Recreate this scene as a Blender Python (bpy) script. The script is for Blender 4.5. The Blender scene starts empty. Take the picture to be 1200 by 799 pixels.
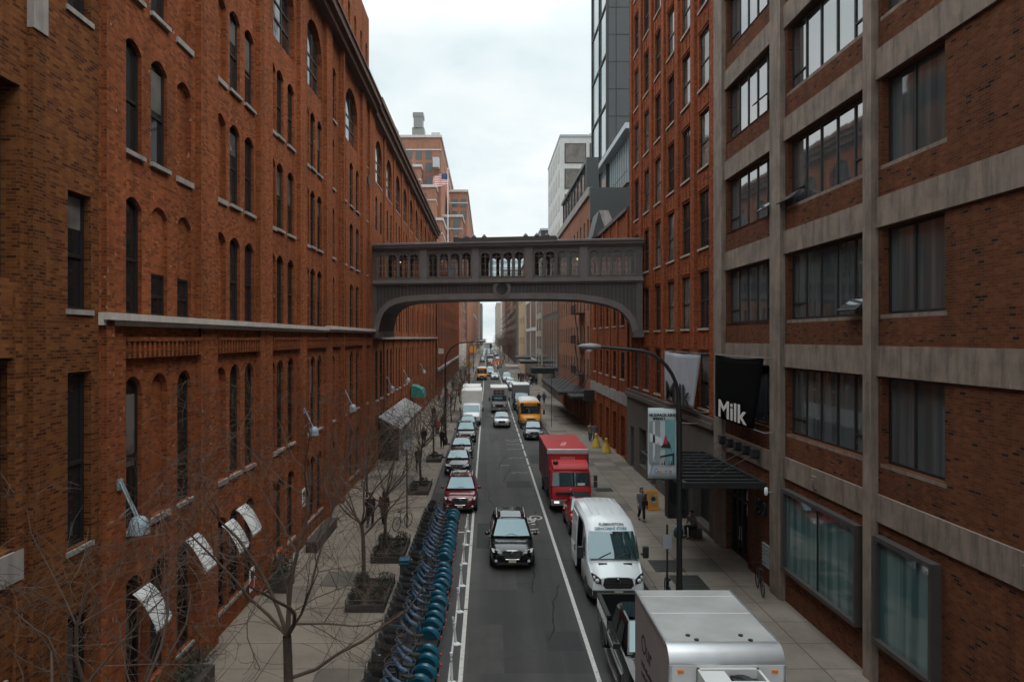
import bpy, math, random
from mathutils import Vector, Matrix
R = math.radians
PI = math.pi
SC = bpy.context.scene
COL = SC.collection
random.seed(7)

# ------------------------------------------------------------------ mesh helper
class MB:
    """collects faces and links them as one mesh object"""
    def __init__(s):
        s.v = []; s.f = []; s.m = []; s.s = []
    def face(s, pts, m=0, smooth=False):
        i = len(s.v)
        s.v.extend([tuple(p) for p in pts])
        s.f.append(list(range(i, i + len(pts)))); s.m.append(m); s.s.append(smooth)
    def grid(s, idx, m=0, smooth=False):
        s.f.append(idx); s.m.append(m); s.s.append(smooth)
    def box(s, x0, x1, y0, y1, z0, z1, m=0):
        i = len(s.v)
        s.v += [(x0,y0,z0),(x1,y0,z0),(x1,y1,z0),(x0,y1,z0),(x0,y0,z1),(x1,y0,z1),(x1,y1,z1),(x0,y1,z1)]
        for q in ((3,2,1,0),(4,5,6,7),(0,1,5,4),(1,2,6,5),(2,3,7,6),(3,0,4,7)):
            s.f.append([i+k for k in q]); s.m.append(m); s.s.append(False)
    def obox(s, c, size, M, m=0):
        i = len(s.v); c = Vector(c)
        for z in (-.5,.5):
            for x, y in ((-.5,-.5),(.5,-.5),(.5,.5),(-.5,.5)):
                s.v.append(tuple(c + M @ Vector((x*size[0], y*size[1], z*size[2]))))
        for q in ((3,2,1,0),(4,5,6,7),(0,1,5,4),(1,2,6,5),(2,3,7,6),(3,0,4,7)):
            s.f.append([i+k for k in q]); s.m.append(m); s.s.append(False)
    def bar(s, a, b, w, h, m=0):
        a = Vector(a); b = Vector(b); d = b - a; L = d.length
        q = d.to_track_quat('X', 'Z').to_matrix()
        s.obox((a+b)/2, (L, w, h), q, m)
    def tube(s, pts, rad, n=6, m=0, cap=True, smooth=True, closed=False):
        pts = [Vector(p) for p in pts]; k = len(pts)
        if not hasattr(rad, '__len__'): rad = [rad]*k
        rings = []; prev = None
        for i, p in enumerate(pts):
            if closed: t = pts[(i+1) % k] - pts[i-1]
            else: t = pts[min(i+1, k-1)] - pts[max(i-1, 0)]
            if t.length < 1e-9: t = Vector((0,0,1))
            t.normalize()
            if prev is None:
                ref = Vector((0,0,1)) if abs(t.z) < .9 else Vector((1,0,0))
                a = t.cross(ref).normalized()
            else:
                a = prev - t*prev.dot(t)
                a = a.normalized() if a.length > 1e-6 else t.orthogonal().normalized()
            prev = a; b = t.cross(a)
            i0 = len(s.v)
            for j in range(n):
                an = 2*PI*j/n
                s.v.append(tuple(p + (a*math.cos(an) + b*math.sin(an))*rad[i]))
            rings.append(i0)
        for i in range(k if closed else k-1):
            r0, r1 = rings[i], rings[(i+1) % k]
            for j in range(n):
                s.grid([r0+j, r0+(j+1)%n, r1+(j+1)%n, r1+j], m, smooth)
        if cap and not closed:
            s.grid([rings[0]+j for j in range(n)][::-1], m); s.grid([rings[-1]+j for j in range(n)], m)
    def loft(s, rings, m=0, closed=True, cap=True, smooth=True, cap_m=None):
        n = len(rings[0]); st = []
        for r in rings:
            st.append(len(s.v)); s.v.extend([tuple(p) for p in r])
        for a, b in zip(st, st[1:]):
            for j in range(n if closed else n-1):
                s.grid([a+j, a+(j+1)%n, b+(j+1)%n, b+j], m, smooth)
        if cap:
            cm = m if cap_m is None else cap_m
            s.grid([st[0]+j for j in range(n)][::-1], cm); s.grid([st[-1]+j for j in range(n)], cm)
    def lathe(s, prof, c=(0,0,0), n=12, axis='z', m=0, smooth=True):
        rings = []
        for r, h in prof:
            ring = []
            for j in range(n):
                a = 2*PI*j/n; x, y = r*math.cos(a), r*math.sin(a)
                p = {'z': (x, y, h), 'x': (h, x, y), 'y': (x, h, y)}[axis]
                ring.append((c[0]+p[0], c[1]+p[1], c[2]+p[2]))
            rings.append(ring)
        s.loft(rings, m, True, True, smooth)
    def ball(s, c, r, n=10, k=6, m=0):
        if not hasattr(r, '__len__'): r = (r, r, r)
        rings = []
        for i in range(k+1):
            t = PI*i/k; q = max(math.sin(t), .02)
            rings.append([(c[0]+r[0]*q*math.cos(2*PI*j/n), c[1]+r[1]*q*math.sin(2*PI*j/n), c[2]+r[2]*math.cos(t)) for j in range(n)])
        s.loft(rings, m)
    def mesh(s, name, mats, sharp=40, weld=False):
        if weld:
            key = {}; mp = []; nv = []
            for v in s.v:
                k = (round(v[0],4), round(v[1],4), round(v[2],4))
                if k not in key: key[k] = len(nv); nv.append(v)
                mp.append(key[k])
            s.v = nv; s.f = [[mp[i] for i in f] for f in s.f]
        me = bpy.data.meshes.new(name)
        me.from_pydata(s.v, [], s.f)
        if not isinstance(mats, (list, tuple)): mats = [mats]
        for x in mats: me.materials.append(x)
        me.polygons.foreach_set('material_index', s.m)
        me.polygons.foreach_set('use_smooth', s.s)
        me.update()
        if any(s.s): me.set_sharp_from_angle(angle=R(sharp))
        return me
    def build(s, name, mats, parent=None, loc=None, rot=None, sharp=40, bevel=0, sub=0, weld=False):
        o = bpy.data.objects.new(name, s.mesh(name, mats, sharp, weld)); COL.objects.link(o)
        if parent: o.parent = parent
        if loc: o.location = loc
        if rot: o.rotation_euler = rot
        if bevel:
            b = o.modifiers.new('b', 'BEVEL'); b.width = bevel; b.segments = 2; b.limit_method = 'ANGLE'; b.angle_limit = R(30)
        if sub:
            b = o.modifiers.new('s', 'SUBSURF'); b.levels = sub; b.render_levels = sub
        return o

def put(name, me, parent=None, loc=(0,0,0), rot=(0,0,0)):
    o = bpy.data.objects.new(name, me); COL.objects.link(o)
    o.parent = parent; o.location = loc; o.rotation_euler = rot
    return o
def thing(name, label, cat, loc=(0,0,0), rz=0, group=None):
    o = bpy.data.objects.new(name, None); COL.objects.link(o); o.empty_display_size = .2
    o.location = loc; o.rotation_euler = (0, 0, rz)
    o['label'] = label; o['category'] = cat
    if group: o['group'] = group
    return o
def tag(o, label=None, cat=None, group=None, kind=None):
    if label: o['label'] = label
    if cat: o['category'] = cat
    if group: o['group'] = group
    if kind: o['kind'] = kind
    return o
KIDS = {}
def dup(root, loc, rz=0, label=None, group=None, scale=None):
    def cp(o, par):
        c = o.copy(); COL.objects.link(c); c.parent = par
        for ch in o.children: cp(ch, c)
        return c
    r = cp(root, None); r.location = loc; r.rotation_euler = (0, 0, rz)
    if scale: r.scale = (scale,)*3
    if label: r['label'] = label
    if group: r['group'] = group
    return r
def recolor(o, m, slot=0):
    o.material_slots[slot].link = 'OBJECT'; o.material_slots[slot].material = m
def text(name, s, size, m, parent, loc, rot, ext=.004, bold=0.0, align='CENTER', sx=1.0, shear=0.0):
    cu = bpy.data.curves.new('t', 'FONT'); cu.body = s; cu.size = size; cu.extrude = ext; cu.offset = bold
    cu.align_x = align; cu.align_y = 'CENTER'; cu.resolution_u = 4; cu.shear = shear
    t = bpy.data.objects.new('t', cu)
    me = bpy.data.meshes.new_from_object(t); bpy.data.objects.remove(t); bpy.data.curves.remove(cu)
    me.materials.clear(); me.materials.append(m)
    o = put(name, me, parent, loc, rot); o.scale = (sx, 1, 1)
    return o

# ------------------------------------------------------------------ materials
def new_mat(name):
    m = bpy.data.materials.new(name); m.use_nodes = True
    n = m.node_tree.nodes; n.clear()
    out = n.new('ShaderNodeOutputMaterial'); b = n.new('ShaderNodeBsdfPrincipled')
    m.node_tree.links.new(b.outputs[0], out.inputs[0])
    return m, n, m.node_tree.links, b, out
def math_n(n, l, op, a, b=None):
    x = n.new('ShaderNodeMath'); x.operation = op
    for i, q in enumerate((a, b)):
        if q is None: continue
        if isinstance(q, (int, float)): x.inputs[i].default_value = q
        else: l.new(q, x.inputs[i])
    return x.outputs[0]
def mix_n(n, l, fac, a, b, kind='MIX'):
    x = n.new('ShaderNodeMix'); x.data_type = 'RGBA'; x.blend_type = kind
    for i, q in ((0, fac), (6, a), (7, b)):
        if isinstance(q, (int, float)): x.inputs[i].default_value = q
        elif isinstance(q, tuple): x.inputs[i].default_value = (*q[:3], 1)
        else: l.new(q, x.inputs[i])
    return x.outputs[2]
def noise_n(n, l, vec, scale, detail=3, rough=.55):
    x = n.new('ShaderNodeTexNoise'); x.inputs['Scale'].default_value = scale
    x.inputs['Detail'].default_value = detail; x.inputs['Roughness'].default_value = rough
    if vec is not None: l.new(vec, x.inputs['Vector'])
    return x.outputs[0]
def ramp_n(n, l, fac, stops, interp='LINEAR'):
    x = n.new('ShaderNodeValToRGB'); x.color_ramp.interpolation = interp
    e = x.color_ramp.elements
    while len(e) < len(stops): e.new(.5)
    for q, (p, c) in zip(e, stops):
        q.position = p; q.color = (*((c,)*3 if isinstance(c, (int, float)) else c), 1)
    l.new(fac, x.inputs[0]); return x.outputs[0]
def mat(name, col, rough=.6, metal=0., var=.12, vscale=3., coat=0., ior=1.5, emit=0., bump=0., coords='Object'):
    m, n, l, b, out = new_mat(name)
    tc = n.new('ShaderNodeTexCoord')
    if var:
        f = noise_n(n, l, tc.outputs[coords], vscale, 4)
        x = n.new('ShaderNodeMix'); x.data_type = 'RGBA'; x.blend_type = 'MULTIPLY'; x.inputs[0].default_value = 1
        x.inputs[6].default_value = (*col, 1); l.new(ramp_n(n, l, f, [(.3, 1-var), (.7, min(1, 1+var))]), x.inputs[7])
        l.new(x.outputs[2], b.inputs['Base Color'])
    else: b.inputs['Base Color'].default_value = (*col, 1)
    b.inputs['Roughness'].default_value = rough; b.inputs['Metallic'].default_value = metal
    b.inputs['IOR'].default_value = ior
    if coat: b.inputs['Coat Weight'].default_value = coat; b.inputs['Coat Roughness'].default_value = .04
    if emit: b.inputs['Emission Color'].default_value = (*col, 1); b.inputs['Emission Strength'].default_value = emit
    if bump:
        bp = n.new('ShaderNodeBump'); bp.inputs['Strength'].default_value = bump; bp.inputs['Distance'].default_value = .02
        l.new(noise_n(n, l, tc.outputs[coords], vscale*6, 4), bp.inputs['Height']); l.new(bp.outputs[0], b.inputs['Normal'])
    return m
def wall_uv(n, l):
    g = n.new('ShaderNodeNewGeometry')
    sp = n.new('ShaderNodeSeparateXYZ'); l.new(g.outputs['Position'], sp.inputs[0])
    sn = n.new('ShaderNodeSeparateXYZ'); l.new(g.outputs['True Normal'], sn.inputs[0])
    t = math_n(n, l, 'GREATER_THAN', math_n(n, l, 'ABSOLUTE', sn.outputs[0]), .5)
    u = math_n(n, l, 'ADD', sp.outputs[0], math_n(n, l, 'MULTIPLY', t, math_n(n, l, 'SUBTRACT', sp.outputs[1], sp.outputs[0])))
    c = n.new('ShaderNodeCombineXYZ'); l.new(u, c.inputs[0]); l.new(sp.outputs[2], c.inputs[1])
    return g, c.outputs[0]
def brick_mat(name, stops, mortar, bw=.24, bh=.085, grime=.25, bump=.35, flecks=0.0, vert=False):
    m, n, l, b, out = new_mat(name)
    g, uv = wall_uv(n, l)
    br = n.new('ShaderNodeTexBrick'); l.new(uv, br.inputs['Vector'])
    br.inputs['Color1'].default_value = (0,0,0,1); br.inputs['Color2'].default_value = (1,1,1,1); br.inputs['Mortar'].default_value = (.5,.5,.5,1)
    br.inputs['Scale'].default_value = 1; br.inputs['Brick Width'].default_value = bw; br.inputs['Row Height'].default_value = bh
    br.inputs['Mortar Size'].default_value = .008; br.inputs['Mortar Smooth'].default_value = .3; br.inputs['Bias'].default_value = 0
    col = ramp_n(n, l, br.outputs['Color'], stops)
    big = noise_n(n, l, g.outputs['Position'], .22, 4, .6)
    col = mix_n(n, l, 1.0, col, ramp_n(n, l, big, [(.3, 1-grime), (.7, 1.0)]), 'MULTIPLY')
    # rain streaks: long, vertical
    mp = n.new('ShaderNodeMapping'); l.new(uv, mp.inputs[0]); mp.inputs['Scale'].default_value = (1.6, .12, 1)
    st = noise_n(n, l, mp.outputs[0], 1.0, 4, .65)
    col = mix_n(n, l, 1.0, col, ramp_n(n, l, st, [(.36, 1-min(.8, grime*1.2)), (.56, 1.0)]), 'MULTIPLY')
    if flecks:
        fl = noise_n(n, l, g.outputs['Position'], 5.0, 2, .5)
        col = mix_n(n, l, ramp_n(n, l, fl, [(.70, 0.0), (.735, flecks)]), col, (.42, .33, .27))
    col = mix_n(n, l, br.outputs['Fac'], col, mortar)
    l.new(col, b.inputs['Base Color']); b.inputs['Roughness'].default_value = .9
    b.inputs['Specular IOR Level'].default_value = .08
    if bump:
        bp = n.new('ShaderNodeBump'); bp.inputs['Strength'].default_value = bump; bp.inputs['Distance'].default_value = .012; bp.invert = True
        l.new(br.outputs['Fac'], bp.inputs['Height']); l.new(bp.outputs[0], b.inputs['Normal'])
    return m
def stone_mat(name, col, streak=.3, rough=.85):
    m, n, l, b, out = new_mat(name)
    g, uv = wall_uv(n, l)
    f = noise_n(n, l, g.outputs['Position'], 1.3, 6, .65)
    c = mix_n(n, l, 1.0, col, ramp_n(n, l, f, [(.3, 1-streak), (.65, 1.0)]), 'MULTIPLY')
    mp = n.new('ShaderNodeMapping'); l.new(uv, mp.inputs[0]); mp.inputs['Scale'].default_value = (3.2, .35, 1)
    st = noise_n(n, l, mp.outputs[0], 1.0, 5, .7)
    c = mix_n(n, l, 1.0, c, ramp_n(n, l, st, [(.36, 1-streak), (.55, 1.0)]), 'MULTIPLY')
    pale = noise_n(n, l, mp.outputs[0], 2.1, 2, .5)
    c = mix_n(n, l, ramp_n(n, l, pale, [(.70, 0.), (.74, .35)]), c, tuple(min(1, x*1.8) for x in col))
    l.new(c, b.inputs['Base Color']); b.inputs['Roughness'].default_value = rough
    bp = n.new('ShaderNodeBump'); bp.inputs['Strength'].default_value = .25; bp.inputs['Distance'].default_value = .02
    l.new(noise_n(n, l, g.outputs['Position'], 14, 3), bp.inputs['Height']); l.new(bp.outputs[0], b.inputs['Normal'])
    return m
def glass_mat(name, col=(.012,.014,.016), ior=1.55, rough=.03, wav=.05, inner=None, drape=False):
    """an opaque dark pane: the unlit room behind it, with the sky and street mirrored in front"""
    m, n, l, b, out = new_mat(name)
    g = n.new('ShaderNodeNewGeometry')
    if inner:
        if drape:                      # hanging curtains: vertical folds
            mp = n.new('ShaderNodeMapping'); l.new(wall_uv(n, l)[1], mp.inputs[0]); mp.inputs['Scale'].default_value = (3.2, .12, 1); f = noise_n(n, l, mp.outputs[0], 1.0, 3, .5)
        else: f = noise_n(n, l, g.outputs['Position'], .55, 3, .6)
        l.new(mix_n(n, l, ramp_n(n, l, f, [(.42, 0.), (.6, 1.)]), col, inner), b.inputs['Base Color'])
    else: b.inputs['Base Color'].default_value = (*col, 1)
    b.inputs['Roughness'].default_value = rough; b.inputs['IOR'].default_value = ior
    bp = n.new('ShaderNodeBump'); bp.inputs['Strength'].default_value = wav; bp.inputs['Distance'].default_value = .1
    l.new(noise_n(n, l, g.outputs['Position'], .9, 2, .4), bp.inputs['Height']); l.new(bp.outputs[0], b.inputs['Normal'])
    return m
def clear_mat(name, tint=(.75,.8,.8)):
    m, n, l, b, out = new_mat(name); n.remove(b)
    t = n.new('ShaderNodeBsdfTransparent'); t.inputs[0].default_value = (*tint, 1)
    gl = n.new('ShaderNodeBsdfGlossy'); gl.inputs['Roughness'].default_value = .03
    fr = n.new('ShaderNodeFresnel'); fr.inputs[0].default_value = 1.5
    mx = n.new('ShaderNodeMixShader'); l.new(fr.outputs[0], mx.inputs[0]); l.new(t.outputs[0], mx.inputs[1]); l.new(gl.outputs[0], mx.inputs[2])
    l.new(mx.outputs[0], out.inputs[0]); return m

M = {}
M['brick'] = brick_mat('red_brick', [(0,(.15,.045,.02)),(.3,(.265,.074,.028)),(.7,(.325,.096,.036)),(1,(.385,.125,.05))], (.175,.074,.037), bw=.21, bh=.07, grime=.36, flecks=.7)
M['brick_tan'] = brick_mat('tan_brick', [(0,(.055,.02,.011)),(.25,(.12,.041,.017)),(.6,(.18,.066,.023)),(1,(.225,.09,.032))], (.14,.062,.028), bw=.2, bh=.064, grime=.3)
M['brick_dark'] = brick_mat('wine_brick', [(0,(.022,.015,.016)),(.04,(.03,.018,.018)),(.055,(.105,.034,.017)),(.6,(.138,.047,.022)),(1,(.17,.063,.03))], (.10,.056,.035), bw=.21, bh=.07, grime=.3)
M['brick_orange'] = brick_mat('orange_brick', [(0,(.15,.036,.015)),(.4,(.275,.067,.024)),(1,(.35,.10,.036))], (.17,.06,.03), grime=.3)
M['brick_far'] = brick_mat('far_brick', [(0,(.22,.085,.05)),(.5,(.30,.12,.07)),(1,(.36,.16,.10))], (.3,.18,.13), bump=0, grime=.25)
M['brick_brown'] = brick_mat('brown_brick', [(0,(.14,.065,.04)),(.5,(.23,.105,.06)),(1,(.29,.14,.085))], (.23,.14,.1), bump=0, grime=.3)
M['brick_rustic'] = brick_mat('rustic_brick', [(0,(.06,.04,.03)),(.35,(.25,.10,.06)),(.7,(.33,.16,.09)),(1,(.45,.28,.17))], (.25,.17,.12), bw=.4, bh=.16, bump=0, grime=.3)
M['stone'] = stone_mat('grey_stone', (.30,.28,.265))
M['concrete'] = stone_mat('facade_concrete', (.235,.180,.142), .42)
M['stone_dark'] = stone_mat('dark_stone', (.10,.083,.072), .3)
M['stone_beige'] = stone_mat('beige_stone', (.36,.31,.25), .2)
M['stone_pale'] = stone_mat('pale_stone', (.5,.47,.43), .2)
M['tan_wall'] = stone_mat('tan_render', (.45,.31,.17), .15)
M['white_wall'] = stone_mat('white_panel', (.55,.56,.55), .1)
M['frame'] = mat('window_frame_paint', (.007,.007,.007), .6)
M['frame_grey'] = mat('window_frame_grey', (.05,.047,.045), .5)
M['glass'] = glass_mat('window_glass')
M['glass_in'] = glass_mat('window_glass_room', inner=(.05,.05,.048))
M['glass_sky'] = glass_mat('loft_glass', (.05,.057,.06), ior=4.2, wav=.02, inner=(.09,.10,.105), drape=True)
M['cornice_brown'] = stone_mat('cornice_brown', (.13,.068,.045), .3)
M['glass_loft_low'] = glass_mat('loft_glass_low', (.045,.052,.054), ior=1.75, wav=.02, inner=(.075,.087,.09), drape=True)
M['glass_teal'] = glass_mat('shop_glass', (.045,.09,.09), ior=1.7, wav=.02, inner=(.11,.17,.165), drape=True)
M['glass_tower'] = glass_mat('tower_glass', (.16,.21,.22), ior=2.6, wav=.01, rough=.06)
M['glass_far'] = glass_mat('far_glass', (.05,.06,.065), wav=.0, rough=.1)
M['glass_clear'] = clear_mat('clear_glass', (.72,.77,.78))
M['curtain'] = glass_mat('curtained_glass', (.20,.185,.17), wav=.0, inner=(.14,.13,.12))
M['blind'] = glass_mat('window_blind', (.14,.14,.135), inner=(.05,.05,.05), wav=.04)
M['black_metal'] = mat('black_metal', (.006,.006,.0065), .6)
M['black_cloth'] = mat('black_cloth', (.003,.003,.0035), 1.0); M['black_cloth'].node_tree.nodes['Principled BSDF'].inputs['Specular IOR Level'].default_value = .03
M['steel_dark'] = mat('dark_cladding', (.035,.043,.047), .45, vscale=.6)
M['grey_metal'] = mat('grey_metal', (.17,.17,.17), .5)
M['light_metal'] = mat('light_metal', (.36,.40,.42), .45)
M['copper'] = mat('bridge_metal', (.105,.088,.082), .6, var=.3, vscale=1.2)
M['copper_dark'] = mat('bridge_panel', (.060,.050,.047), .6, var=.3, vscale=1.6)
M['copper_light'] = mat('bridge_trim', (.165,.142,.134), .6, var=.3, vscale=1.2)
M['white_paint'] = mat('white_paint', (.70,.72,.73), .5, var=.08)
M['canvas_white'] = mat('white_canvas', (.52,.54,.54), .9, var=.12, vscale=2)
M['canvas_green'] = mat('green_canvas', (.02,.22,.19), .7)
M['rubber'] = mat('rubber', (.012,.012,.012), .8)
M['chrome'] = mat('chrome', (.55,.56,.57), .18, metal=1., var=.05)
M['alu'] = mat('aluminium', (.62,.64,.66), .32, metal=.9, var=.1)
M['rim'] = mat('wheel_rim', (.22,.22,.23), .35, metal=.8)
M['plastic'] = mat('dark_plastic', (.02,.02,.021), .55)
M['car_glass'] = glass_mat('car_glass', (.010,.022,.025), ior=1.95, wav=.0, rough=.02, inner=(.02,.045,.05))
M['car_glass'].node_tree.nodes['Principled BSDF'].inputs['Specular Tint'].default_value = (.72,.95,1,1)
M['car_side_glass'] = glass_mat('car_side_glass', (.006,.007,.008), ior=1.55, wav=.0)
M['lamp_glass'] = mat('headlamp_glass', (.72,.75,.77), .12, var=.3, vscale=9, coat=1)
M['lamp_lit'] = mat('lit_headlamp', (1,.93,.8), .3, var=0, emit=1.0)
M['amber'] = mat('amber_lens', (.7,.20,.03), .3)
M['red_lens'] = mat('red_lens', (.5,.03,.02), .3)
M['plate'] = mat('plate', (.55,.52,.40), .5, var=.3, vscale=30)
def paint(name, c, metal=.2):
    m = mat(name, c, .35, metal, var=.08, coat=1.0); q = m.node_tree.nodes['Principled BSDF']
    q.inputs['Specular IOR Level'].default_value = .08; q.inputs['Coat IOR'].default_value = 1.5; q.inputs['Coat Roughness'].default_value = .03; return m
M['p_black'] = paint('black_paint', (.003,.0035,.004), 0.)
M['p_red'] = paint('dark_red_paint', (.12,.008,.014))
M['p_red2'] = paint('red_paint', (.28,.012,.018))
M['p_silver'] = paint('silver_paint', (.42,.44,.45), .6)
M['p_white'] = mat('white_van_paint', (.70,.74,.76), .35, var=.05, vscale=1.5, coat=.6)
M['p_white2'] = mat('white_truck_paint', (.62,.63,.62), .5, var=.12, vscale=1.2)
M['truck_roof'] = mat('dimmed_grimy_roof', (.36,.37,.36), .6, var=.3, vscale=.9)  # truck white darkened against strong overhead light, plus grime noise
M['p_truck_side'] = mat('grubby_truck_side', (.33,.28,.275), .6, var=.15, vscale=1.1)
M['p_truckred'] = mat('truck_red_paint', (.46,.012,.016), .6, var=.15, vscale=1.5, coat=.08)
M['p_truckred_dull'] = mat('truck_side_red', (.15,.03,.028), .5, var=.2, vscale=1.2)
M['p_grey'] = paint('grey_paint', (.022,.023,.025), .3)
M['p_blue'] = paint('blue_grey_paint', (.05,.07,.09), .4)
M['bus_yellow'] = mat('bus_yellow_paint', (.70,.28,.015), .5, var=.12, coat=.2)
M['bark'] = mat('bark', (.072,.052,.040), .95, var=.35, vscale=9, bump=.6)
M['twig'] = mat('twig', (.080,.053,.040), .95, var=.25, vscale=3)
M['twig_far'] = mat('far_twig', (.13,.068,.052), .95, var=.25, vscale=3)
M['shrub'] = mat('shrub_leaf', (.022,.030,.016), .8, var=.4, vscale=8)
M['soil'] = mat('mulch', (.055,.032,.022), .95, var=.5, vscale=18, bump=.8)
M['wood'] = mat('planter_wood', (.05,.04,.034), .85, var=.4, vscale=12)
M['skin'] = mat('skin', (.42,.24,.17), .6)
M['hair'] = mat('hair', (.018,.011,.008), .7)
M['lampblue'] = mat('blue_grey_enamel', (.24,.31,.35), .4)
M['bike_blue'] = mat('share_bike_blue', (.003,.07,.15), .35, var=.15, vscale=4, coat=.4)
M['bike_teal'] = mat('share_bike_fender', (.002,.085,.14), .35, var=.18, vscale=5, coat=.3)
M['bike_guard'] = mat('share_bike_guard', (.002,.055,.09), .45, var=.15, vscale=4)
M['bike_glint_panel'] = mat('share_bike_glint_panel', (.075,.115,.19), .35, var=.1)  # pale sticker tone that also stands for sheen on the frame
M['yellow'] = mat('yellow_bollard_paint', (.62,.40,.05), .6)
M['orange'] = mat('orange_sign_paint', (.60,.25,.03), .6)
M['cone_orange'] = mat('barrier_orange', (.55,.13,.03), .7)
M['ink'] = mat('black_ink', (.008,.008,.009), .7, var=0)
M['ink_white'] = mat('white_ink', (.62,.60,.58), .8, var=.1)
M['banner_grey'] = mat('grey_banner_cloth', (.34,.36,.40), .85, var=.2, vscale=1.4)
M['roof'] = mat('roof_felt', (.07,.07,.07), .9)
# ------------------------------------------------------------------ world, sun, camera
H = 9.7
w = bpy.data.worlds.new("World"); SC.world = w; w.use_nodes = True
n = w.node_tree.nodes; l = w.node_tree.links; n.clear()
out = n.new('ShaderNodeOutputWorld'); bg = n.new('ShaderNodeBackground'); bg.inputs[1].default_value = .1
sky = n.new('ShaderNodeTexSky'); sky.sky_type = 'NISHITA'; sky.sun_disc = False
SUN_EL, SUN_AZ = R(54), R(122)
sky.sun_elevation = SUN_EL; sky.sun_rotation = SUN_AZ; sky.air_density = 1; sky.dust_density = 2
tc = n.new('ShaderNodeTexCoord'); sp = n.new('ShaderNodeSeparateXYZ'); l.new(tc.outputs['Generated'], sp.inputs[0])
zz = math_n(n, l, 'ADD', math_n(n, l, 'MAXIMUM', sp.outputs[2], 0.0), .22)
cb = n.new('ShaderNodeCombineXYZ')
l.new(math_n(n, l, 'DIVIDE', sp.outputs[0], zz), cb.inputs[0]); l.new(math_n(n, l, 'DIVIDE', sp.outputs[1], zz), cb.inputs[1])
cl = noise_n(n, l, cb.outputs[0], 1.35, 5, .55)
cloud = ramp_n(n, l, cl, [(.30, (.62,.735,.775)), (.44, (.81,.905,.93)), (.58, (.97,1.0,1.0))])
up = math_n(n, l, 'MULTIPLY_ADD', math_n(n, l, 'MAXIMUM', math_n(n, l, 'SUBTRACT', sp.outputs[2], .38), 0.0), 46.0)   # an overcast sky is brightest overhead
up.node.inputs[2].default_value = 10.4
vm = n.new('ShaderNodeVectorMath'); vm.operation = 'SCALE'; l.new(cloud, vm.inputs[0]); l.new(up, vm.inputs['Scale'])
mixc = mix_n(n, l, .93, sky.outputs[0], vm.outputs[0])
l.new(mixc, bg.inputs[0]); l.new(bg.outputs[0], out.inputs[0])

sl = bpy.data.lights.new('sun', 'SUN'); sl.energy = 1.4; sl.angle = R(40); sl.color = (1, .88, .74)
so = bpy.data.objects.new('sun', sl); COL.objects.link(so)
sd = Vector((math.sin(SUN_AZ)*math.cos(SUN_EL), math.cos(SUN_AZ)*math.cos(SUN_EL), math.sin(SUN_EL)))
so.rotation_euler = sd.to_track_quat('Z', 'Y').to_euler()

cd = bpy.data.cameras.new('camera'); co = bpy.data.objects.new('camera', cd); COL.objects.link(co)
co.location = (0, 0, H); co.rotation_euler = (R(90), 0, 0)
cd.sensor_width = 36; cd.lens = 850/1200*36; cd.shift_x = 29/1200; cd.shift_y = -3.5/1200
cd.clip_start = .3; cd.clip_end = 8000
SC.camera = co
SC.view_settings.view_transform = 'Standard'; SC.view_settings.look = 'None'
SC.view_settings.exposure = 0.05; SC.view_settings.gamma = 1; SC.view_settings.use_curve_mapping = False
SC.render.engine = 'CYCLES'
cy = SC.cycles
cy.use_denoising = True
try: cy.denoiser = 'OPENIMAGEDENOISE'
except Exception: pass
cy.max_bounces = 6; cy.diffuse_bounces = 3; cy.glossy_bounces = 3; cy.transparent_max_bounces = 8; cy.transmission_bounces = 2
cy.caustics_reflective = False; cy.caustics_refractive = False
cy.sample_clamp_indirect = 6

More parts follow.
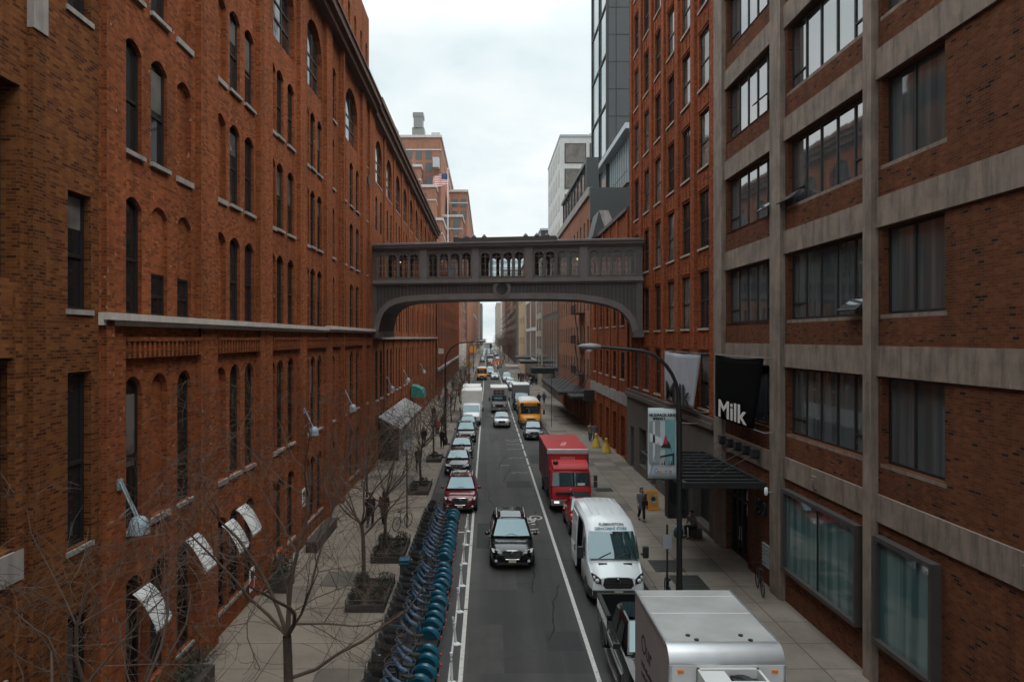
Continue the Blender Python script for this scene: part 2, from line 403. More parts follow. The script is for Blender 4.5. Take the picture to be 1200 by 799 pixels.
# ------------------------------------------------------------------ ground
def asphalt():
    m, n, l, b, out = new_mat('asphalt')
    g = n.new('ShaderNodeNewGeometry'); P = g.outputs['Position']
    sp = n.new('ShaderNodeSeparateXYZ'); l.new(P, sp.inputs[0])
    base = ramp_n(n, l, noise_n(n, l, P, .35, 5, .6), [(.3, (.030,.028,.027)), (.7, (.052,.048,.046))])
    # worn wheel paths run along the lane
    mp = n.new('ShaderNodeMapping'); l.new(P, mp.inputs[0]); mp.inputs['Scale'].default_value = (1.15, .012, 1)
    tr = noise_n(n, l, mp.outputs[0], 1, 3, .5)
    c = mix_n(n, l, 1.0, base, ramp_n(n, l, tr, [(.38, .55), (.60, 1.0)]), 'MULTIPLY')
    sc = noise_n(n, l, P, 60, 2, .6)
    c = mix_n(n, l, ramp_n(n, l, sc, [(.55, 0.), (.75, .35)]), c, (.11,.105,.10))
    vo = n.new('ShaderNodeTexVoronoi'); vo.feature = 'DISTANCE_TO_EDGE'; vo.inputs['Scale'].default_value = .22
    dn = n.new('ShaderNodeVectorMath'); dn.operation = 'ADD'
    nz = n.new('ShaderNodeTexNoise'); nz.inputs['Scale'].default_value = .9; nz.inputs['Detail'].default_value = 4; l.new(P, nz.inputs['Vector'])
    l.new(P, dn.inputs[0]); l.new(nz.outputs['Color'], dn.inputs[1]); l.new(dn.outputs[0], vo.inputs['Vector'])
    gate = ramp_n(n, l, noise_n(n, l, P, .11, 2), [(.48, 0.), (.56, 1.)])
    cr = math_n(n, l, 'MULTIPLY', math_n(n, l, 'LESS_THAN', vo.outputs[0], .006), gate)
    c = mix_n(n, l, cr, c, (.017,.016,.016))
    # square patches of newer asphalt
    v2 = n.new('ShaderNodeTexBrick'); l.new(P, v2.inputs['Vector']); v2.inputs['Scale'].default_value = 1
    v2.inputs['Brick Width'].default_value = 2.3; v2.inputs['Row Height'].default_value = 7.0; v2.inputs['Mortar Size'].default_value = .012
    v2.inputs['Color1'].default_value = (0,0,0,1); v2.inputs['Color2'].default_value = (1,1,1,1); v2.inputs['Mortar'].default_value = (.5,.5,.5,1)
    pt = ramp_n(n, l, v2.outputs['Color'], [(.0, .68), (.22, .72), (.24, 1.0), (.8, 1.0), (.82, 1.25), (1, 1.25)])
    c = mix_n(n, l, 1.0, c, pt, 'MULTIPLY')
    # manholes' oil stains
    oil = noise_n(n, l, P, 1.1, 4, .7)
    c = mix_n(n, l, ramp_n(n, l, oil, [(.62, 0.), (.72, .55)]), c, (.02,.019,.019))
    l.new(c, b.inputs['Base Color']); b.inputs['Roughness'].default_value = .75
    bp = n.new('ShaderNodeBump'); bp.inputs['Strength'].default_value = .25; bp.inputs['Distance'].default_value = .01
    l.new(noise_n(n, l, P, 45, 2), bp.inputs['Height']); l.new(bp.outputs[0], b.inputs['Normal'])
    return m
def pavement():
    m, n, l, b, out = new_mat('pavement_slabs')
    g = n.new('ShaderNodeNewGeometry'); P = g.outputs['Position']
    br = n.new('ShaderNodeTexBrick'); l.new(P, br.inputs['Vector']); br.offset = 0; br.inputs['Scale'].default_value = 1
    br.inputs['Brick Width'].default_value = 1.62; br.inputs['Row Height'].default_value = 1.75; br.inputs['Mortar Size'].default_value = .018
    br.inputs['Color1'].default_value = (0,0,0,1); br.inputs['Color2'].default_value = (1,1,1,1); br.inputs['Mortar'].default_value = (.5,.5,.5,1)
    c = ramp_n(n, l, br.outputs['Color'], [(0, (.115,.098,.082)), (.18, (.145,.123,.102)), (.2, (.195,.163,.132)), (1, (.225,.19,.155))])
    c = mix_n(n, l, 1.0, c, ramp_n(n, l, noise_n(n, l, P, .5, 5, .65), [(.3, .62), (.66, 1.0)]), 'MULTIPLY')
    c = mix_n(n, l, ramp_n(n, l, noise_n(n, l, P, 2.6, 4, .7), [(.6, 0.), (.75, .5)]), c, (.10,.088,.08))
    c = mix_n(n, l, ramp_n(n, l, noise_n(n, l, P, 9, 2, .5), [(.70, 0.), (.72, .6)]), c, (.045,.04,.04))
    c = mix_n(n, l, br.outputs['Fac'], c, (.05,.045,.04))
    l.new(c, b.inputs['Base Color']); b.inputs['Roughness'].default_value = .9
    bp = n.new('ShaderNodeBump'); bp.inputs['Strength'].default_value = .3; bp.inputs['Distance'].default_value = .01; bp.invert = True
    l.new(br.outputs['Fac'], bp.inputs['Height']); l.new(bp.outputs[0], b.inputs['Normal'])
    return m
M['asphalt'] = asphalt(); M['pavement'] = pavement()
M['kerb'] = stone_mat('kerb_stone', (.17,.155,.14), .3)
M['line'] = None
def line_mat():
    m, n, l, b, out = new_mat('road_paint')
    g = n.new('ShaderNodeNewGeometry')
    f = noise_n(n, l, g.outputs['Position'], 7, 5, .7)
    l.new(ramp_n(n, l, f, [(.30, (.10,.095,.09)), (.42, (.42,.41,.39)), (.7, (.56,.55,.52))]), b.inputs['Base Color'])
    b.inputs['Roughness'].default_value = .75; return m
M['line'] = line_mat()
def line_faded():
    m, n, l, b, out = new_mat('worn_road_paint')
    g = n.new('ShaderNodeNewGeometry')
    f = noise_n(n, l, g.outputs['Position'], 9, 5, .75)
    l.new(ramp_n(n, l, f, [(.42, (.06,.057,.056)), (.58, (.20,.195,.185))]), b.inputs['Base Color'])
    b.inputs['Roughness'].default_value = .8; return m
M['line_faded'] = line_faded()
M['grate'] = mat('iron_grate', (.02,.019,.018), .7, var=.3, vscale=6)

XL, XR, KL, KR = -8.44, 10.77, -3.35, 6.15
g = MB(); g.face([(-700,-160,-.03),(700,-160,-.03),(700,1560,-.03),(-700,1560,-.03)])
tag(g.build('ground', M['asphalt']), kind='structure')
g = MB()
ys = [-60, -20, 0, 20, 40, 60, 90, 130, 180, 260, 400, 700, 1100, 1540]
for a, b in zip(ys, ys[1:]): g.face([(KL,a,0),(KR,a,0),(KR,b,0),(KL,b,0)])
tag(g.build('road', M['asphalt']), kind='structure')
def walk(name, x0, x1, kerbside, y0, y1):
    g = MB(); k = .2
    a, b = (x0, x1-k) if kerbside > 0 else (x0+k, x1)
    g.box(a, b, y0, y1, -.02, .13)
    o = g.build(name, M['pavement']); tag(o, kind='structure')
    q = MB(); qa, qb = (x1-k, x1) if kerbside > 0 else (x0, x0+k)
    q.box(qa, qb, y0, y1, -.02, .136)
    tag(q.build('kerb', M['kerb'], bevel=.015), kind='structure')
for y0, y1 in ((-40, 219), (243, 1200)):
    walk('left_sidewalk', XL-.6, KL, 1, y0, y1)
    walk('right_sidewalk', KR, XR+.6, -1, y0, y1)

# patched and tar-sealed places in the asphalt
M['patch_dark'] = mat('newer_asphalt', (.020,.0195,.0195), .8, var=.3, vscale=5, coords='Generated'); M['patch_pale'] = mat('older_asphalt', (.050,.047,.045), .85, var=.3, vscale=5, coords='Generated')
for x0, x1, y0, y1, m_ in ((-.5,.7,33.5,38,'patch_dark'),(1.3,2.9,47,49.2,'patch_dark'),(.2,1.6,68,74,'patch_pale'),(3.4,5.9,56,60,'patch_dark'),(-.6,.5,21,24.6,'patch_pale'),(1.9,3.0,22.5,24,'patch_dark'),(-.4,2.4,88,90,'patch_dark'),(-3.3,-1.2,42,45.6,'patch_dark')):
    g = MB(); g.face([(x0,y0,.002),(x1,y0,.002),(x1,y1,.002),(x0,y1,.002)]); tag(g.build('road_patch', M[m_]), kind='structure')
g = MB(); M['tar'] = mat('tar_seal', (.007,.007,.007), .95)
rnd = random.Random(19)
for k in range(16):
    x, y = rnd.uniform(-.6,2.9), 19+k*4.3; dx, dy = ((rnd.uniform(-.12,.12), .5) if k % 3 else (.42, rnd.uniform(-.1,.1)))
    for j in range(rnd.randint(5,12)):
        x2, y2 = x+dx+rnd.gauss(0,.07), y+dy+rnd.gauss(0,.07)
        if not -3.2 < x2 < 6: break
        d = Vector((x2-x, y2-y, 0)); q = Vector((-d.y, d.x, 0)).normalized()*rnd.uniform(.018,.034)
        a = Vector((x, y, .003)); b = Vector((x2, y2, .003)); g.face([a-q, b-q, b+q, a+q]); x, y = x2, y2
tag(g.build('tar_seams', M['tar']), kind='structure')
# painted lines, 4 mm above the asphalt
g = MB()
def pl(x0, x1, y0, y1, mb=None, z=.004): (mb or g).face([(x0,y0,z),(x1,y0,z),(x1,y1,z),(x0,y1,z)])
y = 10
while y < 215:                                    # left solid line and right solid line, small breaks where worn
    pl(-.83, -.70, y, y+7.9); y += 8
pl(3.10, 3.235, 8, 55)
y = 55.6
while y < 212: pl(3.10, 3.235, y, y+3.1); y += 3.9
pl(-.83, -.70, 250, 700); pl(3.10, 3.235, 250, 700)
pl(-1.12, -1.06, 16, 39.4); pl(-2.16, -2.06, 35.4, 40)
for yy in (20.4, 23, 25.7, 28.4, 31.2, 34, 36.4): pl(-1.06, -.83, yy-.09, yy+.09)
pl(-1.45, -1.06, 36.2, 36.36)
tag(g.build('lane_lines', M['line']), kind='structure')
g = MB()
def stroke(pts, wd):
    for (xa, ya), (xb, yb) in zip(pts, pts[1:]):
        d = Vector((xb-xa, yb-ya, 0)); q = Vector((-d.y, d.x, 0)).normalized()*wd/2
        a = Vector((xa, ya, .004)); b = Vector((xb, yb, .004))
        g.face([a-q, b-q, b+q, a+q])
def ring(cx, cy, r, wd, n=16, sy=1):
    for i in range(n):
        a, b = 2*PI*i/n, 2*PI*(i+1)/n
        g.face([(cx+r*math.cos(a), cy+r*sy*math.sin(a), .004), (cx+r*math.cos(b), cy+r*sy*math.sin(b), .004),
                (cx+(r-wd)*math.cos(b), cy+(r-wd)*sy*math.sin(b), .004), (cx+(r-wd)*math.cos(a), cy+(r-wd)*sy*math.sin(a), .004)])
# bicycle symbol with two chevron bars
ring(2.62, 39.2, .36, .09, sy=1.35); ring(1.72, 39.2, .36, .09, sy=1.35)
stroke([(1.72,39.2),(2.0,38.2),(2.45,38.3),(2.62,39.2)], .12); stroke([(2.0,38.2),(2.2,39.1),(2.45,38.3)], .12); stroke([(2.5,37.9),(2.3,37.75)], .14)
stroke([(1.75,36.6),(2.6,36.9)], .13); stroke([(1.75,36.0),(2.6,36.3)], .13)
tag(g.build('bike_lane_symbol', M['line']), kind='structure')
g = MB()
for k, yy in enumerate((52, 55, 58.5, 63, 66)):
    if k == 1: continue
    stroke([(1.75,yy),(2.15,yy+.5),(2.55,yy+.1),(3.0,yy+.5)], .3)
stroke([(1.0,55.2),(1.7,55.4)], .35); stroke([(1.75,69),(2.3,68.2),(2.9,69)], .3)
stroke([(-.6,222),(5.8,222)], .4); stroke([(-.6,240),(5.8,240)], .4)
for k in range(9): stroke([(KL+1+k, 225),(KL+1+k, 228)], .45)
tag(g.build('worn_road_markings', M['line_faded']), kind='structure')
# manhole covers and sidewalk gratings
for k, (x, y, r) in enumerate(((.2,26,.38),(2.3,44,.38),(1.1,62,.4),(-.2,84,.4),(2.6,105,.4),(4.6,37.3,.3))):
    g = MB(); g.face([(x+r*math.cos(2*PI*i/20), y+r*math.sin(2*PI*i/20), .005) for i in range(20)])
    tag(g.build('manhole_cover', M['grate']), kind='structure')
g = MB()
for x0, x1, y0, y1 in ((6.9,8.15,29.7,31.3),(7.3,8.5,27.6,29.3),(7.2,8.4,25.2,27.1),(6.8,7.9,45.2,46.3)):
    g.box(x0, x1, y0, y1, .12, .136)
    for k in range(8): g.box(x0+.04, x1-.04, y0+(k+.3)*(y1-y0)/8, y0+(k+.6)*(y1-y0)/8, .13, .142)
tag(g.build('sidewalk_grating', M['grate']), kind='structure')

# ------------------------------------------------------------------ the damp winter air
hm = bpy.data.materials.new('haze'); hm.use_nodes = True
n = hm.node_tree.nodes; n.clear(); l = hm.node_tree.links
ho = n.new('ShaderNodeOutputMaterial'); pv = n.new('ShaderNodeVolumePrincipled')
pv.inputs['Color'].default_value = (.86,.90,.93,1); pv.inputs['Density'].default_value = .00011; pv.inputs['Anisotropy'].default_value = .2
l.new(pv.outputs[0], ho.inputs['Volume'])
g = MB(); g.box(-720, 720, -180, 1590, -1.1, 104)
tag(g.build('haze', hm), kind='stuff')
cy.volume_bounces = 0; cy.volume_step_rate = 10
# ------------------------------------------------------------------ facades with real openings
def outl(w, h, rise, n=8):
    """outline of an opening, anticlockwise from lower left, centred on u = 0"""
    p = [(-w/2, 0), (w/2, 0), (w/2, h)]
    if rise > 0:
        for i in range(1, n):
            t = PI*i/n
            if rise > .34*w: p.append((w/2*math.cos(t), h+rise*math.sin(t)))
            else:
                x = w/2-w*i/n; p.append((x, h+rise*(1-(2*x/w)**2)))
    p.append((-w/2, h)); return p
WCACHE = {}
def win_meshes(w, h, rise, style):
    key = (round(w,2), round(h,2), round(rise,2), style)
    if key in WCACHE: return WCACHE[key]
    fw = .065 if w < 2 else .08
    a = MB(); o = outl(w, h, rise); i_ = outl(w-2*fw, h-2*fw if not rise else h-fw, max(0, rise-fw*.8) if rise else 0)
    i_ = [(x, y+fw) for x, y in i_]
    k = len(o)
    for j in range(k):
        q = (j+1) % k
        a.face([(o[j][0],0,o[j][1]), (o[q][0],0,o[q][1]), (i_[q][0],0,i_[q][1]), (i_[j][0],0,i_[j][1])])
        a.face([(i_[j][0],0,i_[j][1]), (i_[q][0],0,i_[q][1]), (i_[q][0],.06,i_[q][1]), (i_[j][0],.06,i_[j][1])])
    tall = h+rise
    def vbar(x, z0, z1, b=.05): a.box(x-b/2, x+b/2, .008, .055, z0, z1)
    def hbar(z, x0, x1, b=.06): a.box(x0, x1, .005, .052, z-b/2, z+b/2)
    iw = w/2-fw
    if style in ('sash', 'blind'):
        hbar(tall*.47, -iw, iw, .08)
    elif style == 'sash2':
        hbar(h*.5, -iw, iw, .08); vbar(0, fw, h-fw, .04)
    elif style == 'arch':
        hbar(h*.62, -iw, iw, .1); hbar(h*.0+fw+.02, -iw, iw, .06)
        for x in (-w*.17, w*.17): vbar(x, fw, h+rise*.75, .09)
        hbar(h, -iw, iw, .08)
    elif style in ('loft5', 'loft5_low'):
        for x in range(1, 5): vbar(-w/2+w*x/5, fw, h-fw, .085)
        hbar(h*.24, -iw, -w*.3, .06); hbar(h*.24, w*.3, iw, .06)
    elif style in ('loft3', 'loft3_low'):
        for x in (.44, .90): vbar(-w/2+w*x, fw, h-fw, .09)
    elif style == 'shop':
        vbar(0, fw, h-fw, .03)
    elif style == 'grid':
        for x in range(1, 4): vbar(-w/2+w*x/4, fw, h-fw, .05)
        for z in range(1, 4): hbar(h*z/4, -iw, iw, .05)
    fr = a.mesh('window', M['frame_grey'] if style == 'arch' else M['frame'])
    g = MB(); g.face([(x, .045, y) for x, y in i_])
    gm = {'blind': 'blind', 'loft5': 'glass_sky', 'loft3': 'glass_sky', 'loft5_low': 'glass_loft_low', 'loft3_low': 'glass_loft_low', 'shop': 'glass_teal', 'arch': 'glass_in'}.get(style, 'glass')
    pn = g.mesh('pane', M[gm])
    WCACHE[key] = (fr, pn); return WCACHE[key]
SILLS = {}; BLINDS = {}; BR = random.Random(77)
M['display_frame'] = mat('display_window_frame', (.045,.04,.038), .6, var=.25)
def sill_mesh(w, t, d, m):
    key = (round(w,2), t, d, m)
    if key not in SILLS:
        s = MB(); s.box(-w/2, w/2, -.06, d, -t, -.004)
        SILLS[key] = s.mesh('sill', M[m])
    return SILLS[key]

class Fac:
    """one building; side L faces +X, R faces -X, F faces the camera (-Y)"""
    def __init__(s, name, label, cat, org, side, wall, group=None, cap=100):
        s.side = side; s.o = org[0] if side == 'F' else org[1]
        s.root = thing(name, label, cat, (org[0], org[1], 0), R({'L': 90, 'R': -90, 'F': 0}[side]), group)
        s.mb = MB(); s.n = 0; s.cap = cap; s.over = MB(); s.wall = wall; s.mats = [M[wall]]
    def U(s, y): return -(y-s.o) if s.side == 'R' else (y-s.o)
    def rng(s, a, b):
        a, b = s.U(a), s.U(b); return (a, b) if a < b else (b, a)
    def strip(s, ya, yb, v0, v1, ops=(), y=0.0, m=0):
        u0, u1 = s.rng(ya, yb); mb = s.mb
        ops = sorted(ops, key=lambda o: o['v'])
        if not ops:
            mb.face([(u0,y,v0),(u1,y,v0),(u1,y,v1),(u0,y,v1)], m); return
        cuts = [v0]
        for p, q in zip(ops, ops[1:]): cuts.append((p['v']+p['h']+p.get('rise',0)+q['v'])/2)
        cuts.append(v1)
        for op, c0, c1 in zip(ops, cuts, cuts[1:]):
            uc = s.U(op['y']); W = op['w']; a, b = uc-W/2, uc+W/2; va, vb = op['v'], op['v']+op['h']; rise = op.get('rise', 0); d = op.get('d', .28)
            mb.face([(u0,y,c0),(a,y,c0),(a,y,c1),(u0,y,c1)], m); mb.face([(b,y,c0),(u1,y,c0),(u1,y,c1),(b,y,c1)], m)
            mb.face([(a,y,c0),(b,y,c0),(b,y,va),(a,y,va)], m)
            pts = [(uc+x, va+z) for x, z in outl(W, op['h'], rise)]
            top = pts[2:]
            for p, q in zip(top, top[1:]): mb.face([(p[0],y,p[1]),(p[0],y,c1),(q[0],y,c1),(q[0],y,q[1])], m)
            k = len(pts)
            for j in range(k):
                p, q = pts[j], pts[(j+1) % k]
                mb.face([(p[0],y,p[1]),(q[0],y,q[1]),(q[0],y+d,q[1]),(p[0],y+d,p[1])], m)
            st = op.get('style', 'sash')
            if st == 'niche':
                mb.face([(p[0], y+d, p[1]) for p in pts], m)
            elif st == 'dark':
                mb.face([(p[0], y+d, p[1]) for p in pts], s.mat('black_metal'))
            elif st == 'half':            # upper part bricked up, small sash below
                hh = op['h']*.42
                mb.face([(p[0], y+d*.6, p[1]) for p in [(a, va+hh), (b, va+hh)]+pts[2:]], m)
                mb.face([(a,y+d*.6,va+hh),(b,y+d*.6,va+hh),(b,y+d,va+hh),(a,y+d,va+hh)], m)
                s.window(uc, va, W, hh, 0, y+d, 'sash', op.get('sill'))
            else:
                s.window(uc, va, W, op['h'], rise, y+d, st, op.get('sill'))
            if op.get('sill') and st == 'niche':
                put('sill', sill_mesh(W+.16, .16, d*.8, op['sill']), s.root, (uc, y, va))
            op['y0'] = y
    def window(s, uc, va, W, h, rise, yb, st, sill):
        fr, pn = win_meshes(W, h, rise, st)
        if s.n < s.cap:
            f = put('window', fr, s.root, (uc, yb-.05, va))
            put('pane', pn, f)
            if st == 'sash' and W < 1.4 and h > 2 and BR.random() < .3:
                k = BR.choice((.3, .42, .55)); bm_ = BLINDS.get((round(W,2), round(h,2), k))
                if not bm_:
                    q = MB(); q.face([(-W/2+.07,.043,h*(1-k)),(W/2-.07,.043,h*(1-k)),(W/2-.07,.043,h-.02),(-W/2+.07,.043,h-.02)]); bm_ = BLINDS[(round(W,2), round(h,2), k)] = q.mesh('blind', M['blind'])
                put('blind', bm_, f)
            if sill:
                put('sill', sill_mesh(W+.14, .11, .16, sill), f, (0, -.13, 0))
        else:
            for me, mi in ((fr, 0), (pn, 1)):
                i0 = len(s.over.v)
                s.over.v += [(v.co.x+uc, v.co.y+yb-.05, v.co.z+va) for v in me.vertices]
                for p in me.polygons: s.over.grid([i0+q for q in p.vertices], mi)
        s.n += 1
    def mat(s, k):
        if M[k] not in s.mats: s.mats.append(M[k])
        return s.mats.index(M[k])
    def box(s, ya, yb, v0, v1, out, inn=.1, m=0):
        """a block on the facade standing `out` proud of the wall plane"""
        u0, u1 = s.rng(ya, yb); s.mb.box(u0, u1, -out, inn, v0, v1, m)
    def part(s, name, matk, boxes, **kw):
        p = MB()
        for ya, yb, v0, v1, out, inn in boxes:
            u0, u1 = s.rng(ya, yb); p.box(u0, u1, -out, inn, v0, v1)
        return p.build(name, M[matk], s.root, **kw)
    def shell(s, ya, yb, h, depth, roof=True, y=0.0):
        u0, u1 = s.rng(ya, yb); mb = s.mb
        mb.face([(u0,y,0),(u0,depth,0),(u0,depth,h),(u0,y,h)]); mb.face([(u1,y,0),(u1,depth,0),(u1,depth,h),(u1,y,h)])
        mb.face([(u0,depth,0),(u1,depth,0),(u1,depth,h),(u0,depth,h)])
        r = MB(); r.box(u0, u1, y, depth, h-.02, h+.06); r.build('roof', M['roof'], s.root)
    def done(s):
        if s.over.f:
            o = s.over.build('window', [M['frame'], M['glass']], s.root); o['kind'] = 'stuff'
        return s.mb.build('wall', s.mats, s.root)

def O(y, v, w, h, rise=0, style='sash', d=.28, sill='stone'): return dict(y=y, v=v, w=w, h=h, rise=rise, style=style, d=d, sill=sill)

# ---- A: tan brick building at the near left
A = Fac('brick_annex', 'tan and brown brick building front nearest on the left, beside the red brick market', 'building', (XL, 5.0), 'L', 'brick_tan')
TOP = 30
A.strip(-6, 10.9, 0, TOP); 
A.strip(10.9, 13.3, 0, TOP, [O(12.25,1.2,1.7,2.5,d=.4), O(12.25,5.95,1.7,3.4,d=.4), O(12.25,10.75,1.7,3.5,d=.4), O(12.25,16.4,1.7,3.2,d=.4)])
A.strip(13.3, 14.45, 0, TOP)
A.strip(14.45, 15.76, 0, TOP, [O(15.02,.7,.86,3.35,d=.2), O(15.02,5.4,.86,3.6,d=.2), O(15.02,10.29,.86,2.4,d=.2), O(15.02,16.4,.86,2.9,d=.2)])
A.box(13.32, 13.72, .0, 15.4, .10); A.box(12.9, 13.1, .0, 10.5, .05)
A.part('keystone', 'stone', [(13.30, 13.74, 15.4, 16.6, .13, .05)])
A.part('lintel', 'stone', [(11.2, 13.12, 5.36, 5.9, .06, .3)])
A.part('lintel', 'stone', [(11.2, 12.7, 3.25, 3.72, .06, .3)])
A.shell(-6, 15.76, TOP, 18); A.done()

# ---- B: the market building, bay by bay
B = Fac('market_building', 'large red brick market building with arched windows and white string course on the left', 'building', (XL, 34.0), 'L', 'brick')
piers = [(15.76,16.95),(21.4,22.75),(27.0,28.55),(32.8,34.05),(38.2,39.6),(42.0,43.0),(49.2,50.7),(52.3,53.5)]
ZS0, ZS1, ZC = 9.96, 10.26, 26.4
REC = .17
def op_rows(y, w, kinds):
    rows = []
    g_, l2, u1, u2, u3 = kinds
    if g_: rows.append(O(y, .9, w+.1, 2.6, .42, g_, .18))
    if l2: rows.append(O(y, 5.1, w, 3.24, w*.47, l2, .16))
    lo = rows
    hi = []
    for k, (z, hh) in zip((u1, u2, u3), ((10.28, 2.6), (14.2, 2.5), (18.05, 2.5))):
        if k: hi.append(O(y, z, w, hh, .24, k, .15, sill=None if z < 11 else 'stone'))
    return lo, hi
def bay(y0, y1, cols, arch=None, big_sill=21.9):
    """cols: list of (y, w, kinds)"""
    # below the string course, recessed panel with corbel teeth above
    ys = [y0]
    for a, b in zip(cols, cols[1:]): ys.append((a[0]+b[0])/2)
    ys.append(y1)
    for c, a, b in zip(cols, ys, ys[1:]):
        lo, hi = op_rows(*c)
        B.strip(a, b, 0, 9.22, lo, REC)
        B.strip(a, b, ZS1, 21.3, hi, REC)
    B.strip(y0, y1, 9.2, ZS0+.02, (), .06)
    u0, u1 = B.rng(y0, y1)
    B.mb.face([(u0,.06,9.2),(u1,.06,9.2),(u1,REC,9.2),(u0,REC,9.2)])
    k = int((y1-y0)/.26)
    for i in range(k):
        yy = y0+(i+.5)*(y1-y0)/k
        B.box(yy-.065, yy+.065, 9.22, 9.62, .02, .1)
    B.box(y0, y1, 9.62, 9.72, .04, .1)
    # top of the bay
    if arch: B.strip(y0, y1, 21.3, ZC, [O((y0+y1)/2, big_sill, arch, 1.9, 1.62, 'arch', .3)], REC)
    else:
        c = cols[0]; B.strip(y0, y1, 21.3, ZC, [O((y0+y1)/2, big_sill, min(1.0, (y1-y0)*.5), 2.7, .25, 'sash', .16)], REC)
S, N_, HF = 'sash', 'niche', 'half'
bay(16.95, 21.4, [(17.62,.92,('sash',S,S,S,S)), (19.05,.95,('dark',N_,HF,S,S)), (20.62,.95,('sash',S,HF,N_,N_))], 3.4)
bay(22.75, 27.0, [(23.45,.9,(S,N_,N_,N_,N_)), (24.75,1.0,(S,S,S,S,S)), (26.25,1.0,(S,S,S,S,S))], 3.4)
bay(28.55, 32.8, [(29.1,.85,(S,N_,N_,N_,N_)), (30.15,1.0,('dark',S,S,S,S)), (31.8,1.05,(S,S,S,S,S))], 3.5)
bay(34.05, 38.2, [(34.7,.8,(S,N_,N_,N_,N_)), (35.8,1.0,(S,S,S,S,S)), (37.25,1.0,(S,S,S,S,S))], 3.4)
bay(39.6, 42.0, [(40.5,.85,('dark',S,S,S,S))])
bay(43.0, 49.2, [(43.7,.95,(S,S,S,S,S)), (46.0,1.1,(S,S,S,S,S)), (48.1,1.1,(S,S,S,S,S))], 4.2)
bay(50.7, 52.3, [(51.5,.9,('dark',S,S,S,S))])
for i, (a, b) in enumerate(piers):
    B.strip(a, b, 0, ZC)
    u0, u1 = B.rng(a, b)
    for u in (u0, u1):
        for v0, v1 in ((0, 9.22), (ZS1, ZC)): B.mb.face([(u,0,v0),(u,REC,v0),(u,REC,v1),(u,0,v1)])
    if i in (0, 5): B.box(a+.1, a+.45, 0, ZC, .12)
B.part('string_course', 'stone_pale', [(15.74, 37.9, 10.1, 10.26, .22, .05), (15.74, 37.9, 9.98, 10.1, .12, .05), (38.0, 53.5, 10.16, 10.34, .28, .05), (38.0, 53.5, 10.02, 10.16, .16, .05)])
B.part('cornice', 'cornice_brown', [(15.7, 53.6, 26.4, 26.75, .35, .3), (15.7, 53.6, 26.75, 27.15, .62, .3), (15.7, 53.6, 27.15, 27.3, .72, .3)])
B.shell(15.76, 53.5, ZC+.4, 22)
aw = [O(y, 29.2, .7, 1.6, .2, 'sash', .2, None) for y in ()]
ys = [36 + 2.2*k for k in range(9)]
for a in ys[:-1]:
    B.strip(a, min(a+2.2, 53.5), 27.2, 33.2, [O(a+1.1, 29.0, .75, 1.8, .22, 'sash', .25)], .3)
u0, u1 = B.rng(36, 53.6); B.mb.face([(u0,.3,27),(u0,14,27),(u0,14,33.2),(u0,.3,33.2)]); B.mb.face([(u1,.3,27),(u1,14,27),(u1,14,33.2),(u1,.3,33.2)])
B.mb.face([(u0,.3,33.2),(u1,.3,33.2),(u1,14,33.2),(u0,14,33.2)]); B.mb.face([(u0,14,27),(u1,14,27),(u1,14,33.2),(u0,14,33.2)])
for yy, zz in ((42.5, 25.0), (51.5, 20.9)):
    p = MB(); p.lathe([(.42,-.06),(.42,.0),(.30,.0),(.30,.04),(.02,.04)], (B.U(yy), -.0, zz), 14, 'y'); 
    p.build('round_window', M['frame'], B.root)
B.done()

# ---- C: long lower arcade building beyond the bridge landing
Cb = Fac('arcade_building', 'long red brick building with a row of tall round arches behind the footbridge', 'building', (XL, 87), 'L', 'brick')
y = 53.52
for k in range(11):
    a, b = y, y+6.12; p = 1.25
    Cb.strip(a, a+p, 0, 26.3)
    for v0, v1 in ((0, 9.5), (10.1, 26.3)):
        for yy in (a+p, b):
            u = Cb.U(yy); Cb.mb.face([(u,0,v0),(u,.12,v0),(u,.12,v1),(u,0,v1)])
    c = (a+p+b)/2; q = (b-a-p)/2
    for cc in (c-q/2, c+q/2):
        Cb.strip(cc-q/2, cc+q/2, 0, 9.5, [O(cc, .9, 1.3, 2.6, .3, 'dark', .15, None), O(cc, 4.9, 1.05, 3.5, .4, 'sash', .10, 'stone' if k < 4 else None)], .12)
        Cb.strip(cc-q/2, cc+q/2, 10.1, 21.2, [O(cc, 10.3, 1.0, 2.6, .25, 'sash', .09, None), O(cc, 14.2, 1.0, 2.5, .25, 'sash', .09, None), O(cc, 18.0, 1.0, 2.4, .25, 'sash', .09, None)], .12)
    Cb.strip(a+p, b, 21.2, 26.3, [O(c, 21.7, 3.6, 1.8, 1.7, 'arch', .2)], .12)
    Cb.strip(a+p, b, 9.5, 10.12, (), .05)
    y = b
yC = y
Cb.part('string_course', 'stone', [(53.5, yC, 9.6, 9.82, .2, .05)])
Cb.part('cornice', 'cornice_brown', [(53.62, yC+.2, 26.2, 26.7, .3, .3), (53.62, yC+.2, 26.7, 27.1, .55, .3), (53.62, yC+.2, 27.1, 27.5, .72, .3)])
Cb.shell(53.52, yC, 26.6, 22); Cb.done()

# ---- D: ribbed brick block
D = Fac('ribbed_brick_block', 'brick block with close vertical ribs between the arcade building and the pale shop corner', 'building', (XL, 165), 'L', 'brick_orange', cap=0)
y = yC+.05; D0 = y
while y < 216:
    D.mb.box(*D.rng(y, y+1.0), -.07, .1, 0, 23.5)
    D.strip(y+1.0, y+4.2, 0, 23.5, [O(y+2.6, .8, 2.0, 2.8, 0, 'dark', .05, None)]+[O(y+2.6, z, 2.0, 2.6, .2, 'dark', .03, None) for z in (5.2, 9.2, 13, 17)])
    y += 4.2
D.part('string_course', 'stone', [(D0, y, 4.2, 4.6, .45, .1)])
D.shell(D0, y, 23.5, 22); D.done()

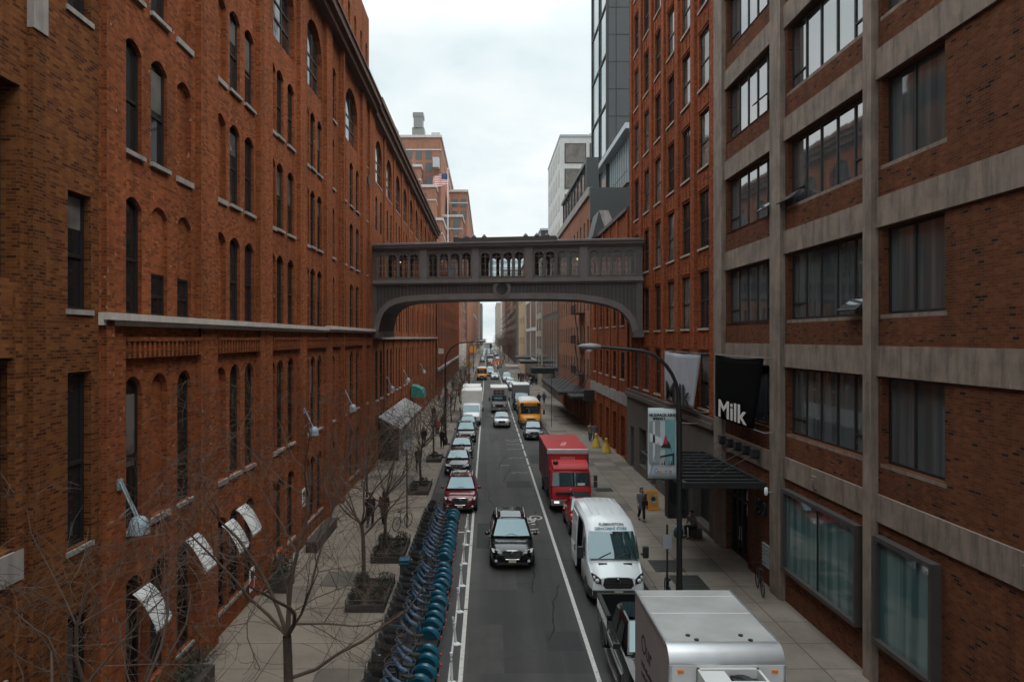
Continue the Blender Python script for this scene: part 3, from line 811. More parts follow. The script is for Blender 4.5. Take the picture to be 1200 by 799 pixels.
# ---- M: concrete-framed loft building, near right
Mb = Fac('loft_building', 'dark brick loft building with concrete frame and wide black windows, nearest on the right', 'building', (XR, 18.0), 'R', 'brick_dark')
bands = [4.62+.0] + [8.65+4.1*k for k in range(7)]
TOPM = 33.0
bt = [(4.62, 5.38)] + [(8.65+4.1*k, 9.48+4.1*k) for k in range(6)]
conc = []
# near bay: window beside plain brick
def floors(): 
    for k in range(6):
        z0 = 5.38 if k == 0 else bt[k][1]
        yield k, z0, bt[k+1][0] if k+1 < len(bt) else TOPM
SILL = .87
for (ya, yb, yw, ww, st) in ((16.5, 20.25, 18.6, 2.75, 'loft3'), (20.6, 26.5, 23.5, 5.55, 'loft5'), (27.4, 33.1, 30.25, 5.3, 'loft5')):
    for k, z0, z1 in floors():
        Mb.strip(ya, yb, z0, z1+.01, [O(yw, z0+SILL, ww, z1-z0-SILL-.02, 0, st+('_low' if k < 2 or (k < 3 and st == 'loft3') else ''), .24, 'concrete')], .1)
Mb.strip(-8, 16.5, 0, TOPM, (), .1)
Mb.strip(16.5, 20.25, 0, 4.63, (), .1)
Mb.strip(20.6, 26.5, 0, 4.63, (), .1)
Mb.strip(27.4, 30.2, 0, 4.63, (), .1)
Mb.strip(30.2, 33.1, 3.5, 4.63, (), .1)
Mb.strip(33.1, 34.25, 0, TOPM, (), .1)
fr = []
for z0, z1 in bt: fr.append((-8, 34.2, z0, z1, -.02, .25))
for z0, z1 in bt[-1:]: pass
o = Mb.part('concrete_band', 'concrete', fr)
Mb.part('pier', 'concrete', [(20.16, 20.62, 0, TOPM, .10, .3)]); Mb.part('pier', 'concrete', [(26.45, 27.42, 0, TOPM, .10, .3)])
Mb.part('pier', 'concrete', [(33.05, 34.2, 0, TOPM, .10, .3)])
# ground floor display windows in deep projecting frames
for (ya, yb) in ((17.35, 20.0), (20.95, 26.2)):
    z0, z1 = 1.35, 4.28
    p = MB(); u0, u1 = Mb.rng(ya, yb); t = .13
    p.box(u0, u1, -.15, .1, z1-t, z1); p.box(u0, u1, -.18, .1, z0, z0+t); p.box(u0, u0+t, -.15, .1, z0+t, z1-t); p.box(u1-t, u1, -.15, .1, z0+t, z1-t)
    f = p.build('display_window', M['display_frame'], Mb.root)
    g = MB(); g.face([(u0+t,-.02,z0+t),(u1-t,-.02,z0+t),(u1-t,-.02,z1-t),(u0+t,-.02,z1-t)]); g.build('pane', M['glass_teal'], f)
    if yb-ya > 3: b_ = MB(); b_.box((u0+u1)/2-.02, (u0+u1)/2+.02, -.06, .0, z0+t, z1-t); b_.build('mullion', M['frame'], f)
# tilted ventilation sashes
for (yy, zz) in ((21.3, 10.3), (25.9, 14.35), (27.95, 14.4), (28.3, 18.7)):
    p = MB(); p.box(-.55, .55, -.02, .02, -.55, 0, 0); p.box(-.47, .47, -.032, .032, -.49, -.06, 1)
    p.build('open_sash', [M['frame'], M['glass_sky']], Mb.root, (Mb.U(yy), .2, zz+.55), (R(-52), 0, 0))
# glazed street door and the house number
p = MB(); u0, u1 = Mb.rng(30.2, 33.05)
p.box(u0, u1, .45, .5, .13, 3.5)
for k in range(5): q = u0+(u1-u0)*k/4; p.box(q-.05, q+.05, .36, .45, .13, 3.5)
p.box(u0, u1, .36, .45, 2.55, 2.65); p.box(u0, u1, .36, .45, .13, .3)
dd = p.build('entrance_door', M['frame'], Mb.root)
g = MB(); g.face([(u0+.05,.44,.3),(u1-.05,.44,.3),(u1-.05,.44,3.45),(u0+.05,.44,3.45)]); g.build('pane', M['glass'], dd)
h_ = MB()
for dx in (-.12, .12): h_.tube([((u0+u1)/2+dx, .28, .9), ((u0+u1)/2+dx, .28, 1.5)], .02, 6)
h_.build('handle', M['chrome'], dd)
Mb.mb.box(u0-.0, u0+.02, .1, .45, .13, 3.5); Mb.mb.box(u1-.02, u1, .1, .45, .13, 3.5); Mb.mb.box(u0, u1, .1, .45, 3.48, 3.5)
text('house_number', '450', .85, M['black_metal'], Mb.root, (Mb.U(28.75), .03, 3.0), (R(90), 0, 0), .05, .012)
v = MB(); u0, u1 = Mb.rng(27.75, 28.5)
for k in range(7): v.box(u0, u1, .02, .09, .85+k*.13, .93+k*.13)
v.build('vent_grille', M['light_metal'], Mb.root)
for yy, zz in ((14.4, 4.95), (23.9, 4.95)):
    v = MB(); v.box(-.17, .17, -.06, .05, -.2, .2); v.box(-.08, .08, -.09, .0, -.1, .1); v.build('wall_plaque', M['concrete'], Mb.root, (Mb.U(yy), .02, zz))
Mb.shell(-8, 34.25, TOPM, 22, y=.1); Mb.done()

# ---- N: tall brick pier building
N = Fac('pier_brick_building', 'tall orange brick building with narrow piers and paired sashes past the loft building', 'building', (XR, 45), 'R', 'brick_orange')
TOPN = 39
cols = [36.5 + 3.28*k for k in range(6)]
N.strip(34.27, 34.49, 0, TOPN)
edge = 34.86
for k, c in enumerate(cols):
    a, b = c-1.64, c+1.64
    b = min(b, 55.8)
    pw = .74
    N.strip(a+pw/2, b-pw/2, 5.85, TOPN, [O(c, 6.15+4.05*j, 1.75, 2.85, 0, ('blind' if (j*3+k*5) % 4 < 2 else 'sash2'), .15, 'stone_beige') for j in range(8)], .14)
    for yy in ((a, b) if k == 5 else (a,)):
        y0, y1 = max(34.27, yy-pw/2), min(55.8, yy+pw/2)
        u0, u1 = N.rng(y0, y1); N.mb.box(u0, u1, 0, .2, 5.85, TOPN)
    for j in range(8):
        z = 6.15+4.05*j+2.95
        N.box(c-.72, c-.62, z+.1, z+.75, -.10, .17); N.box(c-.05, c+.05, z+.1, z+.75, -.10, .17); N.box(c+.62, c+.72, z+.1, z+.75, -.10, .17)
        N.box(c-.95, c+.95, z+.02, z+.12, -.09, .17)
# stone ground floor with dark openings
gs = N.mat('stone_dark')
g_ops = [(36.6, 3.0, .35, 3.3), (40.4, 1.9, .2, 3.3), (43.6, 2.0, .9, 2.6), (46.9, 1.2, .15, 3.0), (50.2, 2.2, .8, 2.6), (53.7, 1.2, .15, 3.0)]
ys = [34.27, 38.6, 42.0, 45.3, 48.5, 52.0, 55.8]
for (c, ww, v, h), a, b in zip(g_ops, ys, ys[1:]):
    N.strip(a, b, 0, 5.4, [O(c, v, ww, h, 0, 'sash2' if v > .5 else 'dark', .5, None)], -.03, gs)
N.part('string_course', 'stone_dark', [(34.27, 55.8, 5.35, 5.62, .2, .2), (34.27, 55.8, 5.62, 5.86, .12, .2)])
N.shell(34.27, 55.8, TOPN, 20, y=.16); N.done()

# ---- P: four-storey brick with stone belt
P_ = Fac('belted_brick_building', 'low orange brick building with a stone belt course under the right end of the footbridge', 'building', (XR, 66), 'R', 'brick_orange')
TOPP = 19.5
for k, c in enumerate((58.2, 61.9, 65.6, 69.3, 73.0)):
    a, b = c-1.85, c+1.85
    a = 55.82 if k == 0 else a; b = 75.9 if k == 4 else b
    P_.strip(a, b, 5.3, TOPP, [O(c, 6.4, 1.5, 2.2, 0, 'sash2', .14, 'stone_beige'), O(c, 10.7, 1.5, 2.6, 0, 'sash2', .14, 'stone_beige'), O(c, 14.9, 1.5, 2.5, 0, 'sash2', .14, 'stone_beige')], .1)
    P_.strip(a, b, 0, 4.4, [O(c, .15, 1.7, 3.3, 0, 'dark', .5, None)], .1)
    P_.box(a-.0 if k else a, (a+.7), 5.3, TOPP, -.0, .12); P_.box(a, a+.6, 0, 4.4, -.02, .12)
P_.part('belt_course', 'stone', [(55.82, 75.9, 4.4, 5.32, -.02, .2)])
P_.part('parapet', 'stone_dark', [(55.82, 75.9, TOPP, TOPP+.3, .1, .3)])
P_.shell(55.82, 75.9, TOPP, 16, y=.1)
g = MB()   # gabled roof bulkhead
for pts, m_ in (([(.1,TOPP+2.6),(1.0,TOPP+2.6),(2.1,TOPP),(.95,TOPP)], 0), ([(-.55,TOPP),(.1,TOPP+2.6),(.93,TOPP)], 1)):
    ua, ub = P_.U(70.5), P_.U(74.5)
    for u in (ua, ub): g.face([(u, y, z) for y, z in pts], m_)
    for (y, z), (y2, z2) in zip(pts, pts[1:]+pts[:1]): g.face([(ua,y,z),(ub,y,z),(ub,y2,z2),(ua,y2,z2)], m_)
g.build('roof_gable', [M['stone'], M['steel_dark']], P_.root)
P_.done()

# ---- Q: brick warehouse with small windows and glazed penthouse
Q = Fac('warehouse', 'brown brick warehouse with rows of small windows and a glazed rooftop storey', 'building', (XR, 93), 'R', 'brick_far')
TOPQ = 25.4
c = 77.6
while c < 109:
    Q.strip(c-1.5, c+1.5, 0, TOPQ, [O(c, .2, 1.9, 3.0, 0, 'dark', .4, None)]+[O(c, z, .95, 1.9, .15, 'sash2', .09, None) for z in (5.4, 9.0, 12.6, 16.2, 20.4)])
    c += 3.0
Qe = c-1.5
Q.shell(76.0, Qe, TOPQ, 16)
Q.part('parapet', 'stone', [(76.0, Qe, 24.6, 25.5, .25, .3)])
p = MB(); u0, u1 = Q.rng(81, Qe-1); p.box(u0, u1, .6, 1.5, TOPQ, 29.4)
pent = p.build('penthouse', M['glass_far'], Q.root)
p = MB()
p.box(u0-.3, u1+.3, .3, 1.7, 29.4, 29.8); p.box(u0, u1, .45, .6, TOPQ+.1, TOPQ+.5)
for k in range(9): q = u0+(u1-u0)*k/8; p.box(q-.1, q+.1, .5, .62, TOPQ, 29.4)
p.build('frame', M['steel_dark'], pent)
p = MB(); p.box(*Q.rng(80.3, 80.9), .2, 1.55, 22.6, 29.6); p.build('end_wall', M['steel_dark'], Q.root)
p = MB(); p.box(*Q.rng(75.55, 75.96), -.05, 9, 22.0, 25.3); p.build('plant_screen', M['steel_dark'], Q.root)
p = MB(); p.box(*Q.rng(75.7, 75.96), .1, 4, 19.9, 21.97); p.build('rustic_wall', M['brick_rustic'], Q.root)
Q.done()

# ---- modern stacks above the right-hand roofs
t = thing('glass_tower', 'tall dark green glass tower rising past the orange brick pier building', 'tower', (17.4, 104, 0))
p = MB(); p.box(0, 22, 0, 15, 0, 86); p.build('wall', M['steel_dark'], t)
for k in range(9):
    for (y0, y1) in ((.7, 6.6), (7.4, 14.4)):
        p = MB(); p.box(-.12, .05, y0, y1, 22+k*7.2+.15, 22+(k+1)*7.2-.15); p.build('window', M['glass_tower'], t)
p = MB()
for y in (0, 6.75, 14.5): p.box(-.35, .02, y, y+.45, 20, 86)
for k in range(10): p.box(-.28, .02, .45, 14.5, 22+k*7.2-.14, 22+k*7.2+.14)
for x in (1.1, 3.4, 6, 9, 12): p.box(x-.05, x+.05, -.05, .02, 20, 86)
for k in range(17): p.box(.02, 22, -.04, .02, 22+k*3.9-.04, 22+k*3.9+.04)
p.build('mullion', M['frame'], t)
t = thing('terrace_block', 'glazed terrace storeys with pale roof edge above the brown brick warehouse', 'building', (17, 86.5, 0), R(-90))
p = MB(); p.box(-29, 0, 0, 6.6, 0, 28.6); p.build('wall', M['steel_dark'], t)
p = MB(); p.box(-29, 0, .5, 6.6, 28.6, 34.6); p.build('glazing', M['glass_tower'], t)
p = MB()
for k in range(19): p.box(-29+k*1.6, -29+k*1.6+.12, .38, .6, 28.6, 34.6)
p.build('mullion', M['light_metal'], t)
p = MB(); p.box(-29.3, .3, -.6, 6.6, 34.6, 35.3); p.build('roof_edge', M['light_metal'], t)
p = MB(); p.box(-29.2, .2, -.4, .7, 28.2, 28.6)
for k in range(20): p.box(-29+k*1.5, -28.95+k*1.5, -.35, -.3, 28.6, 29.7)
p.box(-29.1, .1, -.37, -.28, 29.7, 29.76); p.build('railing', M['grey_metal'], t)
t = thing('panel_tower', 'pale grey tower of large square windows beyond the glazed rooftops', 'building', (15.2, 151, 0))
p = MB(); p.box(0, 22, 0, 30, 0, 51.5); p.build('wall', M['white_wall'], t)
p = MB(); p.box(-.1, 22.2, -.1, 30.2, 51.5, 52.0); p.build('roof', M['light_metal'], t)
p = MB(); p.tube([(7.5,4,52),(7.5,4,53.4)], .06, 5); p.bar((6.6,4,53.3),(8.2,4,53.5),.1,.1); p.build('antenna', M['black_metal'], t)
for i in range(4):
    for j in range(8):
        x = .9+i*5.2; z = 50.4-4.4-j*5.3
        p = MB(); p.box(x, x+4.5, -.06, .05, z, z+4.2); f = p.build('window', M['frame_grey'], t)
        p = MB(); p.box(x+.2, x+4.3, -.09, -.02, z+.2, z+4.0); f2 = p.build('pane', M['curtain'], f)
for j in range(9):
    for i in range(5):
        p = MB(); z = 47-j*5.2; p.box(-.06, .05, 1.2+i*5.8, 4.8+i*5.8, z, z+3.2); p.build('side_window', M['stone_pale'], t)
t = thing('glass_wing', 'low pale glass wing stepping down beside the pale grey tower', 'building', (13.6, 184, 0))
p = MB(); p.box(0, 16, 0, 34, 0, 37); p.build('wall', M['glass_far'], t)
p = MB()
for k in range(9): p.box(-.1, .05, k*4.1, k*4.1+.35, 0, 37)
for z in range(4, 38, 4): p.box(-.12, .05, 0, 34, z, z+.4)
p.box(-.2, 16, -.2, 34.2, 37, 37.5); p.build('mullion', M['white_wall'], t)

# ---- distant blocks under the bridge
def block(name, label, x0, x1, y0, y1, h, wall, side, rows, pitch, ww, wh, glass='glass_far', group=None, front=True, z0=6, fh=3.6, trim=None):
    """plain block; windows on the street side (side=+1 faces -X, -1 faces +X) and on the face towards the camera"""
    t = thing(name, label, 'building', ((x0+x1)/2, y0, 0), 0, group); cx = (x0+x1)/2
    p = MB(); p.box(x0-cx, x1-cx, 0, y1-y0, 0, h); p.build('wall', M[wall], t)
    p = MB(); p.box(x0-cx-.25, x1-cx+.25, -.25, y1-y0+.25, h, h+.5); p.build('roof', M[trim or 'roof'], t)
    a = MB(); a.box(-.09, .09, -ww/2, ww/2, 0, wh); side_me = a.mesh('window', M[glass])
    a = MB(); a.box(-ww/2, ww/2, -.09, .09, 0, wh); fr_me = a.mesh('window', M[glass])
    cnt = 0; xs = (x0 if side > 0 else x1)-cx
    for r in range(rows):
        k = 0; q = pitch*.6
        while q < y1-y0-pitch*.3 and cnt < 70:
            put('window', side_me, t, (xs, q, z0+r*fh)); q += pitch; cnt += 1
    if front:
        q = x0-cx+pitch*.5; nf = 0
        while q < x1-cx-pitch*.3:
            for r in range(rows):
                if nf < 29: put('window', fr_me, t, (q, 0, z0+r*fh)); nf += 1
            q += pitch
    return t
block('glass_front_block', 'black steel and glass shopfront building past the brown brick warehouse', XR, 28, Qe+.3, 141, 24, 'stone_dark', 1, 2, 4.4, 3.0, 8.2, z0=4.6, fh=9.2)
t = thing('stone_pier_building', 'narrow beige stone building beside the white grid building', 'building', (18, 141.5, 0))
p = MB(); p.box(XR-18-.2, 8, 0, 14, 0, 26); p.build('wall', M['stone_beige'], t)
for k in range(6):
    p = MB(); p.box(XR-18-.28, XR-18-.15, 1.5, 5.5, 4+k*3.6, 6.4+k*3.6); p.box(XR-18-.28, XR-18-.15, 8.5, 12.5, 4+k*3.6, 6.4+k*3.6); p.build('window', M['glass_far'], t)
t = thing('white_grid_building', 'building with brown glass panels in a white grid beyond the beige stone one', 'building', (18, 156, 0))
p = MB(); p.box(XR-18, 8, 0, 43, 0, 27); p.build('wall', mat('brown_glass_wall', (.10,.075,.07), .3), t)
p = MB()
for k in range(3): p.box(XR-18-.25, XR-18+.1, k*21.2, k*21.2+1.3, 3.5, 27.2)
for k in range(4): p.box(XR-18-.22, XR-18+.1, 0, 43, 4.2+k*7.2, 4.9+k*7.2)
p.box(XR-18-.25, 8, -.25, .1, 26, 27.3); p.build('grid_frame', M['white_wall'], t)
for k in range(3):
    for j in range(10): 
        p = MB(); p.box(XR-18-.1, XR-18+.05, 1.6+j*4.1, 5.2+j*4.1, 5.2+k*7.2, 11.2+k*7.2); p.build('window', mat('brown_panel', (.12,.095,.09), .25) if (k, j) == (0, 0) else bpy.data.materials['brown_panel'], t)
block('tan_building', 'plain tan building with few windows, past the white grid building on the right', XR-.4, 26, 200, 240, 30, 'tan_wall', 1, 3, 11, 1.2, 1.8, z0=8, fh=6)
block('dark_corner_house', 'dark narrow corner house behind the far bare trees on the right', XR-.2, 30, 262, 300, 26, 'stone_dark', 1, 5, 5, 1.6, 1.9)
block('fire_escape_house', 'red brick walk-up house beyond the avenue on the right', XR, 26, 301, 352, 20, 'brick_brown', 1, 4, 5, 1.3, 1.8)
block('white_topped_house', 'brown house with a white roof sign beyond the red walk-up', XR+.3, 32, 353, 420, 34, 'brick_brown', 1, 7, 6, 1.6, 1.9)
t = thing('rooftop_billboard', 'white rooftop billboard on the brown house beyond the avenue', 'billboard', (15.5, 352, 34.5))
p = MB(); p.box(-2.6, 3.2, 0, .3, 1.2, 6); p.build('panel', M['white_wall'], t)
p = MB(); [p.box(x, x+.2, .3, .6, 0, 6) for x in (-2, 0, 2.4)]; p.build('post', M['black_metal'], t)
block('pink_brick_house', 'faded pink brick apartment house far down the right side', XR-.1, 36, 421, 520, 42, 'brick_far', 1, 8, 8, 2, 2)
block('cream_apartment_tower', 'cream apartment tower, tallest far down the right side', XR+1, 40, 521, 640, 58, 'stone_pale', 1, 8, 10, 2.4, 2.2)
block('grey_far_tower', 'slim grey tower at the far right end of the street', XR-1.0, 40, 760, 900, 46, 'stone_beige', 1, 7, 14, 3, 2.6)
block('brown_far_tower', 'dark brown stepped tower at the far left end of the street', -34, XL+.6, 640, 760, 46, 'brick_brown', -1, 8, 10, 2.4, 2.2)
block('slate_far_tower', 'slate grey tower farthest away on the left side', -38, XL+2.0, 900, 1050, 52, 'stone_dark', -1, 7, 14, 3, 2.6)

# ---- E: stepped art deco block with the flag
E = thing('setback_tower', 'huge stepped brick tower with pale stone bands and roof tanks behind the arcade building', 'building', (-26, 246, 0))
def mass(x0, x1, y0, y1, h, first=False, z0=0):
    p = MB(); p.box(x0+26, x1+26, y0-246, y1-246, z0, h)
    p.build('wall', M['brick_far'], E)
    q = MB(); q.box(x0+25.6, x1+26.4, y0-246.4, y1-245.6, h, h+.9); q.box(x0+25.8, x1+26.2, y0-246.25, y1-245.9, h-4.6, h-4.2); q.build('coping', M['stone_pale'], E)
masses = [(-60, -16.8, 262, 420, 82), (-52, -23.5, 256, 300, 70), (-34, -18.0, 252, 330, 62), (-30, -15.5, 249, 300, 50), (-14.9, -8.0, 290, 420, 68), (-17.0, -9.5, 272, 330, 55), (-60, -10.2, 258, 470, 42)]
for q in masses: mass(*q)
p = MB(); p.box(-34, 17.4, 0, 310, 0, 24); p.build('wall', M['brick_far'], E)
p = MB(); p.box(-34, 17.65, -.25, 310, 0, 8); p.build('stone_base', M['stone_pale'], E)
p = MB(); p.box(-34.3, 17.8, -.4, 310, 23.6, 24.8); p.build('coping', M['stone_pale'], E)
a = MB(); a.box(-1.1, 1.1, -.12, .12, 0, 3.4); fw_me = a.mesh('window', M['glass_far'])
a = MB(); a.box(-.12, .12, -1.2, 1.2, 0, 2.3); sw_me = a.mesh('window', M['glass_far'])
cnt = 0
for (x0, x1, yf, zs) in ((-29, -16.0, 249, (40, 45.2)), (-24, -18.2, 252, (52.2, 56.6)), (-33, -24, 256, (52, 58, 64.5)), (-16.8, -9.6, 272, (44, 48.6, 52)), (-14.8, -8, 290, (57, 62)), (-30, -17, 262, (64.5, 69.5, 74.2)), (-28, -10, 258, (27, 32))):
    x = x0+1.8
    while x < x1-.8:
        for z in zs: put('window', fw_me, E, (x+26, yf-246, z)); cnt += 1
        x += 3.5
for j in range(4):
    for k in range(9):
        if cnt < 99: put('window', sw_me, E, (17.45, 6+k*9, 9.5+j*3.7)); cnt += 1
p = MB(); p.box(-2, 2.5, 24, 30, 82, 88); p.box(-1.4, 1.9, 23.6, 29, 88, 92); p.box(-1.7, 2.2, 23.5, 29.5, 92, 93.5); p.build('roof_tower', M['grey_metal'], E)
for x in (-14, -9): p = MB(); p.lathe([(2.4,82.9),(2.4,86),(1.5,87.5),(.2,88)], (x, 22, 0), 12); p.build('roof_tank', M['light_metal'], E)
p = MB(); p.box(5.5, 8.6, 20, 24, 82, 85); p.box(6.6, 8.8, 12, 16, 70.5, 74); p.build('roof_plant', M['light_metal'], E)
# ------------------------------------------------------------------ footbridge
ang = math.atan2(50.3-53.5, XR-XL); BL = math.hypot(XR-XL, 3.2)
br = thing('footbridge', 'enclosed grey metal footbridge with arched windows and curved ends spanning the street', 'footbridge', (XL, 53.5, 0), ang)
def bu(px): return (px-437)/316*BL
DEP = 3.6
prof = [(437,388),(444.5,388),(446,380),(448.5,371),(452,364.5),(458,359),(466,355.3),(478,352.8),(500,351.3),(540,350.6),(600,350.4),(650,350.8),(680,352),(700,355),(715,358.5),(726,363),(733,369),(738.5,376),(741,385),(742,390),(753,390)]
prof = [(bu(x), 9.7+(396-y)*.0612) for x, y in prof]
ZP, ZF = 13.55, 13.95
def fascia(name, y, m, zoff, ztop=None, thick=.08):
    p = MB()
    for (a, za), (b, zb) in zip(prof, prof[1:]):
        if b-a < .02: continue
        ta = ZP if ztop is None else za+ztop; tb = ZP if ztop is None else zb+ztop
        p.face([(a,y,za+zoff),(b,y,zb+zoff),(b,y,tb),(a,y,ta)])
        p.face([(a,y,za+zoff),(b,y,zb+zoff),(b,y+thick,zb+zoff),(a,y+thick,za+zoff)])
        p.face([(a,y,ta),(b,y,tb),(b,y+thick,tb),(a,y+thick,ta)])
    return p.build(name, M[m], br)
fascia('panel', 0, 'copper_dark', 0); fascia('panel', DEP, 'copper_dark', 0)
# the pale curved rim follows the arch
rp = prof[1:-1]
for sgn, y0 in ((1, -.12), (1, DEP-.05)):
    rim = MB()
    for i in range(len(rp)-1):
        a, b = Vector((rp[i][0], 0, rp[i][1])), Vector((rp[i+1][0], 0, rp[i+1][1]))
        def nrm(k):
            t = Vector((rp[min(k+1, len(rp)-1)][0]-rp[max(k-1, 0)][0], 0, rp[min(k+1, len(rp)-1)][1]-rp[max(k-1, 0)][1])).normalized()
            return Vector((-t.z, 0, t.x))
        na, nb = nrm(i)*.42, nrm(i+1)*.42
        for y in (y0, y0+.17): rim.face([a+Vector((0,y,0)), b+Vector((0,y,0)), b+nb+Vector((0,y,0)), a+na+Vector((0,y,0))])
        for p, q in ((a, b), (a+na, b+nb)): rim.face([p+Vector((0,y0,0)), q+Vector((0,y0,0)), q+Vector((0,y0+.17,0)), p+Vector((0,y0+.17,0))])
    rim.build('arch_rim', M['copper_light'], br)
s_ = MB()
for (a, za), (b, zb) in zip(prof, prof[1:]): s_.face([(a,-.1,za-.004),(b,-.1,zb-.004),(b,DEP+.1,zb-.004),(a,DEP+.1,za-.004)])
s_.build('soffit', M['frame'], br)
rb = MB()
def zbot(u):
    for (a, za), (b, zb) in zip(prof, prof[1:]):
        if a <= u <= b and b > a: return za+(zb-za)*(u-a)/(b-a)
    return 12.4
u = .5
while u < BL-.4:
    zb = zbot(u)+.45
    if zb < ZP-.2 and abs(u-bu(593.5)) > .8: rb.box(u-.025, u+.025, -.035, .02, zb, ZP)
    u += .27
rb.build('panel_rib', M['copper'], br)
p = MB()
p.box(-.05, BL+.05, -.16, DEP+.16, ZP, ZP+.12); p.box(-.05, BL+.05, -.28, DEP+.28, ZP+.12, ZP+.26); p.box(-.05, BL+.05, -.18, DEP+.18, ZP+.26, ZF)
p.build('floor_band', M['copper_light'], br)
p = MB(); p.box(0, .3, -.1, DEP+.1, 10.3, ZP); p.box(BL-.42, BL, -.1, DEP+.1, 10.3, ZP); p.box(-.1, .45, -.2, DEP+.2, 9.75, 10.3); p.box(BL-.6, BL+.1, -.2, DEP+.2, 9.75, 10.25)
p.build('end_pier', M['copper'], br)
# circular plate in the middle of the panel
p = MB(); cxr = bu(593.5); zc = 9.7+(396-338.5)*.0612
p.lathe([(.62,-.17),(.62,.02)], (cxr, 0, zc), 24, 'y'); p.lathe([(.66,-.14),(.66,.02)], (cxr, 0, zc), 24, 'y')
rg = p.build('roundel', M['copper_light'], br)
p = MB(); p.lathe([(.33,-.2),(.40,-.22),(.42,-.15)], (cxr, 0, zc), 20, 'y'); p.build('boss', M['frame'], rg)
# window wall: five groups of four arched lights, front and back
g1 = [98,141,188,233]; g2 = [311,357,403,449]; g3 = [526,571,617,663]; g4 = [741,786,832,878]; g5 = [957,1002,1047,1093]
wins = [bu(420+x/3.43) for x in g1+g2+g3+g4+g5]
Z0, ZW, ZT = 14.12, 15.52, 16.15
WW, RISE = .68, .30
wl = MB()
edges = [0]+[(a+b)/2 for a, b in zip(wins, wins[1:])]+[BL]
for y, yin in ((0, .1), (DEP, DEP-.1)):
    for c, a, b in zip(wins, edges, edges[1:]):
        l_, r_ = c-WW/2, c+WW/2
        wl.face([(a,y,ZF),(l_,y,ZF),(l_,y,ZT),(a,y,ZT)]); wl.face([(r_,y,ZF),(b,y,ZF),(b,y,ZT),(r_,y,ZT)]); wl.face([(l_,y,ZF),(r_,y,ZF),(r_,y,Z0),(l_,y,Z0)])
        pts = [(c+x, Z0+z) for x, z in outl(WW, ZW-Z0, RISE)]
        for p, q in zip(pts[2:], pts[3:]): wl.face([(p[0],y,p[1]),(p[0],y,ZT),(q[0],y,ZT),(q[0],y,q[1])])
        for k in range(len(pts)):
            p, q = pts[k], pts[(k+1) % len(pts)]; wl.face([(p[0],y,p[1]),(q[0],y,q[1]),(q[0],yin,q[1]),(p[0],yin,p[1])])
wl.build('wall', M['copper'], br)
for i in (4, 8, 12, 16):
    c = (wins[i-1]+wins[i])/2; wdt = (wins[i]-wins[i-1]-WW)/2-.1
    for y in (0, DEP):
        p = MB(); p.box(c-wdt, c+wdt, y-.09 if y == 0 else y-.02, y+.02 if y == 0 else y+.09, ZF, ZT); p.build('pilaster', M['copper_light'], br)
a = MB(); o_ = outl(WW, ZW-Z0, RISE); i_ = [(x, z+.035) for x, z in outl(WW-.08, ZW-Z0-.035, RISE-.035)]
for k in range(len(o_)):
    q = (k+1) % len(o_); a.face([(o_[k][0],0,o_[k][1]),(o_[q][0],0,o_[q][1]),(i_[q][0],0,i_[q][1]),(i_[k][0],0,i_[k][1])])
a.box(-.022, .022, -.01, .01, 0, ZW-Z0+RISE*.95)
for z in (.45, .92, 1.40): a.box(-WW/2, WW/2, -.01, .01, z-.022, z+.022)
wf = a.mesh('window', M['copper_light'])
a = MB(); a.face([(x, .012, z) for x, z in i_]); wp = a.mesh('pane', M['glass_clear'])
a = MB()   # moulded hood over each light
hp = [((WW/2+.04)*math.cos(PI*k/8), ZW-Z0+(RISE+.04)*math.sin(PI*k/8)) for k in range(9)]
a.tube([(x, -.02, z) for x, z in hp], .035, 5); a.box(-WW/2-.08, -WW/2-.02, -.05, .01, 0, ZW-Z0); a.box(WW/2+.02, WW/2+.08, -.05, .01, 0, ZW-Z0)
wh = a.mesh('hood', M['copper_light'])
for c in wins:
    f = put('window', wf, br, (c, .06, Z0)); put('pane', wp, f); put('hood', wh, f, (0, -.06, 0))
    f = put('window', wf, br, (c, DEP-.06, Z0)); put('pane', wp, f)
p = MB(); p.box(.05, BL-.05, .05, DEP-.05, ZF-.1, ZF+.02); p.build('floor', M['wood'], br)
p = MB()
p.box(-.1, BL+.1, -.14, DEP+.14, ZT, ZT+.12); p.box(-.1, BL+.1, -.30, DEP+.30, ZT+.12, ZT+.3); p.box(-.1, BL+.1, -.42, DEP+.42, ZT+.3, ZT+.42)
p.build('cornice', M['copper_light'], br)
p = MB(); ra, rb_ = bu(533), bu(655)
p.loft([[(-.1,-.3,ZT+.42),(-.1,DEP+.3,ZT+.42),(-.1,DEP/2,ZT+.75)],[(BL+.1,-.3,ZT+.42),(BL+.1,DEP+.3,ZT+.42),(BL+.1,DEP/2,ZT+.75)]], smooth=False)
p.box(ra, rb_, .7, DEP-.7, ZT+.45, ZT+.88); p.build('roof', M['copper_dark'], br)
for px in (548.5, 557, 569.5, 619, 632, 644.5, 535):
    p = MB(); p.lathe([(.17,0),(.18,.08),(.12,.15),(.05,.24),(.02,.26)], (bu(px), 1.0, ZT+.88), 8); p.build('finial', M['copper_dark'], br)
p = MB(); p.ball((bu(420+887/3.43), DEP-.8, 15.55), .09); lm = p.build('ceiling_lamp', mat('lamp_glow', (1,.72,.38), var=0, emit=1.2), br)
p = MB(); p.ball((bu(420+130/3.43), DEP-.8, 15.55), .06); p.build('ceiling_lamp', bpy.data.materials['lamp_glow'], br)
p = MB(); p.box(bu(535.5), bu(540), 1.6, 2.0, ZF+.02, ZF+.75); tag(p.build('crate', M['cone_orange'], bevel=.03), 'orange crate inside the footbridge behind an arched window', 'crate')
bpy.data.objects['crate'].matrix_world = Matrix.Translation((XL, 53.5, 0)) @ Matrix.Rotation(ang, 4, 'Z')

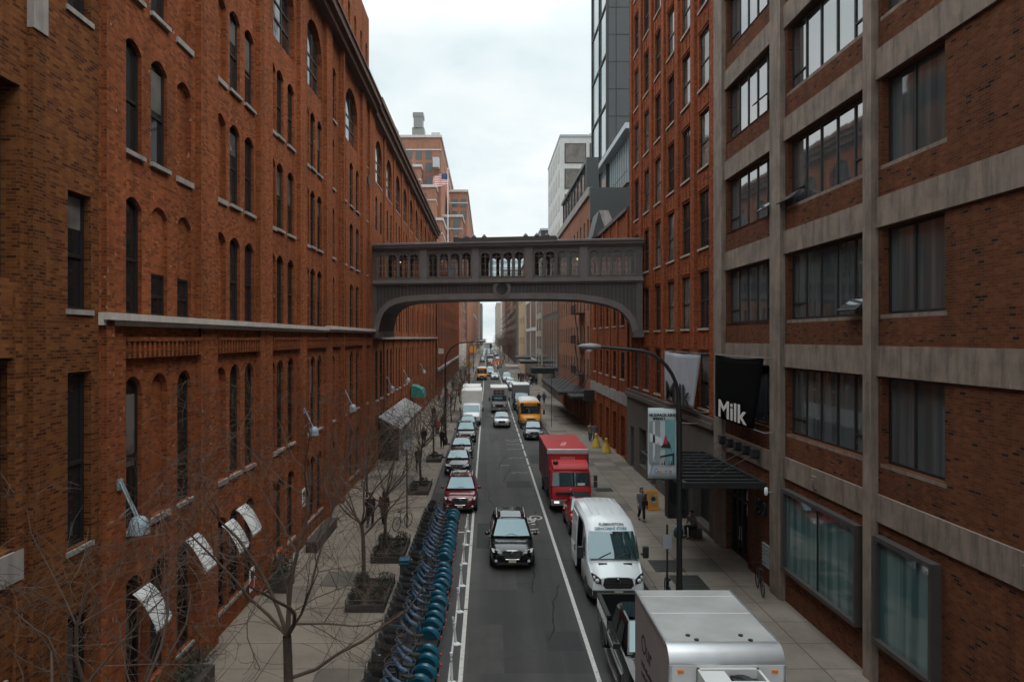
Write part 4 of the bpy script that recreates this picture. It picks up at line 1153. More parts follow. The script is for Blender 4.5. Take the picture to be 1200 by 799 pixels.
# ------------------------------------------------------------------ flag on its pole
t = thing('flagpole', 'white flagpole standing on the setback tower', 'flagpole', (-14.1, 259.5, 42.9))
p = MB(); p.tube([(0,0,0),(0,0,27.0)], [.18,.1], 8); p.build('pole', M['white_paint'], t)
p = MB(); p.ball((0,0,27.2), .3); p.build('finial', M['alu'], t)
fl_m, n, l, b, out = new_mat('flag_cloth')
tc = n.new('ShaderNodeTexCoord'); sp = n.new('ShaderNodeSeparateXYZ'); l.new(tc.outputs['Object'], sp.inputs[0])
stp = math_n(n, l, 'GREATER_THAN', math_n(n, l, 'FRACT', math_n(n, l, 'MULTIPLY', sp.outputs[2], 6.5/4.2)), .5)
canton = math_n(n, l, 'MULTIPLY', math_n(n, l, 'GREATER_THAN', sp.outputs[0], -2.2), math_n(n, l, 'GREATER_THAN', sp.outputs[2], 1.95))
c = mix_n(n, l, stp, (.38,.035,.05), (.60,.58,.56)); c = mix_n(n, l, canton, c, (.02,.04,.12)); l.new(c, b.inputs['Base Color']); b.inputs['Roughness'].default_value = .85
p = MB(); pts = []
for i in range(25):
    x = -i*.22; pts.append((x, .3*math.sin(i*.55)*min(1, i/5), -.012*i*i*.2))
for (x, yy, s1), (x2, y2, s2) in zip(pts, pts[1:]):
    for k in range(4):
        z0, z1 = k*1.05, (k+1)*1.05
        p.face([(x,yy,z0+s1),(x2,y2,z0+s2),(x2,y2,z1+s2),(x,yy,z1+s1)], 0, True)
fo = p.build('flag', fl_m, None, (-14.2, 259.5, 64.3)); tag(fo, 'red white and blue striped flag flying from the white pole', 'flag')

# ------------------------------------------------------------------ wall lamps, awnings, canopies on the left
def goose(x, y, z, label):
    t = thing('wall_lamp', label, 'lamp', (x, y, z), 0, 'arm lamps along the left brick wall')
    p = MB(); p.box(-.02, .05, -.1, .1, -.12, .12); p.build('wall_bracket', M['lampblue'], t)
    p = MB()
    for dy in (-.05, .05): p.tube([(.03,dy,.1),(.42,dy,-.75)], .022, 6)
    p.tube([(.02,0,-.75),(.30,0,-.5)], .018, 6); p.build('arm', M['lampblue'], t)
    p = MB(); p.lathe([(.03,.2),(.12,.18),(.20,.08),(.23,-.06),(.235,-.2),(.20,-.2)], (.46,0,-.92), 16); s = p.build('lamp_shade', M['lampblue'], t)
    p = MB(); p.lathe([(.19,0),(.15,-.04),(.02,-.06)], (.46,0,-1.11), 14); p.build('bulb', M['lamp_glass'], s)
goose(XL, 16.62, 6.35, 'blue grey arm lamp nearest on the red wall, above the white awnings')
goose(XL, 33.4, 6.35, 'blue grey arm lamp second along the red brick wall')
goose(XL, 43.0, 6.5, 'blue grey arm lamp third along the wall, just before the bridge landing')
goose(XL, 60.8, 6.4, 'blue grey arm lamp above the near part of the big metal canopy')
goose(XL, 73.1, 6.4, 'blue grey arm lamp above the green awning')
goose(XL, 91.5, 6.4, 'farthest blue grey arm lamp on the arcade building')
def awning(y, z, wd, label, drop=.78, out_=.55):
    t = MB(); N = 7
    prev = None
    for k in range(N):
        s = k/(N-1); x = .03+out_*(s**.85); zz = -drop*(s**1.25)
        cur = [(x, -wd/2, zz), (x, wd/2, zz)]
        if prev: t.face([prev[0], prev[1], cur[1], cur[0]], 0, True)
        prev = cur
    for k in range(8):
        a, b = -wd/2+wd*k/8, -wd/2+wd*(k+1)/8
        t.face([(out_+.03,a,-drop),(out_+.03,b,-drop),(out_+.03,b-.02,-drop-.13),(out_+.03,(a+b)/2,-drop-.17),(out_+.03,a+.02,-drop-.13)])
    o = t.build('awning', M['canvas_white'], None, (XL, y, z), weld=True)
    so_ = o.modifiers.new('t', 'SOLIDIFY'); so_.thickness = .012
    tag(o, label, 'awning', 'white canvas awnings on the red wall')
    p = MB(); p.tube([(out_,-wd/2,-drop-.02),(out_,wd/2,-drop-.02)], .015, 5); p.build('frame', M['light_metal'], o)
awning(17.62, 3.62, .86, 'white canvas awning nearest, over the first ground window of the red wall')
awning(20.62, 4.05, .9, 'white canvas awning second along, below the blind arched window with grey sill')
awning(23.45, 3.75, .98, 'white canvas awning third along the red wall')
awning(24.75, 3.95, .98, 'white canvas awning farthest of the four on the red wall')
t = thing('metal_canopy', 'large sloping grey metal canopy on slim posts over a glazed entrance', 'canopy', (XL, 56.3, 0))
p = MB(); p.loft([[(.0,0,3.6),(1.75,0,2.62),(1.75,0,2.5),(0,0,3.48)],[(.0,18,3.6),(1.75,18,2.62),(1.75,18,2.5),(0,18,3.48)]], smooth=False); p.build('roof', M['grey_metal'], t)
for k in range(7): 
    p = MB(); p.box(1.58, 1.7, .2+k*2.9, .34+k*2.9, .13, 2.55); p.build('post', M['light_metal'], t)
p = MB(); p.box(.9, .95, .2, 17.8, .13, 2.5); p.build('glazing', M['glass'], t)
p = MB(); p.loft([[(.35,.3,.13),(1.5,.3,.13),(1.5,.3,2.5),(.35,.3,2.9)],[(.35,.5,.13),(1.5,.5,.13),(1.5,.5,2.5),(.35,.5,2.9)]], smooth=False); p.build('end_panel', M['black_metal'], t)
p = MB(); p.loft([[(.0,0,4.1),(.5,0,4.05),(1.2,0,3.65),(1.45,0,3.0),(1.45,0,2.8),(0,0,2.8)],[(.0,3.0,4.1),(.5,3.0,4.05),(1.2,3.0,3.65),(1.45,3.0,3.0),(1.45,3.0,2.8),(0,3.0,2.8)]], smooth=False)
tag(p.build('awning', M['canvas_green'], None, (XL, 80.6, .3)), 'green canvas awning over a doorway past the metal canopy', 'awning')
for y, z, lab in ((33.2, 2.4, 'small white notice on the red wall beyond the white awnings'), (25.9, 1.1, 'small red and white notice on the pier between two awnings')):
    p = MB(); p.box(0, .03, -.25, .25, -.4, .4); p.box(.03, .035, -.18, .18, .05, .28, 1); p.box(.03, .035, -.18, .18, -.3, -.0, 2)
    tag(p.build('wall_notice', [M['white_paint'], M['ink'], M['red_lens'] if y < 30 else M['banner_grey']], None, (XL+.02, y, z)), lab, 'sign')
for y, ln, lab in ((19.3, 1.6, 'dark planter box of shrubs by the near foot of the red wall'), (27.8, 1.2, 'planter of shrubs against the wall pier beyond the awnings')):
    t = thing('planter', lab, 'planter', (XL+.55, y, .13))
    p = MB(); p.box(-.35, .35, -ln/2, ln/2, 0, .55); p.build('box', M['wood'], t, bevel=.02)
    p = MB(); rnd = random.Random(int(y))
    for k in range(500):
        c = Vector((rnd.gauss(0,.2), rnd.uniform(-ln/2,ln/2), .6+abs(rnd.gauss(0,.33)))); d = Vector((rnd.uniform(-1,1),rnd.uniform(-1,1),rnd.uniform(-.3,1))).normalized(); e = d.orthogonal().normalized()
        p.face([c-e*.025, c+d*.06-e*.03, c+d*.1, c+d*.06+e*.03])
    p.build('foliage', M['shrub'], t)
p = MB(); p.box(-.25,.25,-2.2,2.2,0,.5); tag(p.build('bench', M['wood'], None, (XL+.6, 34.5, .13), bevel=.03), 'long low wooden block bench along the red wall', 'bench')

# ------------------------------------------------------------------ right wall: milk banners, canopies
def milk(name, y0, y1, z0, z1, cloth, ink, label, bulge):
    t = thing(name, label, 'banner', (XR, (y0+y1)/2, z0), R(-90))
    w_, h_ = y1-y0, z1-z0
    p = MB(); NX, NZ = 14, 12
    def pt(i, j):
        s, q = i/NX, j/NZ
        x = (s-.5)*w_*(1.0-.34*(1-q)*(1 if s > .5 else .0))
        return (x, -.42-.30*bulge*math.sin(PI*s)*(.3+.7*(1-q))-.03*math.exp(-18*abs(s-.5+.3*(q-.6)))-.02*math.sin(2.2*s+3*q), q*h_-.10*math.sin(PI*s)*(q**3))
    for i in range(NX):
        for j in range(NZ): p.face([pt(i,j),pt(i+1,j),pt(i+1,j+1),pt(i,j+1)], 0, True)
    o = p.build('cloth', M[cloth], t, weld=True); sd = o.modifiers.new('t', 'SOLIDIFY'); sd.thickness = .01
    tx = text('lettering', 'Milk', 1.04 if w_ < 6 else 1.5, M[ink], t, (-w_*.07, -.545, h_*(.155 if w_ < 6 else .2)), (R(90), 0, 0), .003, .022, sx=1.95 if w_ < 6 else 1.95)
    p = MB(); p.tube([(-w_/2-.1,-.42,h_),(w_/2+.1,-.42,h_)], .025, 6)
    for x in (-w_/2-.08, w_/2+.08): p.tube([(x,.05,h_),(x,-.45,h_)], .025, 6); p.tube([(x,.05,0),(x,-.45,0)], .025, 6)
    p.tube([(-w_/2-.1,-.42,0),(w_/2+.1,-.42,0)], .02, 6)
    p.build('bracket', M['grey_metal'], t)
milk('banner', 27.2, 32.9, 6.15, 8.95, 'black_cloth', 'ink_white', 'black banner with white Milk lettering on the concrete loft building', 0.15)
milk('banner', 35.2, 42.3, 6.1, 8.95, 'banner_grey', 'ink', 'pale grey banner with black Milk lettering on the orange brick building', 0.15)

t = thing('entrance_canopy', 'black open steel canopy hung on rods over the loft building entrance', 'canopy', (XR, 31, 0), R(-90))
p = MB(); ZC_ = 4.1
y0, y1 = -3.25, 3.9                      # local x runs towards the camera (-Y): camera end at +x
p.box(-4.6, 3.2, -3.25, -3.1, ZC_-.16, ZC_+.06); p.box(-4.6, 3.2, -.2, -.05, ZC_-.16, ZC_+.06)
p.box(3.08, 3.2, -3.1, -.2, ZC_-.16, ZC_+.06); p.box(-4.6, -4.48, -3.1, -.2, ZC_-.16, ZC_+.06)
p.build('frame', M['black_metal'], t)
for k in range(9):
    p = MB(); x = -3.9+k*.78; p.box(x-.08, x+.08, -3.1, -.2, ZC_-.12, ZC_+.02); p.build('rafter', M['black_metal'], t)
p = MB(); p.box(-4.5, 3.1, -3.1, -.2, ZC_-.20, ZC_-.165); p.build('deck', M['frame'], t)
for k in range(5):
    x = -1.8+k*1.0
    p = MB(); p.tube([(x,-.05,5.15),(x,-1.9,ZC_+.06)], .014, 5); p.build('rod', M['black_metal'], t)
    p = MB(); p.box(x-.2, x+.2, -.28, -.04, 5.0, 5.3); p.lathe([(.13,0),(.17,.25)], (x,-.3,5.05), 8, 'y'); p.build('floodlight', M['black_metal'], t)
def cam(y, z, lab, ln=.8):
    t = thing('security_camera', lab, 'camera', (XR, y, z), R(-90))
    p = MB(); p.tube([(0,.05,0),(0,-ln,.05)], .03, 6); p.build('arm', M['grey_metal'], t)
    p = MB(); p.lathe([(.05,-.16),(.07,-.1),(.07,.08),(.04,.12)], (0,-ln-.05,.1), 8, 'z'); p.build('housing', M['white_paint'], t)
cam(27.1, 3.9, 'white security camera on the concrete pier beside the house number', .3); cam(36.4, 5.4, 'white security camera on a long arm above the black canopy', 1.5)
# long black shed canopy and box canopies further along
def canopy(label, y0, y1, xo, z, th, rods, rafters, name='street_canopy'):
    t = thing(name, label, 'canopy', (XR, y0, 0))
    d = XR-xo
    p = MB(); p.box(-d, .1, 0, y1-y0, z, z+th); p.build('roof', M['black_metal'], t)
    if rafters:
        for k in range(rafters):
            yy = (k+.5)*(y1-y0)/rafters
            p = MB(); p.box(-d-.05, .0, yy-.12, yy+.12, z+th, z+th+.18); p.build('rafter', M['grey_metal'], t)
    for k in range(rods):
        yy = (k+.5)*(y1-y0)/rods
        p = MB(); p.tube([(-d+.3,yy,z+th),(.05,yy,z+th+2.2)], .03, 5); p.build('rod', M['black_metal'], t)
    return t
canopy('long black loading canopy with raised rafters along the brown brick warehouse', 78.5, 103, 7.7, 3.55, .3, 8, 13)
canopy('shorter black canopy at the near end of the long loading canopy', 74.0, 78.3, 8.6, 3.5, .25, 2, 0)
canopy('black box canopy over a doorway beyond the loading canopy', 116, 119.5, 7.1, 4.0, .9, 0, 0)
canopy('dark canopy with white underside edge in front of the white grid building', 152, 164, 7.0, 4.3, .5, 0, 0)
canopy('farthest canopy with pale roof before the tan building', 176, 196, 7.2, 4.6, .4, 0, 0)
p = MB()
for j in range(3):
    z = 5.6+j*3.4
    p.box(-1.0, .0, 0, 5, z, z+.08)
    for k in range(11): p.box(-1.0, -.96, k*.5-.015, k*.5+.015, z, z+1)
    p.box(-1.02, -.95, 0, 5, z+.95, z+1.02)
    if j < 2: p.bar((-.6,.5,z), (-.6,4.3,z+3.4), .05, .5)
tag(p.build('fire_escape', M['black_metal'], None, (XR, 80, 0)), 'black iron fire escape on the brown brick warehouse above the canopy', 'fire escape')
t = thing('hanging_sign', 'small black blade sign sticking out from the orange brick building', 'sign', (XR, 71, 3.5))
p = MB(); p.box(-1.3,-.3,-.1,.1,0,1.1); p.build('panel', M['black_metal'], t); p = MB(); p.tube([(.05,0,1.15),(-1.3,0,1.15)], .03, 5); p.build('bracket', M['grey_metal'], t)

# ------------------------------------------------------------------ street lamps, signs, posts
def lamp(x, y, arm, label, ztop=9.35):
    t = thing('street_lamp', label, 'street lamp', (x, y, .13))
    s = 1 if arm > 0 else -1; a = abs(arm)
    p = MB(); p.lathe([(.22,0),(.22,.5),(.14,.7),(.105,1.2),(.085,7.0)], n=12); p.build('pole', M['black_metal'], t)
    pts = [(0,0,6.9)]
    for k in range(9): 
        th = PI/2*k/8; pts.append((s*a*.52*(1-math.cos(th)), 0, 7.3+(ztop-7.5)*math.sin(th)))
    pts.append((s*a*.95, 0, ztop-.2+.12))
    p = MB(); p.tube(pts, [.08]+[.062]*(len(pts)-2)+[.05], 8); p.build('arm', M['black_metal'], t)
    p = MB(); q = []
    for xx, r, h in ((.0,.05,.05),(.12,.13,.10),(.35,.17,.13),(.65,.13,.10),(.78,.04,.04)): q.append([(s*(a*.93+xx), r*math.cos(2*PI*j/10), ztop-.08+h*math.sin(2*PI*j/10)) for j in range(10)])
    p.loft(q); hd = p.build('lamp_head', M['grey_metal'], t)
    p = MB(); p.lathe([(.13,0),(.11,-.07),(.03,-.1)], (s*(a*.93+.42),0,ztop-.17), 10); p.build('lens', M['lamp_glass'], hd)
    return t
lampR = lamp(6.62, 25.0, -2.9, 'black curved street lamp on the right kerb carrying an exhibition banner')
lamp(-3.75, 65, 3.1, 'black curved street lamp on the left kerb among the bare trees')
lamp(-3.75, 150, 3.0, 'distant black street lamp on the left kerb near the avenue')
t = thing('lamp_banner', 'white and teal exhibition banner hung from the right hand lamp pole', 'banner', (6.56, 24.97, 4.85))
p = MB(); NX, NZ = 6, 10
for i in range(NX):
    for j in range(NZ):
        q = lambda a, b: (-1.03+.97*a/NX, .03*math.sin(3*a/NX+4*b/NZ), 2.45*b/NZ)
        p.face([q(i,j), q(i+1,j), q(i+1,j+1), q(i,j+1)], 0, True)
bnm = mat('banner_print', (.52,.60,.62), .8, var=.15, vscale=2)
o = p.build('cloth', bnm, t, weld=True); sd = o.modifiers.new('t', 'SOLIDIFY'); sd.thickness = .01
def shp(name, pts, m, y=-.05):
    p = MB(); p.face([(x, y, z) for x, z in pts]); p.face([(x, y+.004, z) for x, z in pts]); p.build(name, m, t)
mg = mat('print_grey', (.28,.31,.33), .8, var=.2); mt = mat('print_teal', (.16,.34,.37), .8, var=.2); mr = mat('print_red', (.45,.02,.07), .8); mw = mat('print_pale', (.62,.66,.68), .8)
shp('picture', [(-1.0,.55),(-.62,.55),(-.62,2.0),(-1.0,2.0)], mg); shp('picture', [(-.45,.5),(-.1,.5),(-.1,2.05),(-.45,2.05)], mt)
shp('picture', [(-.98,1.3),(-.55,1.15),(-.55,1.4),(-.98,1.6)], mw, -.056); shp('picture', [(-.87,.6),(-.8,.6),(-.8,1.98),(-.87,1.98)], mw, -.056)
shp('picture', [(-.6,1.1),(-.26,1.06),(-.2,.88),(-.28,1.22),(-.42,1.42),(-.52,1.2)], M['ink'], -.06); shp('picture', [(-.52,1.22),(-.36,1.22),(-.40,1.5),(-.45,1.52)], mr, -.064)
shp('picture', [(-.62,.80),(-.14,.9),(-.14,.5),(-.2,.5),(-.2,.82),(-.62,.74)], M['ink'], -.06)
for k in range(5): shp('picture', [(-.58+.08*k,.5),(-.53+.08*k,.5),(-.55+.08*k,.66+.03*(k % 2))], (mr, M['ink'], mt, mr, M['ink'])[k], -.06)
shp('picture', [(-1.0,.1),(-.97,.08),(-.66,1.25),(-.70,1.27)], mg, -.062)
text('heading', 'MUDPACK KING', .125, M['ink'], t, (-.53, -.07, 2.2), (R(90),0,0), .002, .006)
text('heading', 'SPRING 2', .10, M['ink'], t, (-.66, -.07, 2.08), (R(90),0,0), .002, .006)
gc = [('G',(.05,.16,.55)),('o',(.5,.05,.04)),('o',(.6,.38,.03)),('g',(.05,.16,.55)),('l',(.04,.3,.1)),('e',(.5,.05,.04))]
xx = -.76
for k, (ch, c) in enumerate(gc):
    text('logo_letter', ch, .2, mat('logo_ink', c, .8, var=0), t, (xx, -.07, .28), (R(90),0,0), .002, .003); xx += {'G':.125,'l':.065}.get(ch, .105) if ch != 'o' or k == 1 else .105
p = MB(); 
for z in (2.45, 0): p.tube([(.06,0,z),(-1.05,0,z)], .02, 6)
p.build('bracket', M['black_metal'], t)
def signpost(x, y, h, label, plates):
    t = thing('sign_post', label, 'sign post', (x, y, .13))
    p = MB(); p.tube([(0,0,0),(0,0,h)], .035, 6); p.build('pole', M['frame'], t)
    for z, w_, hh, m in plates:
        p = MB(); p.box(-w_/2, w_/2, -.05, -.036, z-hh/2, z+hh/2); p.build('plate', m, t)
    return t
signpost(6.35, 25.6, 3.0, 'thin parking sign post just behind the right lamp pole', [(2.4,.3,.5,M['banner_grey'])])
signpost(-4.05, 36.6, 4.6, 'thin sign post on the left kerb with a bicycle locked to it', [(4.2,.35,.5,M['banner_grey'])])
signpost(6.95, 78.5, 5.6, 'tall thin post on the right kerb behind the red truck', [])
signpost(-7.7, 121, 8.2, 'post with a small pale box by the end of the arcade building', [(7.4,.9,.9,M['stone_pale'])])
signpost(-3.7, 150.5, 4.6, 'post with a yellow warning sign near the avenue', [(4.2,1.2,1.2,M['yellow'])])
signpost(-4.6, 230, 7, 'post with an orange diamond sign past the avenue', [(6,2.0,2.0,M['orange'])])
sig = thing('traffic_signal', 'black traffic signal on a mast arm at the far avenue', 'traffic signal', (-3.9, 205, .13))
p = MB(); p.tube([(0,0,0),(0,0,7.3),(.8,0,7.7),(5,0,7.9)], .12, 6); p.build('mast', M['black_metal'], sig)
p = MB(); p.box(4.6,5.2,-.3,.3,6.6,7.9); p.build('signal_head', M['black_metal'], sig)
for k, (y, lean) in enumerate(((20.4,-.03),(23,-.10),(25.7,-.06),(28.4,-.05),(31.2,-.05),(34,-.03),(36.4,.02))):
    lab = ['nearest upright', 'second, leaning', 'third', 'fourth', 'fifth', 'sixth', 'farthest'][k]
    t = thing('lane_post', f'{lab} white flexible lane post beside the share bike rack', 'bollard', (-.99, y, .004), 0, 'flexible lane posts')
    p = MB(); p.lathe([(.13,0),(.12,.03),(.05,.06)], n=10); p.build('base', M['white_paint'], t)
    p = MB(); p.tube([(0,0,.05),(lean*.5,0,.45),(lean,0,.86)], .038, 8); p.build('post', M['white_paint'], t)
    p = MB()
    for z in (.6, .72): p.tube([(lean*z/.86,0,z),(lean*(z+.06)/.86,0,z+.06)], .0395, 8, cap=False)
    p.build('reflector_band', M['light_metal'], t)
# bell-shaped yellow bollards
for x, y, lab in ((9.55, 63.6, 'yellow bell bollard, the farther of two by the brick wall'), (9.95, 60.6, 'yellow bell bollard, the nearer of two by the brick wall')):
    p = MB(); p.lathe([(.42,0),(.42,.12),(.36,.2),(.30,.5),(.17,.75),(.12,.95),(.16,1.05),(.12,1.18),(.02,1.24)], n=14)
    tag(p.build('bollard', M['yellow'], None, (x, y, .13)), lab, 'bollard', 'yellow bell bollards')
t = thing('sandwich_board', 'orange folding sandwich board on the right pavement near the walking woman', 'sign board', (9.2, 40.5, .13), R(12))
for s in (-1, 1):
    p = MB(); M4 = Matrix.Rotation(R(12*s), 3, 'X'); p.obox((0, .12*s, .55), (.66,.03,1.1), M4); q = p.build('board', M['orange'], t)
    p = MB(); p.obox((0, .14*s, .62), (.5,.025,.7), M4); p.build('panel', mat('board_face', (.42,.24,.10), .7, var=.3, vscale=7), q)
p = MB(); p.lathe([(.14,-.0),(.14,.01)], (0,-.175,.62), 14, 'y'); p.build('emblem', M['bike_teal'], t)
p = MB(); p.box(-.5,.5,-.35,.35,0,2.9); p.box(-.42,.42,-.37,-.34,.2,2.6,1)
tag(p.build('entrance_vestibule', [M['frame'], M['glass']], None, (10.1, 38.9, .13)), 'dark glazed vestibule jutting from the orange brick building by the canopy', 'vestibule')
# barriers at the far road works
for k in range(7):
    t = thing('road_barrier', 'orange road works barrier at the far avenue', 'barrier', (2.2+(k % 4)*1.2, 255+k*7, 0), R(10*k), 'orange barriers at the far road works')
    p = MB(); p.box(-.9,.9,-.05,.05,.6,1.3); p.box(-.9,.9,-.05,.05,.25,.45); p.build('board', M['cone_orange'], t)
    p = MB()
    for x in (-.7,.7): p.box(x-.05,x+.05,-.3,.3,0,1.2)
    p.build('leg', M['white_paint'], t)
# ------------------------------------------------------------------ vehicles (front bumper at local y = 0, nose towards -Y)
def half(pts):
    """mirror a half section (x >= 0) into a closed ring"""
    return [(x, y, z) for x, y, z in pts] + [(-x, y, z) for x, y, z in reversed(pts) if x > 1e-6]
def wheel_mesh(r, wd):
    t = MB(); t.lathe([(r*.62,-wd/2),(r*.94,-wd/2),(r,-wd/2+.03),(r,wd/2-.03),(r*.94,wd/2),(r*.62,wd/2)], n=20, axis='x')
    return t.mesh('tyre', M['rubber'])
def rim_mesh(r, wd):
    t = MB(); t.lathe([(r*.63,-wd/2+.01),(r*.6,-wd/2-.005),(r*.5,-wd/2+.03),(r*.12,-wd/2+.0),(.02,-wd/2)], n=20, axis='x')
    t.lathe([(.02,wd/2),(r*.12,wd/2),(r*.5,wd/2-.03),(r*.6,wd/2+.005),(r*.63,wd/2-.01)], n=20, axis='x')
    for k in range(5):
        a = 2*PI*k/5
        for s in (-1, 1): t.obox((s*(wd/2-.008), math.cos(a)*r*.33, math.sin(a)*r*.33), (.02, .05, r*.56), Matrix.Rotation(a+PI/2, 3, 'X'))
    return t.mesh('rim', M['rim'])
WM = {}
def wheels(root, hw, ys, r, wd=.22):
    if (r, wd) not in WM: WM[(r, wd)] = (wheel_mesh(r, wd), rim_mesh(r, wd))
    ty, ri = WM[(r, wd)]
    for y in ys:
        for s in (-1, 1):
            o = put('wheel', ty, root, (s*(hw-wd/2), y, r)); put('rim', ri, o)
def arches(root, hw, ys, r, m='plastic'):
    p = MB()
    for y in ys:
        for s in (-1, 1):
            pts = [(s*hw, y+(r+.06)*math.cos(PI*k/12), r+(r+.06)*math.sin(PI*k/12)) for k in range(-1, 14)]
            pts2 = [(s*(hw+.012), q[1], q[2]) for q in pts]
            p.face(pts2); 
            for a, b, c, d in zip(pts, pts[1:], pts2, pts2[1:]): p.face([a, b, d, c])
    p.build('wheel_arch', M[m], root)
def glassq(root, name, pts, m='car_glass'):
    p = MB(); p.face(pts); return p.build(name, M[m], root)
def inset(q, f, off=(0,0,0)):
    c = sum((Vector(v) for v in q), Vector())/len(q)
    return [tuple(c+(Vector(v)-c)*f+Vector(off)) for v in q]
def plate_(root, y, z, w_=.31, h=.16):
    p = MB(); p.box(-w_/2, w_/2, y-.012, y+.02, z-h/2, z+h/2); p.build('plate', M['plate'], root)

def car(label, loc, L=4.7, W=1.86, Ht=1.68, hood=1.02, belt=1.08, pm='p_black', style='suv', rz=0, rails=True, detail=2, group=None, cat='car', grille='plastic', name='parked_car', lamps='lamp_glass', roof_glass=True):
    t = thing(name, label, cat, loc, rz, group)
    hw = W/2
    # lower body
    def sec(y, w_, zb, zt, zm=None, crown=.03):
        zm = zm or (zb+zt)/2
        return half([(0,y,zb),(w_*.86,y,zb),(w_*.97,y,zb+.07),(w_,y,zm-.05),(w_*.985,y,zt-.14),(w_*.95,y,zt-.03),(w_*.84,y,zt+.005),(0,y,zt+crown)])
    b = MB(); wb = L*.26; cowl = 1.28 if style != 'sedan' else 1.42
    rear = L-.12
    if style == 'sedan':
        st = [(0,.74,.34,.62),(.05,.82,.24,.70),(.22,.89,.19,hood-.16),(.6,.935,.18,hood-.06),(cowl,1,.18,hood+.02),(cowl+.5,1,.18,belt-.06),(L*.6,1,.18,belt-.03),(L-1.0,1,.18,belt),(L-.3,.93,.22,belt-.02),(L-.06,.84,.28,belt-.12),(L,.76,.36,.72)]
    else:
        st = [(0,.66,.36,.64),(.05,.79,.24,hood-.24),(.16,.88,.20,hood-.12),(.48,.955,.2,hood-.04),(cowl-.1,1,.2,hood+.04),(cowl+.4,1,.2,belt-.02),(L*.6,1,.2,belt),(L-.5,.985,.22,belt+.02),(L-.12,.93,.26,belt),(L-.02,.88,.32,belt-.15),(L,.82,.42,.75)]
    b.loft([sec(y, hw*w_, zb, zt) for y, w_, zb, zt in st])
    b.build('body', M[pm], t, sub=1, sharp=80)
    # cabin
    if style == 'sedan': c0, c1, c2, c3 = (cowl-.15, hood+.03), (cowl+.75, Ht-.02), (L*.66, Ht-.03), (L-.72, belt)
    else: c0, c1, c2, c3 = (cowl-.12, hood+.06), (cowl+.62, Ht-.03), (L-.62, Ht-.05), (L-.12, belt)
    ym = (c1[0]+c2[0])/2; zb_ = belt-.05
    def cs(y, z, wt, wb2): return half([(0,y,zb_),(wb2,y,zb_),(wb2*.5+wt*.5+.015,y,(zb_+z)/2),(wt+.015,y,z-.09),(wt-.06,y,z-.015),(wt*.5,y,z+.025),(0,y,z+.035)])
    wt, wbl = hw*.72, hw*.93
    g = MB(); rings = [cs(c1[0],c1[1],wt*.98,wbl), cs(ym,Ht,wt,wbl), cs(c2[0],c2[1],wt*.96,wbl*.98)]
    front = [(x, c0[0]+(0 if abs(x) < .8*hw else .1), zb_+.02) for x, y, z in rings[0]]
    k = len(rings[0])
    def wedge(r, yy, zz, f): return [((x*(1-f)+(math.copysign(min(abs(x)*1.12, wbl), x))*f), yy, zz if z > zb_+.01 else zb_) for x, y, z in r]
    fr0 = [(math.copysign(min(abs(x)*1.16, wbl), x) if x else 0, c0[0] + (.0 if z > zb_+.01 else .02), (c0[1] if z > zb_+.01 else zb_)) for x, y, z in rings[0]]
    rr0 = [(math.copysign(min(abs(x)*1.08, wbl*.97), x) if x else 0, c3[0], (c3[1] if z > zb_+.01 else zb_)) for x, y, z in rings[2]]
    g.loft([fr0]+rings+[rr0])
    g.build('roof', M[pm], t, sharp=60)
    # panes sit a few mm proud of the cabin
    wx, wtx = wbl*.88, wt*.86
    ws = [(-wx,c0[0]-.012,c0[1]+.05),(wx,c0[0]-.012,c0[1]+.05),(wtx,c1[0]-.03,c1[1]-.025),(-wtx,c1[0]-.03,c1[1]-.025)]
    d = Vector((0, -(c1[1]-c0[1]), c1[0]-c0[0])).normalized()*.022
    p = MB()
    NXg = 6
    for i in range(NXg):                      # slightly curved across
        a, bq = i/NXg, (i+1)/NXg
        def q(s, top):
            lft, rgt = (ws[3], ws[2]) if top else (ws[0], ws[1]); v = Vector(lft).lerp(Vector(rgt), s); v.y += .05*(abs(2*s-1)**2); return v+d*1.9
        p.face([q(a,0), q(bq,0), q(bq,1), q(a,1)], 0, True)
    p.build('windshield', M['car_glass'], t, weld=True)
    dr = Vector((0, (c2[1]-c3[1]), c3[0]-c2[0])).normalized()*.03
    glassq(t, 'rear_window', [tuple(Vector(v)+dr) for v in ((-wx*.9,c3[0],c3[1]+.1),(wx*.9,c3[0],c3[1]+.1),(wtx*.92,c2[0],c2[1]-.03),(-wtx*.92,c2[0],c2[1]-.03))])
    for s in (-1, 1):
        def sp(y, f):      # point on the slanting cabin side
            x = wbl+(wt+.015-wbl)*f; z = zb_+(Ht-.09-zb_)*f; return (s*(x+.012), y, z)
        ya, yb_, yc, yd = c0[0]+.42, cowl+.85, L*.58, c2[0]-.02
        glassq(t, 'side_window', [sp(ya+.15,.16), sp(L*.52,.16), sp(L*.52,.95), sp(c1[0]+.13,.95)], 'car_side_glass')
        glassq(t, 'side_window', [sp(L*.54,.16), sp(c2[0]-.05 if style != 'sedan' else c2[0]+.1,.16), sp(c2[0]-.12,.95), sp(L*.54,.95)], 'car_side_glass')
        if style != 'sedan': glassq(t, 'side_window', [sp(c2[0]+.0,.18), sp(c2[0]+.25,.18), sp(c2[0]+.05,.8), sp(c2[0]-.04,.9)], 'car_side_glass')
    wr = .36 if style != 'sedan' else .33
    yw = (.92, L-.95); wheels(t, hw+.0, yw, wr); arches(t, hw*.992, yw, wr)
    for s in (-1, 1):
        p = MB(); q = []
        for xx, a, c in ((.0,.04,.03),(.05,.10,.07),(.14,.11,.08),(.2,.06,.05)): q.append([(s*(hw*.94+.06+xx), cowl+.28+a*.7*math.cos(2*PI*j/8), belt+.08+c*math.sin(2*PI*j/8)) for j in range(8)])
        p.loft(q); p.build('mirror', M[pm], t)
    # face of the car
    p = MB()
